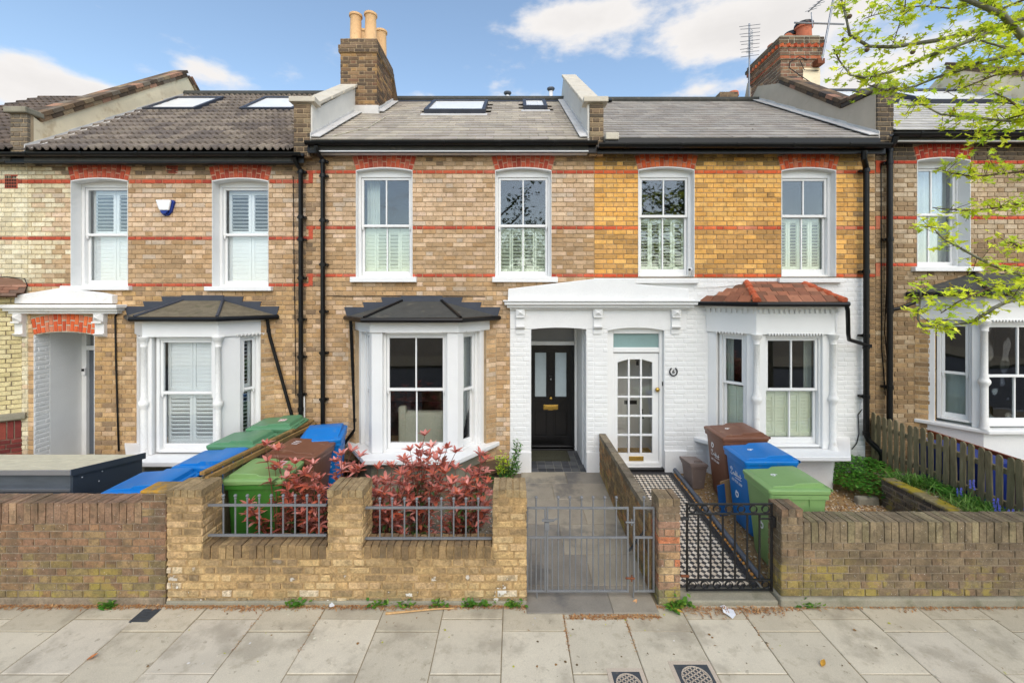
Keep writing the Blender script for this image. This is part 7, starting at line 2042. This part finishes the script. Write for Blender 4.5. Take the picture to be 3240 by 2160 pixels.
# small variegated shrub by the porch
def small_shrub():
    t = thing('evergreen_shrub', 'small green and lime shrub at the foot of the white porch pier', 'shrub', (fx(1610, -.45), -.45, .15))
    r = random.Random(12); st = MB(); mats, cols = [], []
    root = Vector((fx(1605, -.4), -.4, .16))
    tips = [P3(1640, 1395, -.3), P3(1645, 1420, -.35), P3(1632, 1450, -.35), P3(1625, 1470, -.4), P3(1590, 1440, -.45), P3(1580, 1460, -.45), P3(1605, 1455, -.45), P3(1640, 1480, -.3), P3(1595, 1480, -.45), P3(1620, 1490, -.4), P3(1636, 1405, -.3), P3(1575, 1478, -.5)]
    for i, tp in enumerate(tips):
        tp = Vector(tp); st.tube([root, root.lerp(tp, .5) + Vector((r.uniform(-.03, .03), 0, .02)), tp], [.008, .006, .003], 5)
        for k in range(46):
            f = r.uniform(.35, 1.04); p = root.lerp(tp, f) + Vector((r.gauss(0, .028), r.gauss(0, .028), r.gauss(0, .025)))
            d = Vector((r.uniform(-1, 1), r.uniform(-1, .6), r.uniform(-.1, .9)))
            lime = i in (4, 5, 6, 8, 11) and f > .7
            mats.append(dir_mat(p, d, Vector((0, 0, 1)), r.uniform(.045, .075)))
            cols.append(pick(r, [(190, 205, 50), (176, 196, 60), (150, 180, 60)] if lime else [(96, 146, 58), (80, 126, 52), (116, 164, 70), (70, 110, 50)], k=.95, j=.12))
    for k in range(40):
        a = r.uniform(0, 6.28); d = Vector((math.cos(a), math.sin(a), r.uniform(.1, .8)))
        mats.append(dir_mat(Vector(P3(1580, 1520, -.55)) + Vector((r.gauss(0, .05), r.gauss(0, .04), 0)), d, Vector((0, 0, 1)), r.uniform(.08, .14))); cols.append(pick(r, [(52, 110, 44), (66, 128, 52), (44, 94, 40)], k=.7))
    st.build('stem', M['twig'], t); pieces(t, 'leaf', mats, cols, LEAFT, M['leaf'], 300, 'foliage', smooth=True, tkey='eleaf')
small_shrub()

def ground_leaves(name, label, cat, n, pos, size, pal, seed, tpl, el=(.0, .6), kind='stuff', mt='leaf'):
    r = random.Random(seed); mats, cols = [], []
    b = MB(); b.c = []
    for k in range(n):
        p = Vector(pos(r)); a = r.uniform(0, 6.28); e = r.uniform(*el)
        m = dir_mat(p, Vector((math.cos(a) * math.cos(e), math.sin(a) * math.cos(e), math.sin(e))), Vector((0, 0, 1)), r.uniform(*size))
        tv, tf = tpl[r.randrange(len(tpl))]; b.add([m @ Vector(v) for v in tv], tf); c = pick(r, pal, k=.8, j=.15); b.c += [(*c, 1)] * len(tv)
    o = b.build(name, M[mt], smooth=True); return tag(o, label, cat, kind=kind)
ROUND = [leaf_tpl(.1, .1, .8, 5), leaf_tpl(.2, .15, .9, 5)]
BLADE = [leaf_tpl(.5, .3, .06, 5), leaf_tpl(.9, .3, .05, 6), leaf_tpl(.2, .3, .07, 4)]
LIVE = [(92, 158, 48), (78, 142, 42), (110, 176, 60), (66, 124, 38), (126, 186, 72)]
def cover1(r):
    while True:
        x, y = r.uniform(4.9, 5.98), r.uniform(-1.15, -.05)
        if ((x - 5.55) / .62) ** 2 + ((y + .5) / .62) ** 2 < 1: break
    h = .30 * (1 - ((x - 5.6) / .75) ** 2) * (1 - ((y + .45) / .8) ** 2)
    return (x, y, gz(y) + r.uniform(.3, 1.0) * max(h, .05) + .10)
ground_leaves('ground_cover_leaves', 'bright green leafy ground cover by the bay sill and drain pipe', 'ground cover', 2600, cover1, (.03, .05), LIVE, 1, ROUND)
ground_leaves('ground_cover_leaves', 'bright green leafy ground cover along the foot of the picket fence', 'ground cover', 700, lambda r: (r.uniform(5.70, 5.97), r.uniform(-2.0, -1.0), .47 + r.uniform(.02, .11)), (.03, .05), LIVE, 2, ROUND)
ground_leaves('grass', 'tufts of long green grass on the raised bed', 'grass', 900, lambda r: (r.uniform(5.5, 5.9), r.choice([r.gauss(-1.15, .1), r.gauss(-1.95, .28), r.gauss(-2.2, .2)]), .47), (.10, .22), [(126, 168, 70), (104, 150, 56), (150, 184, 90), (86, 126, 48)], 3, BLADE, (.7, 1.4))
ground_leaves('weeds', 'small green weeds in the gravel beside the raised bed', 'weeds', 120, lambda r: (5.2 + r.gauss(0, .06), -1.6 + r.gauss(0, .06), gz(-1.6) + r.uniform(.01, .06)), (.03, .05), LIVE, 4, ROUND)
def bluebells(label, spots, seed):
    r = random.Random(seed)
    t = thing('bluebell_clump', label, 'flowers', (spots[0][0], spots[0][1], spots[0][2]), 'bluebells in the right front garden')
    stem, bell, mats, cols = MB(), MB(), [], []
    for x, y, z, h in spots:
        tip = Vector((x + r.uniform(-.03, .03), y + r.uniform(-.03, .03), z + h))
        stem.tube([(x, y, z), (x + .005, y, z + h * .6), tip], [.004, .003, .002], 5)
        for k in range(9):
            a = k * 2.2; q = tip + Vector((.02 * math.cos(a), .02 * math.sin(a), -.012 * k + .03))
            bell.lathe(q, [(.003, .0), (.010, -.004), (.009, -.016), (.014, -.026), (.008, -.024)], 6)
        for k in range(5):
            a = r.uniform(0, 6.28); mats.append(dir_mat(Vector((x, y, z)), Vector((math.cos(a) * .5, math.sin(a) * .5, 1)), Vector((1, 0, 0)), r.uniform(.12, .2))); cols.append(pick(r, LIVE, k=.7))
    stem.build('stem', M['leaf'], t).color = (*rgb(110, 140, 80), 1)
    bell.build('flower', M['bluebell'], t); pieces(t, 'leaf', mats, cols, BLADE, M['leaf'], 60, 'foliage', smooth=True, tkey='blade')
sp = lambda px, py, Y, z, h: (fx(px, Y), Y, z, h)
bluebells('bluebells growing in the gravel just behind the brown coping', [sp(2709, 1600, -2.35, .02, .42), (3.97, -2.42, .02, .34), (4.02, -2.38, .02, .30), (4.35, -2.40, .02, .36), (4.42, -2.42, .02, .38), (3.93, -2.36, .02, .40)], 1)
bluebells('bluebells growing among grass on the raised bed by the fence', [(5.88, -1.72, .47, .30), (5.86, -1.98, .47, .20), (5.78, -2.10, .47, .16), (5.80, -2.2, .47, .18), (5.92, -2.25, .47, .22), (5.85, -2.32, .47, .14), (5.72, -2.3, .47, .15), (5.80, -1.6, .47, .16)], 2)

# ------------------------------------------------------------------ debris and street furniture on the pavement
HUSK = [(200, 150, 96), (186, 128, 78), (214, 170, 118), (160, 108, 68), (176, 140, 100)]
HT = [leaf_tpl(.1, .2, .25, 3), leaf_tpl(.2, .2, .35, 3)]
def foot(r):
    x = r.uniform(-5.4, 5.4)
    k = noise.noise(Vector((x * 1.3, 0, 0)))
    if .14 < x < 1.45: return (x, -2.98 + r.gauss(0, .01), .004) if .55 < x else (x, -2.80, .004)
    if 1.72 < x < 2.7: return (x, -2.87 + abs(r.gauss(0, .05)) * -1.0, .006 + r.uniform(0, .02))
    return (x, -2.835 - abs(r.gauss(0, .020 + max(k, 0) * .035)), .004 + r.uniform(0, .012))
ground_leaves('husk_litter', 'dry brown seed husks drifted along the foot of the walls', 'litter', 5200, foot, (.018, .04), HUSK, 11, HT, (-.1, .4), mt='husk')
r_ = random.Random(14)
joints = [(-.10 + .6 * k, None) for k in range(-8, 9)]
ground_leaves('husk_litter', 'dry husks caught in the joints between the paving slabs', 'litter', 500, lambda r: ((-.10 + .6 * r.choice([1, 2, 1, 2, 1, -3, -4, 4]) + r.gauss(0, .008), r.uniform(-3.4, -2.9), .003) if r.random() < .6 else (r.uniform(.52, 1.1), -3.005 + r.gauss(0, .01), .003)), (.012, .025), HUSK, 12, HT, (-.1, .3), mt='husk')
def weed_pos(r):
    x = r.choice([-4.1, -2.2, -1.35, -1.1, -.75, -.45, .0, -.3, 2.95, 3.05, 1.7, 1.75, 1.66]) + r.gauss(0, .05)
    return (x, -2.845 - abs(r.gauss(0, .012)), .01 + abs(r.gauss(0, .03)))
ground_leaves('weeds', 'small green weeds sprouting along the foot of the walls', 'weeds', 420, weed_pos, (.025, .055), [(100, 150, 50), (78, 128, 44), (130, 170, 60)], 13, ROUND + LEAFT[:1], (.0, 1.0))
def clump(label, x, y, n, s, pal, seed, z=0.0):
    r = random.Random(seed); t = thing('weed', label, 'weed', (x, y, z)); mats, cols = [], []
    for k in range(n):
        a = r.uniform(0, 6.28); mats.append(dir_mat(Vector((x + r.gauss(0, .012), y + r.gauss(0, .01), z)), Vector((math.cos(a), math.sin(a), r.uniform(.2, 1.0))), Vector((0, 0, 1)), r.uniform(.6, 1.1) * s)); cols.append(pick(r, pal, k=.8))
    pieces(t, 'leaf', mats, cols, LEAFT, M['leaf'], 60, smooth=True, tkey='wleaf')
clump('green weed at the foot of the red-brown wall', fx(337, -2.87), -2.87, 12, .09, LIVE, 1)
clump('weed with yellowing leaves at the foot of the narrow gate pier', 1.60, -2.89, 16, .10, LIVE + [(230, 190, 80)], 2)
clump('green weed at the foot of the white glazed door', 1.66, -.03, 10, .07, LIVE, 3, gz(0) + .02)
def scrap(name, label, cat, px, py, size, material, seed, up=.02):
    r = random.Random(seed); s = (py - CY) / H; x, y = (px - CX) / s, F / s - D
    n = 9; vs = [(x, y, .012 + up * r.random())]
    for k in range(n):
        a = 2 * math.pi * k / n; q = size * r.uniform(.6, 1.2)
        vs.append((x + q * math.cos(a) * .8, y + q * math.sin(a) * 1.2, .006 + r.uniform(0, up)))
    b = MB().add(vs, [(0, 1 + k, 1 + (k + 1) % n) for k in range(n)])
    o = b.build(name, M[material]); so = o.modifiers.new('thick', 'SOLIDIFY'); so.thickness = .0015
    return tag(o, label, cat)
scrap('paper_scrap', 'torn white paper scrap in front of the black gate step', 'paper', 2300, 1938, .075, 'paper', 1, .03)
scrap('paper_scrap', 'crumpled white tissue at the foot of the yellow wall', 'paper', 1050, 1917, .04, 'paper', 2, .03)
scrap('paper_scrap', 'clear crumpled wrapper lying on the black gate step', 'wrapper', 2303, 1890, .04, 'frosted', 3, .02)
FLEAF = [((802, 705), 0, 'curled orange-brown leaf lying on a slab at the left', (190, 120, 70)), ((1770, 188), 1, 'tan fallen leaf on the dark apron by the grey gate', (214, 160, 110)), ((470, 765), 3, 'yellow-brown fallen leaf on the pavement at the right', (190, 140, 50))]
for (zx_, zy_), reg, lab, c in FLEAF:
    ox = {0: 0, 1: 1400, 3: 2440}[reg]; px, py = ox + zx_ / 2.94, 1850 + zy_ / 2.94
    s = (py - CY) / H
    lm = MB().add(*leaf_tpl(-.3, .4, .5, 5)).mesh('fallen_leaf', M['husk'], True)
    o = obj('fallen_leaf', lm, None, Matrix.Translation(((px - CX) / s, F / s - D, .008)) @ Matrix.Rotation(.7, 4, 'Z') @ Matrix.Scale(.075, 4)); o.color = (*rgb(*c), 1)
    tag(o, lab, 'leaf', 'fallen leaves on the pavement')
ground_leaves('leaf_litter', 'scattered yellow blossom scraps and petals on the paving', 'litter', 120, lambda r: (r.uniform(-3.6, 4.4), r.uniform(-3.6, -2.9), .004), (.012, .03), [(200, 200, 70), (220, 215, 190), (150, 110, 60), (226, 222, 214), (110, 90, 60)], 15, HT + ROUND, (-.1, .3), mt='husk')
o = MB().tube([(wx(1232), -2.95, .012), (wx(1300), -2.935, .02), (wx(1380), -2.90, .02), (wx(1440), -2.88, .012)], [.012, .008, .007, .006], 6).build('dry_stalk', M['husk']); o.color = (*rgb(200, 160, 110), 1)
tag(o, 'long dry brown stalk lying at the foot of the yellow wall', 'stalk')

def manhole(label, x0, x1, y0, y1, sur):
    t = thing('utility_cover', label, 'utility cover', ((x0 + x1) / 2, (y0 + y1) / 2, 0), 'utility covers in the pavement')
    if sur:
        s = .035; b = MB()
        for a in ((x0 - s, x1 + s, y1, y1 + s), (x0 - s, x1 + s, y0 - s, y0), (x0 - s, x0, y0, y1), (x1, x1 + s, y0, y1)): b.box(*a, -.004, .0055)
        b.build('surround', M['pink_concrete'], t)
    MB().box(x0, x1, y0, y1, -.004, .006).build('plate', M['iron_cover'], t)
    cx_, cy_, R_ = (x0 + x1) / 2, (y0 + y1) / 2, min(x1 - x0, y1 - y0) * .44
    b = MB()
    if sur:
        for k in range(24):
            a0, a1 = 2 * math.pi * k / 24, 2 * math.pi * (k + 1) / 24
            b.poly([(cx_ + R_ * math.cos(a0), cy_ + R_ * math.sin(a0), .006), (cx_ + R_ * math.cos(a1), cy_ + R_ * math.sin(a1), .006), (cx_ + (R_ - .008) * math.cos(a1), cy_ + (R_ - .008) * math.sin(a1), .006), (cx_ + (R_ - .008) * math.cos(a0), cy_ + (R_ - .008) * math.sin(a0), .006)], (0, 0, .0035))
        for i in range(-3, 4):
            q = i * R_ / 3.6; h = math.sqrt(max(R_ ** 2 - q ** 2, 0)) * .95
            for rot in (.5, .5 + math.pi / 2):
                c_, s_ = math.cos(rot), math.sin(rot)
                p0, p1 = (q, -h), (q, h)
                pts = [(p0[0] - .004, p0[1]), (p0[0] + .004, p0[1]), (p1[0] + .004, p1[1]), (p1[0] - .004, p1[1])]
                b.poly([(cx_ + a * c_ - e * s_, cy_ + a * s_ + e * c_, .006) for a, e in pts], (0, 0, .003))
    else:
        for i in range(9):
            for j in range(5):
                xx, yy = x0 + (i + .5) * (x1 - x0) / 9, y0 + (j + .5) * (y1 - y0) / 5
                b.box(xx - .007, xx + .007, yy - .009, yy + .009, .006, .0085)
    b.build('tread_pattern', M['pink_concrete' if sur else 'iron_cover'], t)
manhole('small cast iron cover cut by the bottom edge, beside the larger one', .825, 1.06, -3.84, -3.60, True)
manhole('larger cast iron cover with crossed ribs at the bottom edge', 1.37, 1.66, -3.80, -3.53, True)
manhole('small dark studded cover at the foot of the red-brown wall', -3.72, -3.54, -3.05, -2.88, False)
# ------------------------------------------------------------------ overhanging street tree
def tree_leaf(seed):
    """five-pointed young leaf, stalk at the origin, slightly cupped"""
    r = random.Random(seed)
    pts = []
    for ang, rad in ((180, .02), (120, .34), (150 - 60, .62), (62, .36), (45, .74), (24, .45), (0, 1.0), (-24, .45), (-45, .74), (-62, .36), (-90, .62), (-120, .34)):
        q = rad * r.uniform(.9, 1.1); a = math.radians(ang)
        pts.append((.12 + q * math.cos(a) * .9, q * math.sin(a) * .85, .16 * q * abs(math.sin(a)) - .12 * q * max(math.cos(a), 0)))
    v = [(.18, 0, -.02)] + pts
    return v, [(0, 1 + i, 1 + (i + 1) % len(pts)) for i in range(len(pts))]
TL = [tree_leaf(i) for i in range(6)]
SPRING = [(218, 224, 58), (206, 216, 50), (194, 208, 52), (224, 228, 80), (172, 198, 56), (190, 206, 70)]
tr = thing('plane_tree', 'street tree with fresh yellow-green leaves overhanging the right side', 'tree', (6.6, -5.0, 0))
r = random.Random(6)
def PT(px, py, dep): s = F / dep; return Vector(((px - CX) / s, dep - D, H - (py - CY) / s))
sharp = lambda o: o
MB().tube([(6.6, -5.0, -.05), (6.58, -4.98, .3), (6.55, -4.95, 2.0), (6.45, -4.9, 4.0), (6.4, -4.8, 6.0), (6.5, -4.7, 8.0)], [.30, .24, .21, .18, .15, .10], 14).build('trunk', M['bark'], tr, smooth=True)
q_ = lambda a, b: (2160 + a / 2.1778, b / 2.1778)
q2 = lambda a, b: (2160 + a / 2.1778, 550 + b / 2.1778)
LIMBS = [
    ([q_(2700, 640), q_(2352, 270), q_(2200, 100), q_(1960, 0), q_(1700, -60)], 3.3, .030, .012, True),
    ([q_(2700, 250), q_(2352, 130), q_(2000, 220), q_(1750, 280), q_(1450, 325), q_(1280, 320), q_(1150, 240), q_(1120, 90), q_(1095, 0), q_(1080, -60)], 3.5, .022, .006, True),
    ([q_(2500, 60), q_(2352, 130), q_(1930, 300), q_(1760, 360), q_(1600, 430), q_(1430, 500), q_(1250, 535), q_(1160, 520), q_(1080, 420), q_(1040, 340)], 3.3, .018, .004, True),
    ([q_(2600, 420), q_(2352, 360), q_(2080, 420), q_(1900, 490), q_(1760, 530), q_(1590, 600), q_(1380, 620), q_(1200, 560)], 3.45, .018, .004, True),
    ([q_(2600, 430), q_(2352, 370), q_(2220, 330), q_(2050, 280)], 3.2, .016, .005, True),
    ([q_(2500, 900), q_(2352, 770), q_(2250, 690), q_(2150, 640)], 3.1, .012, .004, True),
    ([q_(2600, 900), q_(2352, 840), q_(2200, 830), q_(1920, 805), q_(1780, 790), q_(1650, 720), q_(1560, 730)], 3.3, .014, .004, True),
    ([q_(2600, 1150), q_(2352, 1180), q_(2000, 1220), q_(1850, 1190), q_(1740, 1160)], 3.4, .010, .003, True),
    ([q_(2600, 1380), q_(2352, 1400), q_(2100, 1440), q_(1950, 1450), q_(1800, 1440), q_(1720, 1430)], 3.3, .010, .003, True),
    ([q2(2600, 760), q2(2352, 700), q2(2130, 630), q2(2000, 560), q2(1800, 450), q2(1720, 370), q2(1670, 360)], 3.2, .014, .003, True),
    ([q2(2600, 640), q2(2352, 780), q2(2300, 850), q2(2150, 920), q2(2000, 1020), q2(1850, 1040), q2(1650, 1050), q2(1620, 1000), q2(1640, 850), q2(1640, 780)], 3.1, .016, .004, True),
    ([q2(2300, 850), q2(2200, 760), q2(2080, 800), q2(1900, 880), q2(1780, 960)], 3.15, .008, .003, True),
    ([q_(1540, -40), q_(1530, 60), q_(1490, 180), q_(1450, 300)], 3.6, .006, .003, True),
    ([q_(2352, 0), q_(2200, 60), q_(2050, 20), q_(1850, 60), q_(1650, 40), q_(1400, 80), q_(1250, 130)], 3.7, .010, .003, True),
    ([q_(2500, 300), q_(2352, 480), q_(2150, 520), q_(1950, 600), q_(1800, 640)], 3.5, .010, .003, True),
    ([q_(2200, 830), q_(2120, 900), q_(2080, 1000)], 3.3, .006, .003, True),
    ([q2(2500, 560), q2(2352, 520), q2(2250, 470), q2(2180, 480)], 3.25, .008, .003, True),
]
mats, cols = [], []
def leafy(p, n, s0, spread):
    for k in range(n):
        d = Vector((r.uniform(-1, 1), r.uniform(-1, 1), r.uniform(-.7, .5)))
        o_ = p + Vector((r.gauss(0, spread), r.gauss(0, spread), r.gauss(0, spread * .8)))
        mats.append(dir_mat(o_, d, Vector((r.uniform(-.5, .5), r.uniform(-.9, .3), 1)), s0 * r.uniform(.5, 1.25)))
        cols.append(pick(r, SPRING, k=1.12, j=.15))
trunk_top = Vector((6.45, -4.9, 4.6))
for pts, dep, r0, r1, lv in LIMBS:
    path = [PT(px, py, dep + .12 * math.sin(i * 1.7)) for i, (px, py) in enumerate(pts)]
    root = Vector((6.45, -4.9, max(3.2, min(path[0].z + .3, 7))))
    full = [root, root.lerp(path[0], .5) + Vector((0, 0, .15))] + path
    rs = [max(r0 * 1.6, .02), r0 * 1.25] + [r0 + (r1 - r0) * i / (len(path) - 1) for i in range(len(path))]
    MB().tube(full, rs, 8).build('branch', M['bark'] if r0 > .012 else M['twig'], tr, smooth=True)
    if not lv: continue
    tw = MB()
    for j_, (a, e) in enumerate(zip(full[:-1], full[1:])):
        L_ = (e - a).length; n = max(1, int(L_ / (.027 if j_ > 1 else .06)))
        for i in range(n):
            p = a.lerp(e, (i + r.random()) / n)
            d = Vector((r.uniform(-1, 1), r.uniform(-1, 1), r.uniform(-.6, .9))).normalized() * r.uniform(.03, .13)
            if r.random() < .72:
                tw.tube([p, p + d * .6, p + d], [.0026, .002, .0015], 5)
                leafy(p + d, r.randint(4, 6), .050, .027)
                if r.random() < .6: leafy(p + d * .5, 2, .046, .018)
    tag(tw.build('twig', M['twig'], tr), kind='stuff')
fl = MB()
for k in range(60):
    m = mats[r.randrange(len(mats))]; p = m.translation
    for j in range(4): fl.ball(p + Vector((r.gauss(0, .006), r.gauss(0, .006), .012 * j)), .006, 6, 4)
pieces(tr, 'leaf', mats, cols, TL, M['leaf_tree'], 300, 'foliage', tkey='tleaf')
o = tag(fl.build('flower_cluster', M['husk'], tr), kind='stuff'); o.color = (*rgb(150, 130, 50), 1)
b = MB()
for px, py in (q_(1270, 345), q_(1110, 275), q_(1585, 360), q_(1150, 115), q_(1420, 610)): b.ball(PT(px, py, 3.4), .018, 8, 5)
b.build('seed_ball', M['twig'], tr)

# ------------------------------------------------------------------ street trees across the road (they show in the window panes)
def far_tree(label, x, y, h, cr, seed, dens=1.0):
    r = random.Random(seed)
    t = thing('street_tree', label, 'tree', (x, y, 0), 'street trees across the road')
    MB().tube([(x, y, -.1), (x + .1, y, h * .3), (x + .15, y + .1, h * .55), (x, y, h * .85)], [.22, .17, .13, .04], 10).build('trunk', M['bark'], t, smooth=True)
    br = MB(); b = MB(); b.c = []
    for k in range(26):
        z = r.uniform(.3, .8) * h; a = r.uniform(0, 6.28); L_ = cr * r.uniform(.5, 1.0)
        tip = Vector((x + math.cos(a) * L_, y + math.sin(a) * L_, z + r.uniform(.2, .35) * h * .6))
        st = Vector((x + .1, y, z)); br.tube([st, st.lerp(tip, .5) + Vector((0, 0, .1)), tip], [.06, .035, .012], 6)
        for j in range(int(90 * dens)):
            p = st.lerp(tip, r.uniform(.35, 1.05)) + Vector((r.gauss(0, .28), r.gauss(0, .28), r.gauss(0, .28)))
            m = dir_mat(p, Vector((r.uniform(-1, 1), r.uniform(-1, 1), r.uniform(-1, .6))), Vector((0, 0, 1)), r.uniform(.12, .24))
            tv, tf = TL[r.randrange(6)]; b.add([m @ Vector(v) for v in tv], tf); c = pick(r, [(96, 122, 56), (80, 106, 48), (112, 136, 64)], k=.7, j=.2); b.c += [(*c, 1)] * len(tv)
    br.build('limbs', M['bark'], t, smooth=True); tag(b.build('crown', M['hedge'], t), kind='stuff')
far_tree('leafy street tree mirrored in the middle upper panes', -.9, -15.0, 9.5, 2.4, 1)
far_tree('slender street tree mirrored beside it in the same panes', 2.4, -17.5, 8.0, 1.9, 2)
far_tree('broad street tree mirrored in the golden house panes', 9.2, -15.5, 10.5, 3.2, 3)
